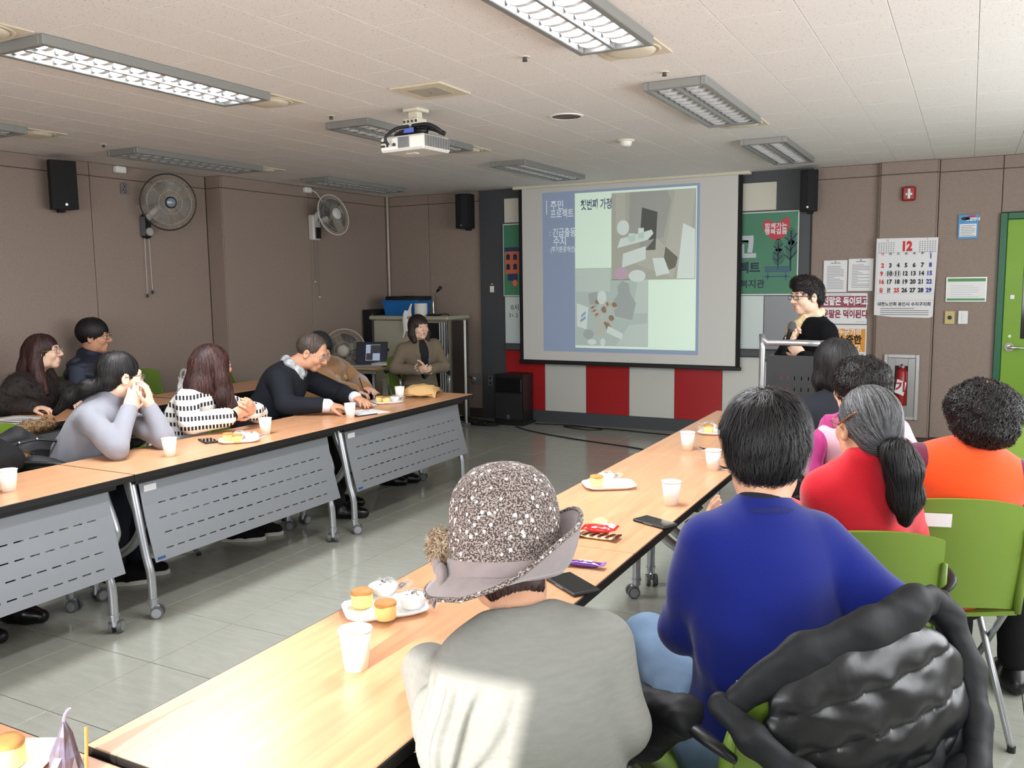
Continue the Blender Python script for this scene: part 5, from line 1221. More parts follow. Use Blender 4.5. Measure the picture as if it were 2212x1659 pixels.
class Person:
    def __init__(s, label, pv, face, nb, head, look, upv=(0, 0, 1), skin='skin_a', hsc=1.0, shw=.165, girth=1.0, fem=True, detail=True, group=None, knees=None, feet=None, standing=False, up_head=True):
        s.pv = np.array(pv, np.float32); s.nb = np.array(nb, np.float32); a = math.radians(face); s.F = V3(-math.sin(a), math.cos(a), 0); s.R = V3(math.cos(a), math.sin(a), 0)
        s.U = nrm(s.nb-s.pv); s.Ft = nrm(np.cross(s.U, s.R)); s.Rt = np.cross(s.Ft, s.U); s.g = girth; s.fem = fem
        s.T = np.stack([s.Rt, s.Ft, s.U], 1); s.sh = {e: s.nb+s.Rt*x*shw-s.U*.062 for e, x in (('L', -1), ('R', 1))}
        s.root = thing('person', label, 'person', (float(pv[0]), float(pv[1]), 0.0), group=group)
        s.H = Head(head, look, upv, hsc); s.skin = MATS[skin]; s.pieces = []; s.el = {}; s.wr = {}; s.detail = detail
        hp = {e: s.pv+s.R*x*.09 for e, x in (('L', -1), ('R', 1))}; s.hp = hp
        if standing: s.kn = {e: V3(hp[e][0], hp[e][1], .47)+s.F*.02 for e in 'LR'}; s.an = {e: V3(hp[e][0], hp[e][1], .08) for e in 'LR'}
        else:
            s.kn = {e: (np.array(knees[e], np.float32) if knees and e in knees else V3(*(hp[e][:2]+s.F[:2]*.41+s.R[:2]*(.03 if e == 'R' else -.03)), .50)) for e in 'LR'}
            s.an = {e: (np.array(feet[e], np.float32) if feet and e in feet else V3(*(s.kn[e][:2]-s.F[:2]*.03), .075)) for e in 'LR'}
    def arm(s, e, el, wr): s.el[e] = np.array(el, np.float32); s.wr[e] = np.array(wr, np.float32); return s
    def head(s, h=.0045, nr=.05, face=True):
        S = head_sdf(s.H, s.nb+s.U*-.01, nr, s.fem, face); s.hs = S; s.pieces.append(S.mesh(h)); return s
    def hand(s, e, D, N, curl=.5, tcurl=.3, sc=.95, h=.004, spread=.06):
        # the thumb of a right hand with fingers along D and palm N lies on cross(D,N)*-1
        thumb = -1 if e == 'R' else 1
        S = hand_sdf(s.wr[e], D, N, thumb, curl, tcurl, sc, spread, s.el[e]*.6+s.wr[e]*.4); s.pieces.append(S.mesh(h)); return s
    def torso(s, S, g=1.0, ex=0.0, waist=True):
        g = g*s.g; L = float(np.linalg.norm(s.nb-s.pv)); T = s.T
        S.ell(s.pv+s.U*.04, np.array((.165*g+ex, .125*g+ex, .12+ex)), T, .05)
        S.ell(s.pv+s.U*L*.42, np.array((.148*g+ex, .112*g+ex, .16+ex)), T, .08)
        S.ell(s.pv+s.U*L*.74+s.Ft*.01, np.array((.158*g+ex, .112*g+ex, .155+ex)), T, .07)
        S.cap(s.sh['L']*.9+s.nb*.1-s.U*.012, s.sh['R']*.9+s.nb*.1-s.U*.012, .047*g**.5+ex*.8, k=.05)
        S.cap(s.nb-s.U*.03, s.nb-s.U*.07, .055*g**.5+ex*.5, .065*g**.5+ex, k=.05)
        return S
    def sleeves(s, S, r=(.058, .047, .036), ex=0.0, cuff=1.0, k=.03, sides='LR', kk=.03):
        for e in sides:
            if e not in s.el: continue
            w_ = s.el[e]+(s.wr[e]-s.el[e])*cuff
            q = .85; S.cap(s.sh[e], s.el[e], (r[0]*q+ex*.8)*s.g**.5, (r[1]*q+ex*.8)*s.g**.5, k=kk); S.cap(s.el[e], w_, (r[1]*q+ex*.8)*s.g**.5, r[2]*.9+ex*.7, k=.018)
        return S
    def finish(s):
        S = SDF(); s.torso(S, .8); 
        for e in 'LR':
            if e in s.el: S.cap(s.sh[e], s.el[e], .04, .034, k=.03); S.cap(s.el[e], s.wr[e], .034, .022, k=.02)
            S.cap(s.hp[e], s.kn[e], .07, .05, k=.04); S.cap(s.kn[e], s.an[e], .048, .034, k=.02)
        s.pieces.append(S.mesh(.018))
        v, f = merge(s.pieces); put('body', npmesh('body', v, f, s.skin), s.root, True); return s
    def top(s, m, h=.009, ex=.012, noise=None, name='sweater', extra=None, r=(.058, .047, .036), cuff=1.0, g=1.0):
        S = SDF(); s.torso(S, g, ex); s.sleeves(S, r, ex, cuff)
        if extra: extra(S)
        S.noise = noise; s.ts = S; o = sdf_obj(name, S, h, m, s.root); return o
    def legs(s, m, shoe=None, h=.014, r=(.095, .07, .058), noise=None, name='trousers', hem=.86, shoe_name='shoe', sole=None):
        S = SDF(); S.ell(s.pv-s.U*.01, np.array((.18*s.g, .135*s.g, .12)), s.T, .04)
        for e in 'LR':
            b = s.kn[e]+(s.an[e]-s.kn[e])*hem; S.cap(s.hp[e], s.kn[e], r[0]*s.g, r[1], k=.05); S.cap(s.kn[e], b, r[1], r[2], k=.02)
        S.noise = noise or folds(.004, 55, 5); sdf_obj(name, S, h, m, s.root)
        if shoe:
            for e in 'LR':
                a = s.an[e]; F = s.F; Q = SDF(); z = lambda p, zz: V3(p[0], p[1], zz)
                Q.cap(a, z(a, .05), .042, .045); Q.path([z(a-F*.03, .042), z(a+F*.08, .04), z(a+F*.15, .033)], [.04, .042, .032], .03)
                Q.fn(lambda P: P[:, 2]-.004 if False else -(P[:, 2]-.003), .004, -1) if False else None
                so = sdf_obj(shoe_name, Q, .008, shoe, s.root)
                if sole: obj('sole', MB().prism([(x, y) for x, y in ((a[0]+F[0]*t_+s.R[0]*w_, a[1]+F[1]*t_+s.R[1]*w_) for t_, w_ in ((-.07, -.03), (-.07, .03), (.0, .04), (.1, .045), (.17, .03), (.19, 0), (.17, -.03), (.1, -.045), (0, -.04)))], .0, .022), sole, so)
        return s
    def face(s, lip=(176, 96, 92), brow='hair_black', eyes=True, smile=0):
        H = s.H; k = H.s
        for x in (-1, 1):
            if eyes:
                e = MB().sph(tuple(H(x*.0315, .0775, .0005)), .0125*k, 14, 10); o = obj('eye', e, mat('eye_white', (224, 218, 212), .2), s.root, True, True)
                obj('iris', MB().sph(tuple(H(x*.0315+.001*x, .0845, .0005)), .0066*k, 12, 8), mat('iris_dark', (30, 18, 14), .1), o, True)
                S = SDF().cap(H(x*.017, .0885, .007), H(x*.047, .083, .0065), .0032*k, .003*k, k=.004); sdf_obj('eyelid', S, .0025, s.skin, s.root)
            S = SDF().path([H(x*.016, .0905, .0215), H(x*.032, .0905, .0265), H(x*.05, .082, .0225)], [.0028*k, .003*k, .0018*k], .003); sdf_obj('eyebrow', S, .0022, MATS[brow], s.root)
        S = SDF().path([H(-.021, .080, -.0625+smile), H(-.008, .0875, -.0595), H(.008, .0875, -.0595), H(.021, .080, -.0625+smile)], [.002*k, .0042*k, .0042*k, .002*k], .003).path([H(-.017, .0805, -.0665+smile*.6), H(0, .0868, -.0715), H(.017, .0805, -.0665+smile*.6)], [.0025*k, .005*k, .0025*k], .004)
        sdf_obj('lips', S, .0025, mat('lip_%d_%d_%d' % lip, lip, .4), s.root); return s
    def glasses(s, m, rx=.024, rz=.017, r=.0013, round_=False):
        H = s.H; b = MB()
        for x in (-1, 1):
            b.tube([tuple(H(x*.033+rx*np.sign(math.cos(a))*abs(math.cos(a))**(1 if round_ else .6), .1005-.004*abs(math.cos(a))*(1 if math.cos(a)*x > 0 else 0), -.002+rz*np.sign(math.sin(a))*abs(math.sin(a))**(1 if round_ else .6))) for a in np.linspace(0, 2*PI, 22, endpoint=False)], r*H.s, 6, closed=True)
            b.tube([tuple(H(x*(.033+rx), .0965, .004)), tuple(H(x*.073, .08, .006)), tuple(H(x*.081, .02, .004)), tuple(H(x*.082, -.012, -.006))], r*H.s, 6)
        b.tube([tuple(H(-.010, .102, .002)), tuple(H(0, .106, .004)), tuple(H(.010, .102, .002))], r*H.s, 6)
        o = obj('glasses', b, m, s.root, True, True)
        for x in (-1, 1): obj('lens', MB().lathe([(0, .0004), (.5, .0004), (1, .0002), (1, -.0002), (.5, -.0004), (0, -.0004)], 20).xf(Matrix(((H.r[0]*rx, H.u[0]*rz, H.f[0], H(x*.033, .0995, -.002)[0]), (H.r[1]*rx, H.u[1]*rz, H.f[1], H(x*.033, .0995, -.002)[1]), (H.r[2]*rx, H.u[2]*rz, H.f[2], H(x*.033, .0995, -.002)[2]), (0, 0, 0, 1)))), mat('lens_glass', (230, 236, 236), .04, alpha=.14), o, True)
        return s
    def hair(s, build, m, h=.005, n=1200, steps=8, step=.014, width=.0016, flow=None, lift=.002, curl=0, seed=1, jitter=.15, noise=None, root_ok=None, name='hair', rise=0):
        S = SDF(); build(S, s.H); S.noise = noise; s.hsd = S; v, f = S.mesh(h)
        me = [(v, f)]
        if n:
            H = s.H; rts = v if root_ok is None else v[root_ok(H.loc(v))]
            def fl(P):
                q = H.loc(P); o = q-np.array((0, -.035, .12), np.float32); d = np.stack([o[:, 0]*1.0, o[:, 1]*1.0, o[:, 2]*1.3-.04], 1); d /= np.maximum(np.linalg.norm(d, axis=1, keepdims=True), 1e-6)
                return (d @ H.R.T+np.array((0, 0, -.55), np.float32)).astype(np.float32)
            me.append(strands(S, rts, flow or fl, n, steps, step, width, lift, curl, seed, jitter, rise))
        v, f = merge(me); return put(name, npmesh(name, v, f, m), s.root, True)
skin_mat('skin_a', (222, 176, 150)); skin_mat('skin_b', (205, 152, 122)); skin_mat('skin_c', (232, 192, 168)); skin_mat('skin_d', (214, 164, 134))
hair_mat('hair_black', (16, 14, 15), (40, 38, 40)); hair_mat('hair_darkbrown', (34, 23, 21), (66, 44, 38)); hair_mat('hair_brown', (40, 26, 24), (92, 54, 48)); hair_mat('hair_grey', (42, 42, 45), (128, 128, 130)); hair_mat('hair_grey_man', (54, 44, 40), (98, 84, 76)); hair_mat('hair_curly', (18, 14, 14), (42, 34, 34), .45)
def cap_hair(S, H, r=(.083, .103, .096), c=(0, -.018, .034), face=((0, .125, -.03), (.085, .085, .10)), kk=.012):
    S.ell(H(*c), np.array(r)*H.s, H.R, .02)
    S.ell(H(*face[0]), np.array(face[1])*H.s, H.R, kk, -1)
# ================================================================ the people on the left
C_ = chair
M_LGREY = mat('knit_light_grey', (138, 139, 148), .9, bump=.15, bscale=500, sheen=.2, spec=.2)
M_DENIM = mat('denim_dark', (30, 38, 56), .85, bump=.2, bscale=700)
M_BLKCLO = mat('black_cloth', (20, 20, 22), .85, bump=.2, bscale=300, spec=.2)
M_WSOLE = mat('sole_white', (214, 210, 202), .6)
M_BSHOE = mat('black_leather', (14, 14, 15), .3)
M_GOLD = mat('gold_wire', (170, 140, 90), .3, metal=.9); M_DWIRE = mat('dark_wire', (50, 40, 38), .35, metal=.6)
LEFTG = 'people seated at the left tables'
def drop(H, S, pts, rs, k=.015, fl=None): S.path([H(*p) for p in pts], [r*H.s for r in rs], k, 1, fl)

# --- woman in a light grey turtleneck, hands over her mouth
p = Person('woman in a light grey turtleneck covering her mouth with both hands', (-4.13, 2.80, .50), -52, (-3.93, 2.945, .935), (-3.885, 3.012, 1.075), (.25, .96, -.10), skin='skin_c', girth=1.02, group=LEFTG, hsc=1.05,
           knees={'L': (-3.78, 3.08, .50), 'R': (-3.76, 2.86, .50)}, feet={'L': (-3.90, 3.02, .075), 'R': (-3.87, 2.88, .075)})
p.arm('R', (-3.635, 2.765, .755), (-3.765, 2.955, .905)).arm('L', (-3.66, 3.07, .755), (-3.735, 3.06, .905))
p.head().hand('R', (.02, .42, .9), (-.75, .35, -.1), (.35, .3, .35, .45), .2).hand('L', (-.05, .02, 1), (-.7, -.5, 0), .5, .3).finish()
p.top(M_LGREY, .008, .014, folds(.006, 34, 3), extra=lambda S: (S.cap(p.nb-p.U*.03, p.nb+p.U*.035+p.F*.012, .07, .062, k=.02)), r=(.062, .05, .038))
p.legs(M_DENIM, M_BLKCLO, sole=M_WSOLE)
p.face((190, 110, 104)).glasses(M_DWIRE, .022, .018, round_=True)
def hb(S, H):
    cap_hair(S, H, (.081, .102, .094), (0, -.02, .03), ((.0, .115, -.045), (.088, .075, .092)))
    S.ell(H(0, -.06, -.03), np.array((.066, .05, .05))*H.s, H.R, .02)
    drop(H, S, [(0, -.105, -.045), (-.03, -.15, -.06), (-.085, -.20, -.11), (-.13, -.25, -.19)], [.028, .034, .032, .012], .02)
p.hair(hb, MATS['hair_black'], .0055, 1500, 8, .016, .0016)
C_(-4.15, 2.78, -52, 'green chair under the grey sweater woman with a dark coat on it')
# --- woman in a black and white cardigan
def cardigan():
    m = mat('cardigan_check', (232, 230, 224), .9); nt = m.node_tree; N = nt.nodes.new; L = nt.links.new; b = nt.nodes['Principled BSDF']
    g = N('ShaderNodeTexCoord'); sep = N('ShaderNodeSeparateXYZ'); L(g.outputs['Object'], sep.inputs[0])
    def mth(op, a, b_=None):
        n = N('ShaderNodeMath'); n.operation = op
        for i, v in enumerate((a, b_)):
            if v is None: continue
            if isinstance(v, (int, float)): n.inputs[i].default_value = v
            else: L(v, n.inputs[i])
        return n.outputs[0]
    u = mth('ADD', mth('MULTIPLY', sep.outputs[0], .8), mth('MULTIPLY', sep.outputs[1], .9))
    row = mth('LESS_THAN', mth('FRACT', mth('MULTIPLY', sep.outputs[2], 19)), .45)
    colm = mth('LESS_THAN', mth('FRACT', mth('MULTIPLY', u, 44)), .6)
    big = mth('LESS_THAN', mth('FRACT', mth('MULTIPLY', u, 14.67)), .9)
    f = mth('MULTIPLY', mth('MULTIPLY', row, colm), big); mx = N('ShaderNodeMix'); mx.data_type = 'RGBA'; L(f, mx.inputs[0])
    mx.inputs[6].default_value = (*lin((232, 230, 224)), 1); mx.inputs[7].default_value = (*lin((26, 26, 30)), 1); L(mx.outputs[2], b.inputs['Base Color']); return m
p = Person('long-haired woman in a black and white checked cardigan clasping her hands', (-4.16, 3.50, .50), -60, (-3.995, 3.63, .925), (-3.955, 3.70, 1.06), (.22, .97, .0), skin='skin_d', girth=.98, group=LEFTG, hsc=1.06,
           knees={'L': (-3.76, 3.74, .5), 'R': (-3.75, 3.55, .5)}, feet={'L': (-3.86, 3.86, .075), 'R': (-3.88, 3.73, .075)})
p.arm('R', (-3.83, 3.40, .765), (-3.70, 3.585, .795)).arm('L', (-3.78, 3.86, .77), (-3.685, 3.735, .80))
p.head().hand('R', (.35, .85, .28), (-.5, .35, .1), (.35, .5, .5, .6), .3).hand('L', (.35, -.62, .45), (-.5, -.4, .3), (.6, .6, .6, .6), .4).finish()
p.top(cardigan(), .008, .014, folds(.005, 36, 8), 'cardigan', r=(.064, .056, .05), cuff=.86)
for e in 'LR': sdf_obj('black_cuff', SDF().cap(p.el[e]*.3+p.wr[e]*.7, p.wr[e], .046, .036, k=.01), .007, M_BLKCLO, p.root)
p.legs(M_BLKCLO, M_BLKCLO, sole=M_WSOLE); p.face()
def hb(S, H):
    cap_hair(S, H, (.087, .106, .097), (0, -.016, .03), ((.0, .135, -.04), (.075, .07, .09)))
    for x in (-1, 1): drop(H, S, [(x*.06, -.005, .02), (x*.078, .0, -.06), (x*.083, .0, -.16), (x*.085, .015, -.27)], [.038, .036, .036, .02], .03)
    drop(H, S, [(0, -.075, .0), (0, -.095, -.1), (0, -.105, -.2), (.0, -.09, -.29)], [.062, .066, .062, .03], .04)
    drop(H, S, [(.04, .05, -.02), (.07, .03, -.12), (.085, .05, -.24), (.08, .06, -.33)], [.02, .03, .035, .02], .03)
p.hair(hb, MATS['hair_brown'], .006, 2200, 10, .026, .002, flow=lambda P: np.tile(V3(0, 0, -1), (len(P), 1)), seed=4)
C_(-4.18, 3.50, -60, 'green chair under the cardigan woman')
# --- man in a dark suit
M_SUIT = mat('suit_navy', (30, 33, 40), .85, bump=.15, bscale=600, spec=.2)
p = Person('grey-haired man in a dark suit with a patterned scarf writing in a notebook', (-4.22, 4.30, .50), -62, (-4.00, 4.415, .985), (-3.865, 4.485, 1.085), (.86, .28, -.42), (.3, .1, 1), skin='skin_b', girth=1.18, fem=False, shw=.18, group=LEFTG, hsc=1.03,
           knees={'L': (-3.78, 4.55, .5), 'R': (-3.76, 4.30, .5)}, feet={'L': (-3.80, 4.62, .075), 'R': (-3.60, 4.40, .075)})
p.arm('R', (-3.86, 4.20, .765), (-3.60, 4.30, .765)).arm('L', (-3.86, 4.76, .77), (-3.655, 4.66, .765))
p.head(nr=.056).hand('R', (.72, .62, -.12), (-.1, .1, -1), (.5, .55, .65, .75), .4).hand('L', (.8, -.3, -.1), (0, 0, -1), (.4, .45, .5, .6), .3).finish()
def ex(S):
    for x in (-1, 1): S.path([p.nb+p.R*x*.075-p.U*.02, p.nb+p.F*.10+p.R*x*.075-p.U*.14, p.nb+p.F*.13+p.R*x*.02-p.U*.30], [.022, .024, .014], .02)
p.top(M_SUIT, .008, .02, folds(.006, 26, 12), 'jacket', extra=ex, r=(.064, .054, .042), cuff=.80)
for e in 'LR': sdf_obj('shirt_cuff', SDF().cap(p.el[e]*.24+p.wr[e]*.76, p.wr[e], .044, .042, k=.01), .006, mat('shirt_white', (218, 222, 236), .7), p.root)
S = SDF().path([p.nb+p.U*.05-p.F*.05, p.nb+p.R*.075+p.U*.035, p.nb+p.F*.085+p.R*.055-p.U*.03, p.nb+p.F*.13+p.R*.04-p.U*.15], [.032, .03, .032, .026], .02).path([p.nb+p.U*.05-p.F*.05, p.nb-p.R*.075+p.U*.02, p.nb+p.F*.085-p.R*.045-p.U*.04, p.nb+p.F*.12-p.R*.02-p.U*.14], [.032, .03, .03, .024], .02); S.noise = folds(.004, 70, 5)
sdf_obj('scarf', S, .006, mat('scarf_grey', (172, 174, 178), .9, var=.45, vscale=38, vcol=(196, 198, 202)), p.root)
p.legs(mat('trousers_black', (18, 18, 20), .9), M_BSHOE)
p.face((160, 96, 84), 'hair_grey_man').glasses(M_ALU, .021, .015)
def hb(S, H):
    S.ell(H(0, -.02, .03), np.array((.079, .10, .088))*H.s, H.R, .02); S.ell(H(0, .125, -.005), np.array((.11, .085, .125))*H.s, H.R, .02, -1)
    S.ell(H(0, -.01, -.095), np.array((.1, .09, .06))*H.s, H.R, .01, -1)
p.hair(hb, MATS['hair_grey_man'], .005, 1300, 7, .012, .0012, lift=.001)
C_(-4.24, 4.28, -62, 'green chair under the man in the dark suit')
# --- person in a brown coat, head hidden behind the suit man
M_BROWN = mat('brown_wool', (142, 104, 66), .95, bump=.2, bscale=200, sheen=.4)
p = Person('person in a brown coat with a fur hood behind the suit man, writing', (-4.52, 5.20, .50), -75, (-4.34, 5.20, .93), (-4.265, 5.03, 1.055), (.75, -.2, -.5), skin='skin_a', girth=1.1, group=LEFTG, knees={'L': (-4.0, 5.42, .5), 'R': (-4.0, 5.22, .5)}, feet={'L': (-3.86, 5.42, .075), 'R': (-3.9, 5.3, .075)})
p.arm('R', (-4.16, 5.06, .76), (-3.985, 5.04, .745)).arm('L', (-4.22, 5.42, .76), (-4.03, 5.24, .745))
p.head(face=False).hand('R', (.6, .5, -.1), (0, 0, -1), .7, .4, h=.005).hand('L', (.8, -.3, 0), (0, 0, -1), .4, h=.005).finish()
p.top(M_BROWN, .010, .03, folds(.008, 26, 21), 'coat', r=(.066, .058, .05), cuff=.95)
S = SDF().path([p.nb-p.F*.07+p.U*.02, p.nb+p.R*.11-p.U*.02, p.nb+p.F*.12+p.R*.07-p.U*.13, p.nb+p.F*.14+p.R*.03-p.U*.2], [.055, .05, .05, .02], .02).path([p.nb-p.F*.07+p.U*.02, p.nb-p.R*.11-p.U*.02, p.nb+p.F*.12-p.R*.07-p.U*.12], [.055, .05, .045], .02); S.noise = folds(.006, 120, 2)
v, f = S.mesh(.007); sv, sfc = strands(S, v, lambda P: np.tile(V3(.3, -.2, -.6), (len(P), 1)), 1600, 3, .012, .0016, .004, seed=3, jitter=.6, rise=2)
hood = put('fur_hood', npmesh('fur_hood', *merge([(v, f), (sv, sfc)]), hair_mat('fur_beige', (168, 140, 104), (214, 192, 156), .8)), p.root, True)
p.legs(M_BLKCLO, M_BSHOE); p.hair(lambda S, H: cap_hair(S, H), MATS['hair_black'], .008, 300)
tag(obj('pen', MB().tube([(-3.90, 5.08, .735), (-3.915, 5.07, .79), (-3.93, 5.06, .85)], [.002, .004, .004], 8), M_BLACK, smooth=True), 'black pen held by the brown coat person', 'pen')
C_(-4.56, 5.20, -75, 'chair with black arms under the brown coat person')
# --- young woman in a beige suit by the cabinet
M_BEIGE = mat('suit_beige', (122, 110, 94), .9, bump=.12, bscale=500, spec=.15)
p = Person('smiling bob-haired woman in a beige suit seated by the corner cabinet', (-4.66, 6.93, .49), -122, (-4.585, 6.83, .985), (-4.565, 6.80, 1.118), (.80, -.38, .10), (-.05, 0, 1), skin='skin_c', girth=.98, group=LEFTG,
           knees={'L': (-4.32, 6.70, .50), 'R': (-4.5, 6.52, .5)}, feet={'L': (-4.3, 6.66, .08), 'R': (-4.46, 6.5, .08)})
p.arm('R', (-4.70, 6.58, .75), (-4.46, 6.62, .735)).arm('L', (-4.36, 6.90, .75), (-4.39, 6.66, .735))
p.head().hand('R', (.75, -.1, .1), (.2, .5, .3), .8, .3, h=.0045).hand('L', (-.45, -.35, .1), (-.2, -.5, .2), .9, .3, h=.0045).finish()
def lap(S): S.cap(p.nb+p.Ft*.10-p.U*.05, p.nb+p.Ft*.14-p.U*.42, .035, .03, .02, -1, fl=(p.Ft, 3))
p.top(mat('blouse_black', (14, 15, 18), .8), .010, .012, None, 'blouse', extra=lambda S: S.cap(p.nb, p.nb+p.U*.055, .055, .052, k=.02))
S = SDF(); p.torso(S, 1.0, .02); S.cap(p.nb+p.Ft*.16+p.U*.05, p.nb+p.Ft*.17-p.U*.30, .052, .040, k=.01, op=-1, fl=(p.Ft, 2.2)); p.sleeves(S, (.058, .05, .042), .018, .96)
for x in (-1, 1): S.path([p.nb+p.R*x*.075, p.nb+p.Ft*.11+p.R*x*.06-p.U*.10, p.nb+p.Ft*.125+p.R*x*.048-p.U*.26], [.018, .022, .012], .012)
S.noise = folds(.004, 30, 3); sdf_obj('jacket', S, .008, M_BEIGE, p.root)
b = MB(); Pn = lambda a, f_, u: tuple(p.nb+p.Rt*a+p.Ft*f_+p.U*u)
for x in (-1, 1): b.tube([Pn(x*.05, .03, .02), Pn(x*.045, .10, -.06), Pn(x*.028, .143, -.2), Pn(0, .15, -.33)], .0035, 6, smooth=4)
obj('lanyard', b, mat('lanyard_blue', (44, 96, 160), .6), p.root, True, True)
p.legs(M_BEIGE, M_BSHOE, r=(.09, .075, .07)); p.face((178, 80, 78), 'hair_darkbrown', smile=.004)
def hb(S, H):
    cap_hair(S, H, (.088, .107, .098), (0, -.014, .03), ((.012, .125, -.055), (.072, .068, .092)))
    for x in (-1, 1): drop(H, S, [(x*.065, -.005, .01), (x*.078, .0, -.06), (x*.07, .015, -.125)], [.034, .034, .022], .03)
    drop(H, S, [(0, -.07, .0), (0, -.075, -.06), (0, -.06, -.11)], [.06, .062, .045], .03)
p.hair(hb, MATS['hair_darkbrown'], .0055, 1300, 8, .018, .0016, flow=lambda P: np.tile(V3(0, 0, -1), (len(P), 1)), lift=.001)
C_(-4.68, 6.95, -122, 'green chair with black arms under the woman in the beige suit')
# --- man in a navy vest against the wall
p = Person('man in a navy padded vest and glasses sitting against the left wall', (-6.04, 4.38, .48), -62, (-6.02, 4.40, .99), (-5.98, 4.43, 1.155), (.78, .60, -.02), skin='skin_b', girth=1.2, fem=False, shw=.175, group=LEFTG, hsc=1.1)
p.arm('R', (-5.88, 4.18, .77), (-5.66, 4.30, .74)).arm('L', (-5.80, 4.64, .77), (-5.62, 4.52, .745))
p.head(.0055, nr=.056).hand('R', (.7, .5, 0), (0, 0, -1), .6, h=.006).hand('L', (.7, -.3, 0), (0, 0, -1), .6, h=.006).finish()
S = SDF(); p.torso(S, 1.0, .012); p.sleeves(S, (.06, .05, .04), .014); S.noise = folds(.004, 40, 7); sdf_obj('shirt', S, .010, mat('shirt_slate', (62, 68, 84), .9, bump=.2, bscale=300), p.root)
S = SDF(); p.torso(S, 1.06, .03); S.cap(p.nb, p.nb+p.U*.03, .075, .08, k=.03); bands = lambda P: (.006*np.cos(P[:, 2]*75)).astype(np.float32); S.noise = bands; sdf_obj('padded_vest', S, .010, mat('vest_navy', (26, 32, 52), .6), p.root)
p.legs(M_BLKCLO, M_BSHOE); p.face((150, 90, 80)).glasses(M_DWIRE, .023, .016)
p.hair(lambda S, H: cap_hair(S, H, (.087, .107, .10), (0, -.018, .036), ((.0, .125, -.07), (.09, .085, .095))), MATS['hair_black'], .006, 1000, 7, .014, .0016)
C_(-6.02, 4.40, -62, 'green chair under the man in the navy vest')
# --- long-haired woman in a black fur-collared coat
p = Person('long-haired woman with glasses in a black coat with a fur collar at the far left', (-5.84, 3.68, .47), -60, (-5.77, 3.76, .915), (-5.70, 3.82, 1.09), (.78, .58, .10), skin='skin_c', girth=1.08, hsc=1.05, group=LEFTG)
p.arm('R', (-5.72, 3.46, .76), (-5.5, 3.56, .74)).arm('L', (-5.56, 4.02, .76), (-5.46, 3.86, .745))
p.head(.005).hand('R', (.7, .5, 0), (0, 0, -1), .6, h=.006).hand('L', (.7, -.3, 0), (0, 0, -1), .6, h=.006).finish()
M_FURB = hair_mat('fur_black', (16, 14, 14), (44, 36, 34), .8)
S = SDF(); p.torso(S, 1.1, .03); p.sleeves(S, (.068, .06, .05), .02); S.noise = folds(.008, 60, 9); v, f = S.mesh(.010)
me = merge([(v, f), strands(S, v, lambda P: np.tile(V3(.2, .1, -.8), (len(P), 1)), 2200, 3, .013, .0018, .005, seed=2, jitter=.6, rise=2)])
put('fur_coat', npmesh('fur_coat', *me, M_FURB), p.root, True)
p.legs(M_BLKCLO, M_BSHOE); p.face((196, 112, 108), 'hair_darkbrown', smile=.002).glasses(M_GOLD, .024, .021, round_=True)
def hb(S, H):
    cap_hair(S, H, (.083, .104, .096), (0, -.018, .03), ((.0, .12, -.045), (.082, .075, .098)))
    for x in (-1, 1): drop(H, S, [(x*.062, -.03, .02), (x*.078, -.04, -.08), (x*.09, -.03, -.18), (x*.10, .0, -.26)], [.036, .038, .04, .02], .03)
    drop(H, S, [(0, -.085, .0), (0, -.11, -.1), (0, -.13, -.2), (0, -.13, -.28)], [.058, .066, .066, .03], .04)
p.hair(hb, MATS['hair_brown'], .006, 1800, 10, .024, .002, flow=lambda P: np.tile(V3(0, 0, -1), (len(P), 1)), seed=6)
C_(-5.86, 3.66, -60, 'green chair at the left edge under the black-coated woman')
# --- person mostly outside the left edge: black sleeve and boot
p = Person('person in black cut off by the left edge, sleeve and boot showing', (-4.18, 2.05, .50), -70, (-4.02, 2.10, .96), (-3.95, 2.06, 1.10), (.6, .8, 0), skin='skin_a', group=LEFTG, detail=False,
           knees={'L': (-3.80, 2.28, .5), 'R': (-3.75, 2.05, .5)}, feet={'L': (-3.86, 2.33, .075), 'R': (-3.8, 2.1, .075)})
p.arm('L', (-3.875, 2.375, .755), (-3.74, 2.10, .745)).arm('R', (-3.86, 1.85, .76), (-3.66, 1.9, .745))
p.head(.007, face=False).hand('L', (.3, -.8, 0), (0, 0, -1), .6, h=.006).hand('R', (.8, .2, 0), (0, 0, -1), .6, h=.006).finish()
p.top(M_BLKCLO, .011, .025, folds(.006, 40, 2), 'jacket', r=(.066, .058, .05)); p.legs(M_BLKCLO, M_BSHOE)
p.hair(lambda S, H: cap_hair(S, H), MATS['hair_black'], .008, 0)
C_(-4.2, 2.04, -70, 'chair under the person cut off by the left edge')
# empty chairs along the left wall and at the far right
C_(-5.93, 5.02, -78, 'empty green chair by the left wall behind the cardigan woman', 0)
C_(-5.86, 6.02, -70, 'empty green chair by the left wall left of the suit man', 0)
C_(-.02, 4.72, 40, 'empty green chair below the extinguisher cabinet')
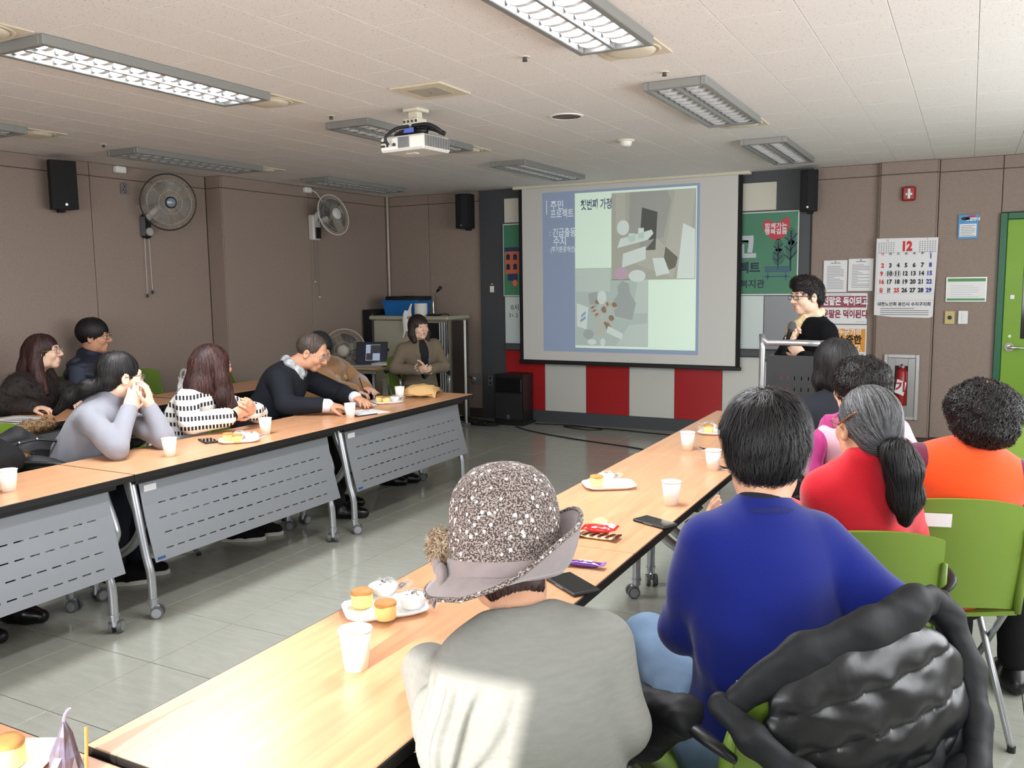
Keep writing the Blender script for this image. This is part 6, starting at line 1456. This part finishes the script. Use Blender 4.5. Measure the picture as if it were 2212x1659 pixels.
# ================================================================ the standing speaker
RG = 'people seated along the right tables'
M_SWB = mat('knit_black', (16, 17, 20), .9, bump=.15, bscale=400, spec=.15)
p = Person('standing woman with short curly hair and glasses speaking into a microphone', (-0.880, 6.050, 0.792), 128, (-0.907, 6.012, 1.249), (-0.948, 5.968, 1.414), (-.74, -.67, -.06), skin='skin_c', girth=1.12, standing=True, shw=.16, hsc=1.0)
p.arm('R', (-1.100, 5.940, 0.980), (-0.996, 5.742, 1.106)).arm('L', (-0.726, 5.830, 0.969), (-0.918, 5.704, 1.034))
p.head().hand('R', (.05, -.05, .9), (.75, -.35, .1), (1.0, 1.0, 1.05, 1.1), .6, sc=.98).hand('L', (-.55, -.1, .65), (-.3, .75, .3), (.85, .9, .9, .95), .5, sc=.98).finish()
p.top(M_SWB, .009, .014, folds(.004, 34, 4), r=(.062, .054, .042))
M_SCARF = mat('scarf_cream', (226, 212, 180), .8); S = SDF().path([p.nb+p.U*.055-p.Ft*.05, p.nb+p.Rt*.055+p.U*.05, p.nb+p.Ft*.065+p.U*.03, p.nb-p.Rt*.055+p.U*.05, p.nb+p.U*.055-p.Ft*.05], [.03]*5, .015); S.noise = folds(.003, 90, 1); sdf_obj('neck_scarf', S, .006, M_SCARF, p.root)
S = SDF().path([p.nb+p.Ft*.08+p.U*.01, p.nb+p.Ft*.15-p.U*.045, p.nb+p.Ft*.165-p.U*.11], [.045, .058, .03], .02, fl=(p.Ft, .6)); S.noise = folds(.006, 80, 6); sdf_obj('scarf_front', S, .006, mat('scarf_gold', (188, 146, 88), .75, var=.35, vscale=22, vcol=(226, 204, 160)), p.root)
obj('brooch', MB().box(-.008, .008, -.004, .004, -.02, .02, .003).xf(Matrix.Translation(Vector(tuple(p.nb+p.Ft*.20-p.U*.10+p.Rt*.0)))), mat('brooch_cream', (240, 230, 200), .2), p.root, world=True)
p.legs(M_BLKCLO, M_BSHOE, h=.016); p.face((184, 84, 84), 'hair_darkbrown').glasses(mat('specs_black', (26, 20, 20), .3), .025, .013, .0022)
def hb(S, H):
    cap_hair(S, H, (.082, .098, .09), (0, -.016, .04), ((.0, .122, -.05), (.084, .078, .098)))
    S.ell(H(0, -.06, -.01), np.array((.07, .055, .065))*H.s, H.R, .02); S.ell(H(0, .045, .095), np.array((.07, .05, .04))*H.s, H.R, .03)
p.hair(hb, MATS['hair_curly'], .005, 1500, 6, .009, .0016, lift=.004, curl=.004, jitter=.7, noise=folds(.007, 90, 5), rise=.6)
t = thing('microphone', 'black handheld microphone with a silver grille held by the standing woman', 'microphone', (-1.015, 5.685, 1.08))
M = Matrix.Translation((-1.003, 5.68, 1.167)) @ Matrix.Rotation(.25, 4, 'Y') @ Matrix.Rotation(-.1, 4, 'X')
obj('grip', MB().lathe([(0, -.12), (.013, -.12), (.015, .03), (.02, .045), (0, .045)], 16).xf(M), M_BLACK, t, True, True)
obj('grille', MB().lathe([(.02, .045), (.025, .055), (.026, .07), (.02, .09), (.008, .098), (0, .099)], 18).xf(M), mat('mic_grille', (120, 122, 126), .4, metal=.8, bump=.6, bscale=1500), t, True, True)

# ================================================================ people along the right tables, seen from behind
# --- bob-haired person in dark clothes
p = Person('person with a black bob seen from behind near the lectern', (-.43, 3.96, .5), 30, (-.505, 4.01, 1.01), (-.515, 4.04, 1.145), (-.62, .78, 0), skin='skin_a', girth=1.0, group=RG, shw=.15)
p.arm('L', (-.69, 4.08, .79), (-.76, 4.3, .745)).arm('R', (-.29, 4.12, .79), (-.56, 4.32, .745))
p.head(.006, face=True).hand('L', (-.3, .8, 0), (0, 0, -1), .5, h=.006).hand('R', (-.5, .6, 0), (0, 0, -1), .5, h=.006).finish()
p.top(mat('coat_darknavy', (22, 25, 34), .9), .010, .022, folds(.006, 30, 31), 'coat'); p.legs(M_BLKCLO, M_BSHOE)
def hb(S, H):
    cap_hair(S, H, (.088, .107, .10), (0, -.014, .028), ((.0, .135, -.055), (.075, .07, .095)))
    for x in (-1, 1): drop(H, S, [(x*.058, -.005, .0), (x*.066, .0, -.06), (x*.06, .01, -.11)], [.03, .03, .02], .03)
    drop(H, S, [(0, -.06, .0), (0, -.06, -.06), (0, -.05, -.115)], [.062, .062, .045], .03)
p.hair(hb, MATS['hair_black'], .006, 1200, 8, .016, .0018, flow=lambda P: np.tile(V3(0, 0, -1), (len(P), 1)), lift=.001)
C_(-.42, 3.94, 30, 'chair with black arms under the bob-haired person')
# --- person with short dark curls and a magenta scarf
p = Person('person with short dark curls and a magenta scarf between the bob and the ponytail', (-.29, 3.56, .5), 40, (-.355, 3.61, .975), (-.373, 3.645, 1.10), (-.7, .7, 0), skin='skin_a', girth=.95, group=RG, shw=.145)
p.arm('L', (-.53, 3.65, .76), (-.53, 3.87, .71)).arm('R', (-.16, 3.77, .76), (-.42, 3.87, .71))
p.head(.006, face=True).hand('L', (-.4, .7, 0), (0, 0, -1), .6, h=.0055).hand('R', (-.7, .4, 0), (0, 0, -1), .6, h=.0055).finish()
p.top(mat('blouse_pink', (222, 176, 190), .85), .010, .016, folds(.006, 34, 41), 'blouse'); p.legs(M_BLKCLO, M_BSHOE)
S = SDF().path([p.nb+p.U*.02-p.Ft*.02+p.Rt*.02, p.sh['L']+p.U*.05, p.sh['L']+p.U*.0-p.Rt*.05, p.sh['L']-p.U*.30-p.Rt*.085+p.Ft*.03], [.045, .042, .04, .045], .03, fl=(p.Rt, .5)); S.noise = folds(.005, 60, 8); sdf_obj('scarf', S, .008, mat('scarf_magenta', (166, 24, 112), .7, sheen=.3), p.root)
p.hair(lambda S, H: (cap_hair(S, H, (.10, .112, .098), (0, -.02, .030), ((.0, .13, -.04), (.085, .075, .10))), S.ell(H(0, -.06, -.03), np.array((.075, .06, .065))*H.s, H.R, .02)), MATS['hair_curly'], .006, 1500, 6, .009, .0018, lift=.004, curl=.004, jitter=.7, noise=folds(.007, 80, 5), rise=.5)
C_(-.28, 3.53, 40, 'chair with black arms under the person with the magenta scarf')
# --- woman in red with a grey ponytail
p = Person('woman in a red fleece with a grey-streaked ponytail seen from behind', (-.31, 2.72, .5), 34, (-.25, 2.655, .972), (-.248, 2.68, 1.105), (-.60, .80, -.02), skin='skin_b', girth=.84, group=RG, hsc=.97, shw=.112)
p.arm('L', (-.37, 2.76, .76), (-.52, 2.97, .745)).arm('R', (-.13, 2.83, .76), (-.36, 3.02, .74))
p.head(.005).hand('L', (-.4, .8, 0), (0, 0, -1), .5, h=.006).hand('R', (-.6, .6, 0), (0, 0, -1), .5, h=.006).finish()
M_REDF = mat('fleece_red', (204, 30, 44), .95, bump=.3, bscale=350, sheen=.35, spec=.15)
p.top(M_REDF, .007, .020, folds(.006, 30, 51), 'fleece', extra=lambda S: S.cap(p.nb, p.nb+p.U*.04, .066, .06, k=.015), r=(.06, .054, .046), g=1.0); p.legs(M_BLKCLO, M_BSHOE)
p.face(brow='hair_grey').glasses(M_GOLD, .024, .018)
def hb(S, H):
    cap_hair(S, H, (.0815, .104, .094), (0, -.02, .03), ((.0, .122, -.05), (.095, .075, .098)))
    S.ell(H(0, -.07, -.02), np.array((.066, .05, .06))*H.s, H.R, .02)
    S.ell(H(-.085, .03, -.025), np.array((.03, .035, .05))*H.s, H.R, .01, -1); S.ell(H(.085, .03, -.025), np.array((.03, .035, .05))*H.s, H.R, .01, -1)
def fl_back(H): return lambda P: ((np.array((0.0, -.115, -.055), np.float32)-H.loc(P)) @ H.R.T).astype(np.float32)/np.maximum(np.linalg.norm(H.loc(P)-np.array((0, -.115, -.055), np.float32), axis=1, keepdims=True), .02)
ho = p.hair(hb, MATS['hair_grey'], .005, 2600, 9, .013, .0011, flow=fl_back(p.H), lift=.0012, jitter=.08, root_ok=lambda q: q[:, 1] > -.09)
H = p.H; S = SDF(); S.path([H(0, -.10, -.045), H(.012, -.135, -.06), H(.03, -.145, -.11), H(.045, -.135, -.19), H(.045, -.13, -.255)], [.026, .038, .043, .04, .012], .02); S.noise = folds(.004, 60, 3)
v, f = S.mesh(.005); put('ponytail', npmesh('ponytail', *merge([(v, f), strands(S, v, lambda P: np.tile(V3(.05, -.03, -1), (len(P), 1)), 1500, 9, .016, .0013, .003, seed=9, jitter=.12, rise=1)]), MATS['hair_black']), p.root, True)
obj('hair_tie', MB().tube([tuple(H(.026*math.cos(a), -.112+.012*math.sin(a)*.4, -.050+.026*math.sin(a))) for a in np.linspace(0, 2*PI, 20, endpoint=False)], .006, 8, closed=True), M_BLACK, p.root, True, True)
obj('hair_pin', MB().tube([tuple(H(-.086, .01, .005)), tuple(H(-.0865, -.03, .028)), tuple(H(-.073, -.065, .052))], .0028, 8, smooth=4), mat('pin_bronze', (150, 104, 70), .3, metal=.5), p.root, True, True)
C_(-.335, 2.74, 24, 'green chair under the woman in red')
# --- woman in an orange vest
p = Person('woman with a big dark perm in an orange fleece vest over maroon sleeves', (-.06, 3.2, .5), 16, (.03, 3.145, .955), (.045, 3.165, 1.088), (-.45, .9, 0), skin='skin_a', girth=1.02, group=RG, shw=.155, knees={'L': (.0, 3.6, .5), 'R': (.2, 3.6, .5)})
p.arm('L', (-.22, 3.22, .80), (-.29, 3.44, .74)).arm('R', (.25, 3.26, .76), (.11, 3.46, .74))
p.head(.006, face=True).hand('L', (-.4, .8, 0), (0, 0, -1), .5, h=.006).hand('R', (-.5, .7, 0), (0, 0, -1), .5, h=.006).finish()
S = SDF(); p.torso(S, .95, .006); p.sleeves(S, (.068, .06, .048), .018); S.noise = folds(.005, 36, 61); sdf_obj('sweater', S, .009, mat('knit_maroon', (104, 24, 58), .9, sheen=.3), p.root)
S = SDF(); p.torso(S, 1.02, .022)
for e in 'LR': S.cap(p.sh[e]+(p.nb-p.sh[e])*.42, p.sh[e]-p.U*.1+(p.nb-p.sh[e])*.36, .05, .06, k=.03)
S.noise = folds(.005, 22, 63, ((0, 0, 1),)*4); sdf_obj('vest', S, .007, mat('fleece_orange', (244, 84, 30), .95, bump=.25, bscale=300, sheen=.4, spec=.15), p.root)
p.legs(M_BLKCLO, M_BSHOE)
def hb(S, H): S.ell(H(0, -.022, .022), np.array((.103, .105, .086))*H.s, H.R, .02); S.ell(H(0, -.05, -.04), np.array((.09, .075, .05))*H.s, H.R, .03); S.ell(H(0, .16, -.05), np.array((.085, .085, .11))*H.s, H.R, .01, -1)
p.hair(hb, MATS['hair_curly'], .006, 3800, 6, .010, .0018, lift=.005, curl=.005, jitter=.8, noise=folds(.008, 70, 15), rise=.6)
och = C_(-.10, 3.24, 20, 'green chair with a white label under the woman in the orange vest')
obj('paper_label', MB().box(-.045, .045, -.0015, .0015, -.022, .022).xf(Matrix.Translation((-.06, -.2775, .775)) @ Matrix.Rotation(-.09, 4, 'Z') @ Matrix.Rotation(.15, 4, 'X')), M_PAPER, och)
# --- man in a royal blue sweatshirt
p = Person('young man in a royal blue sweatshirt seen from behind', (-.36, 1.85, .5), 34, (-.385, 1.915, 1.012), (-.392, 1.965, 1.158), (-.22, .97, -.05), (.02, -.05, 1), skin='skin_d', girth=.97, fem=False, group=RG, shw=.124, hsc=1.0,
           knees={'L': (-.72, 2.13, .575), 'R': (-.45, 2.28, .55)}, feet={'L': (-.80, 2.15, .075), 'R': (-.5, 2.35, .075)})
p.arm('L', (-.545, 1.87, .745), (-.535, 2.05, .85)).arm('R', (-.135, 1.97, .82), (-.42, 2.16, .875))
p.head(.0045, nr=.054, face=True).hand('L', (-.1, .1, .95), (.9, .3, 0), (.25, .3, .35, .4), .3, h=.004).hand('R', (-.55, .05, .55), (-.3, -.8, .1), (.5, .5, .55, .6), .3, h=.004).finish()
M_BLUEF = mat('sweat_blue', (22, 34, 116), .92, bump=.12, bscale=600, sheen=.2, spec=.15)
def ex(S): S.cap(p.nb-p.U*.02, p.nb+p.U*.008, .068, .062, k=.02)
S = SDF(); p.torso(S, 1.0, .020); p.sleeves(S, (.064, .062, .05), .018, kk=.018); ex(S)
n1, n2 = folds(.012, 15, 71), folds(.0075, 34, 72)
S.noise = lambda P: n1(P)*np.clip((1.0-P[:, 2])*6, .15, 1)+n2(P)*np.clip((.92-P[:, 2])*7, .05, 1); sdf_obj('sweatshirt', S, .006, M_BLUEF, p.root)
obj('collar_rib', MB().tube([tuple(p.nb+p.U*(.005+.012*math.cos(a))+p.Rt*.066*math.sin(a)-p.Ft*.064*math.cos(a)) for a in np.linspace(0, 2*PI, 32, endpoint=False)], .012, 8, closed=True), mat('rib_blue', (19, 29, 100), .92, bump=.3, bscale=900), p.root, True, True)
S = SDF().cap(p.nb-p.U*.03, p.nb+p.U*.022, .06, .0585, k=.01); sdf_obj('undershirt', S, .005, mat('tee_dark', (24, 26, 40), .9), p.root)
p.legs(mat('jeans_light', (104, 128, 156), .9, bump=.3, bscale=700, var=.12, vscale=14), mat('sneaker_grey', (70, 70, 74), .7), h=.010)
def hb(S, H):
    cap_hair(S, H, (.087, .108, .098), (0, -.014, .032), ((.0, .14, -.055), (.095, .085, .10)))
    S.ell(H(0, -.055, -.028), np.array((.070, .05, .042))*H.s, H.R, .02)
    for x in (-1, 1): S.ell(H(x*.094, .008, -.035), np.array((.026, .034, .045))*H.s, H.R, .008, -1)
p.hair(hb, MATS['hair_black'], .0045, 5600, 7, .0115, .0011, lift=.004, jitter=.32, noise=folds(.004, 60, 5), rise=2, seed=13)
bch = C_(-.385, 1.835, 52, 'green chair under the black padded coat, nearest chair')
# ================================================================ woman in the tweed hat
M_GREYJ = mat('jersey_grey', (132, 132, 127), .9, bump=.12, bscale=160, var=.05, vscale=30, stretch=(1, 1, 5), spec=.15)
p = Person('woman in a tweed hat and pale grey jersey nearest the camera, seen from behind', (-.615, 1.235, .46), 31, (-.70, 1.375, .895), (-.785, 1.475, 1.0), (-.5, .82, -.28), (-.12, .25, 1), skin='skin_d', girth=.90, group=RG, shw=.115, knees={'L': (-1.0, 1.42, .47), 'R': (-.80, 1.60, .47)}, feet={'L': (-1.05, 1.4, .075), 'R': (-.85, 1.6, .075)})
p.arm('L', (-.755, 1.205, .735), (-.95, 1.42, .745)).arm('R', (-.53, 1.40, .735), (-.70, 1.66, .745))
p.sh['R'] = V3(-.572, 1.432, .868); p.sh['L'] = V3(-.762, 1.275, .842)
p.head(.0045, nr=.052, face=True).hand('L', (-.2, .8, 0), (0, 0, -1), .4, h=.005).hand('R', (-.6, .6, 0), (0, 0, -1), .4, h=.005).finish()
S = SDF(); p.torso(S, 1.04, .026); S.cap(p.nb-p.U*.012, p.H(0, -.02, -.07), .062, .058, k=.02, op=-1); p.sleeves(S, (.058, .056, .05), .014, kk=.012)
n1, n2 = folds(.006, 14, 81), folds(.0028, 34, 82)
aL = nrm(p.el['L']-p.sh['L']); cL = p.sh['L']; pr = nrm(np.cross(aL, V3(0, 0, 1)))
def pleat(P):
    q = P-cL; t_ = q @ aL; g_ = q-np.outer(t_, aL); ang = np.arctan2(g_ @ pr, g_ @ np.cross(aL, pr)); on_ = np.clip((t_-.015)*22, 0, 1)*np.clip((.34-t_)*12, 0, 1)*(np.linalg.norm(g_, axis=1) < .115)
    return (on_*.0062*np.cos(ang*11+2.5*np.sin(t_*9))).astype(np.float32)
S.noise = lambda P: n1(P)+n2(P)*np.clip((.9-P[:, 2])*6, 0, 1)+pleat(P); sdf_obj('jersey', S, .0055, M_GREYJ, p.root)
b = MB(); q0 = [p.nb-p.Rt*.085-p.U*.0, p.sh['L']+p.Rt*.02+p.U*.05, p.sh['L']+p.Rt*.005-p.Ft*.075-p.U*.05, p.sh['L']+p.Rt*.012-p.Ft*.10-p.U*.16]
p.legs(M_BLKCLO, M_BSHOE)
S0 = lambda S, H: (cap_hair(S, H, (.076, .092, .08), (0, -.014, .015), ((.0, .12, -.04), (.09, .08, .10))), S.ell(H(0, -.065, -.05), np.array((.062, .04, .05))*H.s, H.R, .02))
p.hair(S0, MATS['hair_darkbrown'], .006, 500, 4, .010, .0013, lift=.001, root_ok=lambda q: q[:, 2] < -.055)
# the hat: knitted tweed crown, felt brim turned up, fur pompom and felt bow
def tweed():
    m = mat('tweed_knit', (112, 96, 92), .95); nt = m.node_tree; N = nt.nodes.new; L = nt.links.new; b = nt.nodes['Principled BSDF']
    tc = N('ShaderNodeTexCoord')
    n1 = N('ShaderNodeTexNoise'); n1.inputs['Scale'].default_value = 330; n1.inputs['Detail'].default_value = 1; L(tc.outputs['Object'], n1.inputs['Vector'])
    r1 = N('ShaderNodeValToRGB'); r1.color_ramp.elements[0].position = .45; r1.color_ramp.elements[1].position = .58; r1.color_ramp.elements[0].color = (*lin((74, 60, 58)), 1); r1.color_ramp.elements[1].color = (*lin((172, 160, 154)), 1); L(n1.outputs['Fac'], r1.inputs[0])
    v = N('ShaderNodeTexVoronoi'); v.inputs['Scale'].default_value = 62; L(tc.outputs['Object'], v.inputs['Vector'])
    r2 = N('ShaderNodeValToRGB'); r2.color_ramp.elements[0].position = .20; r2.color_ramp.elements[1].position = .27; r2.color_ramp.elements[0].color = (1, 1, 1, 1); r2.color_ramp.elements[1].color = (0, 0, 0, 1); L(v.outputs['Distance'], r2.inputs[0])
    mx = N('ShaderNodeMix'); mx.data_type = 'RGBA'; L(r2.outputs[0], mx.inputs[0]); L(r1.outputs[0], mx.inputs[6]); mx.inputs[7].default_value = (*lin((244, 240, 238)), 1); L(mx.outputs[2], b.inputs['Base Color'])
    bp = N('ShaderNodeBump'); bp.inputs['Strength'].default_value = .8; bp.inputs['Distance'].default_value = .003; L(n1.outputs['Fac'], bp.inputs['Height']); L(bp.outputs[0], b.inputs['Normal']); return m
M_FELT = mat('felt_mauve', (150, 136, 136), .95, bump=.2, bscale=250, var=.1, vscale=25, sheen=.5)
hc = Vector((-.795, 1.47, 1.036)); hz = Vector((-.10, .14, 1)).normalized(); hy = Vector((-.5, .85, 0)); hy = (hy-hz*hy.dot(hz)).normalized(); hx = hy.cross(hz)
MH = Matrix(((hx.x, hy.x, hz.x, hc.x), (hx.y, hy.y, hz.y, hc.y), (hx.z, hy.z, hz.z, hc.z), (0, 0, 0, 1)))
ht = thing('bucket_hat', 'mauve tweed bucket hat with a turned-up felt brim and fur pompom', 'hat', tuple(hc))
prof = [(.112, -.066), (.1125, -.03), (.1125, .0), (.1115, .03), (.108, .06), (.100, .09), (.084, .115), (.06, .134), (.03, .144), (0, .147)]
obj('crown', MB().lathe(prof, 56, wob=lambda a, z: 1+.015*math.sin(2*a+.4)+.006*math.sin(5*a)).xf(MH), tweed(), ht, True, True)
def brim(u, v):
    a = 2*PI*u; upt = max(0, .42+.58*math.cos(a-.2))            # turned up most on the wearer's right
    r_ = .112+.048*v*(1-.15*upt*v); z = -.066-.036*v*(1-upt)+(.105*v**1.3)*upt-.012*math.sin(PI*v)*upt+.004*math.sin(5*a)*v
    return (r_*math.cos(a), r_*math.sin(a)*1.05, z)
b = MB().sheet(brim, 73, 9, .005).xf(MH); obj('brim', b, M_FELT, ht, True, True)
obj('band', MB().lathe([(.114, -.074), (.117, -.068), (.116, -.04), (.1130, -.036)], 56, wob=lambda a, z: 1+.015*math.sin(2*a+.4)).xf(MH), M_FELT, ht, True, True)
obj('brim_piping', MB().tube([brim(k/72, 1.0) for k in range(72)], .0045, 8, closed=True).xf(MH), MATS['tweed_knit'], ht, True, True)
for k in range(5):
    a = 2*PI*k/5; obj('bow_petal', MB().sph((-.122-.012*math.cos(a), -.01+.028*math.sin(a), -.055+.026*math.cos(a)-.02), (.012, .022, .024), 12, 8).xf(MH), M_FELT, ht, True, True)
obj('bow_tail', MB().sheet(lambda u, v: (-.125-.02*u, -.03+.03*v-.012*u, -.075-.05*u+.01*math.sin(5*v)), 6, 5, .004).xf(MH), M_FELT, ht, True, True)
S = SDF().ell((MH @ Vector((-.126, .0, -.018)))[:], (.022, .024, .03), None, .01); S.noise = folds(.003, 150, 3)
v, f = S.mesh(.005); put('pompom', npmesh('pompom', *merge([(v, f), strands(S, v, lambda P: np.random.RandomState(1).normal(size=P.shape).astype(np.float32)+V3(0, 0, -.5), 2200, 3, .005, .0009, .004, seed=3, jitter=.5, rise=2)]), hair_mat('fur_tan', (150, 122, 96), (222, 204, 178), .8)), ht, True)
C_(-.585, 1.19, 31, 'chair under the woman in the tweed hat', 0)

# ================================================================ coats on chairs
M_PUFF = mat('nylon_black', (21, 22, 25), .62, bump=.1, bscale=40, spec=.3); M_LINE = mat('nylon_lining', (16, 17, 20), .36, bump=.10, bscale=22, spec=.5, stretch=(1.5, 1.5, .7), detail=2)
t = thing('padded_coat', 'black padded winter coat draped over the nearest green chair', 'coat', (-.2, 1.68, .45))
a = math.radians(52); Rc = V3(math.cos(a), math.sin(a), 0); Fc = V3(-math.sin(a), math.cos(a), 0); O = V3(-.385, 1.835, 0)
def L_(x, y, z): return O+Rc*x+Fc*y+V3(0, 0, z)
WN = folds(.0055, 40, 17); WN2 = folds(.0022, 85, 18)
def puff(name, pts, rs, k=.02, fl=None, m=None, h=.005, amp=1.0):
    S = SDF().path([L_(*q) for q in pts], rs, k, 1, fl); S.noise = lambda P: (WN(P)+WN2(P))*amp; return sdf_obj(name, S, h, m or M_PUFF, t)
FL = (-Fc, .55)
puff('collar', [(-.23, -.245, .785), (-.12, -.27, .845), (.03, -.285, .878), (.15, -.28, .895), (.24, -.24, .885)], [.03, .044, .046, .044, .034], fl=FL, amp=.7)
Tm = np.stack([Rc, Fc, V3(0, 0, 1)], 1)
def quilt(P):
    q = P-O; x = q @ Rc; z = q[:, 2]-.13*x; c = z*2*PI/.082
    return (-.010*np.abs(np.cos(c/2))**.3+.0035*np.sin(x*70+2*np.sin(z*25))*np.clip(1.5-1.6*np.abs(np.cos(c/2)), 0, 1)+.0015*np.sin(x*38+z*60)+.012).astype(np.float32)
S = SDF().ell(L_(.05, -.275, .73), (.255, .06, .155), Tm, .03).ell(L_(.10, -.285, .66), (.21, .06, .12), Tm, .03); S.noise = quilt; sdf_obj('quilted_lining', S, .005, M_LINE, t)
S = SDF().ell(L_(.17, -.275, .50), (.15, .075, .22), Tm, .03); n_ = folds(.008, 32, 5, (Rc,)*4); S.noise = lambda P: n_(P)+WN2(P); sdf_obj('coat_shell', S, .006, M_PUFF, t)
puff('front_placket', [(-.27, -.235, .775), (-.245, -.29, .735), (-.18, -.345, .665), (-.09, -.385, .595), (.02, -.405, .555), (.13, -.405, .548), (.23, -.375, .58), (.305, -.32, .64), (.335, -.27, .73), (.32, -.235, .83), (.27, -.22, .885)], [.02, .025, .028, .027, .027, .029, .031, .03, .03, .028, .024], amp=.8, fl=(-Fc, .7))
puff('sleeve', [(.30, -.215, .855), (.35, -.20, .815), (.375, -.19, .79)], [.03, .028, .008], amp=1.6)
puff('sleeve', [(.335, -.215, .80), (.385, -.20, .755), (.415, -.19, .735)], [.024, .022, .006], amp=1.6)
puff('sleeve', [(.22, -.36, .56), (.25, -.355, .45), (.25, -.34, .33)], [.05, .06, .05], amp=1.8)
puff('hem', [(-.265, -.12, .70), (-.285, .0, .63), (-.27, .10, .585), (-.20, .16, .565)], [.045, .07, .078, .06], amp=1.6)
puff('fur_trim', [(.32, -.30, .50), (.335, -.26, .42), (.31, -.24, .30)], [.025, .032, .025], m=hair_mat('fur_trim_black', (14, 13, 14), (30, 28, 28), .8), amp=2.5)
obj('snap_tab', MB().box(-.005, .005, -.004, .004, -.018, .018, .003).xf(Matrix.Translation(Vector(tuple(L_(-.2, -.365, .665))))), M_CHROME, t, world=True)
o = obj('lining_flap', MB().sheet(lambda u, v: tuple(L_(.31+.05*u, -.33+.06*u-.01*math.sin(9*v), .62-.16*v+.012*math.sin(14*u+5*v))), 7, 8, .004), mat('nylon_slate', (52, 54, 66), .35), t, True, True)
# dark coat with fur hood on the grey sweater woman's chair
t = thing('winter_coat', 'black hooded coat with tan fur hanging on the chair at the left edge', 'coat', (-4.3, 2.6, .4))
S = SDF().path([(-4.20, 2.50, .76), (-4.24, 2.66, .775), (-4.30, 2.82, .70)], [.05, .055, .05], .03).ell((-4.19, 2.72, .60), (.13, .17, .16), None, .05).path([(-4.06, 2.62, .66), (-3.97, 2.75, .63)], [.05, .04], .03); S.noise = folds(.006, 50, 4); sdf_obj('coat_body', S, .009, mat('parka_black', (22, 23, 27), .7), t)
S = SDF().path([(-4.30, 2.66, .775), (-4.36, 2.80, .80), (-4.40, 2.95, .80)], [.022, .03, .025], .03).path([(-4.13, 2.52, .71), (-4.13, 2.64, .69)], [.026, .024], .02); S.noise = folds(.005, 120, 4); v, f = S.mesh(.008)
put('fur_hood', npmesh('fur_hood', *merge([(v, f), strands(S, v, lambda P: np.tile(V3(.5, -.3, -.4), (len(P), 1)), 1400, 3, .014, .0017, .005, seed=5, jitter=.7, rise=2)]), hair_mat('fur_brown', (112, 84, 56), (186, 152, 110), .8)), t, True)
obj('hood_tab', MB().tube([(-4.09, 2.52, .775), (-4.08, 2.66, .785), (-4.03, 2.80, .745), (-3.98, 2.92, .69)], [.022, .022, .02, .012], 8, flat=.35, smooth=4), MATS['parka_black'], t, True, True)
obj('snap', MB().sph((-4.068, 2.56, .785), .008).sph((-4.063, 2.65, .79), .008), M_CHROME, t, True, True)
# dark jacket behind the grey sweater woman on the cardigan woman's chair and by the red woman's chair
t = thing('dark_jacket', 'black padded jacket between the grey sweater and cardigan women', 'jacket', (-4.25, 3.3, .5))
S = SDF().ell((-4.22, 3.30, .74), (.10, .16, .13), None, .05).path([(-4.2, 3.2, .82), (-4.22, 3.42, .80)], [.05, .05], .03); S.noise = folds(.008, 60, 6); sdf_obj('jacket_body', S, .009, M_PUFF, t)
obj('zip', MB().tube([(-4.13, 3.24, .84), (-4.115, 3.27, .74), (-4.11, 3.28, .66)], .004, 6), M_CHAR, t, True, True)
t = thing('dark_jacket', 'black jacket hanging low between the two green chairs on the right', 'jacket', (-.08, 2.72, .4))
S = SDF().path([(-.10, 2.70, .72), (-.08, 2.74, .60), (-.07, 2.76, .46)], [.035, .055, .05], .03); S.noise = folds(.006, 60, 7); sdf_obj('jacket_body', S, .009, M_PUFF, t)
obj('zip', MB().tube([(-.10, 2.665, .70), (-.09, 2.685, .60), (-.08, 2.71, .48)], .004, 6), M_CHAR, t, True, True)
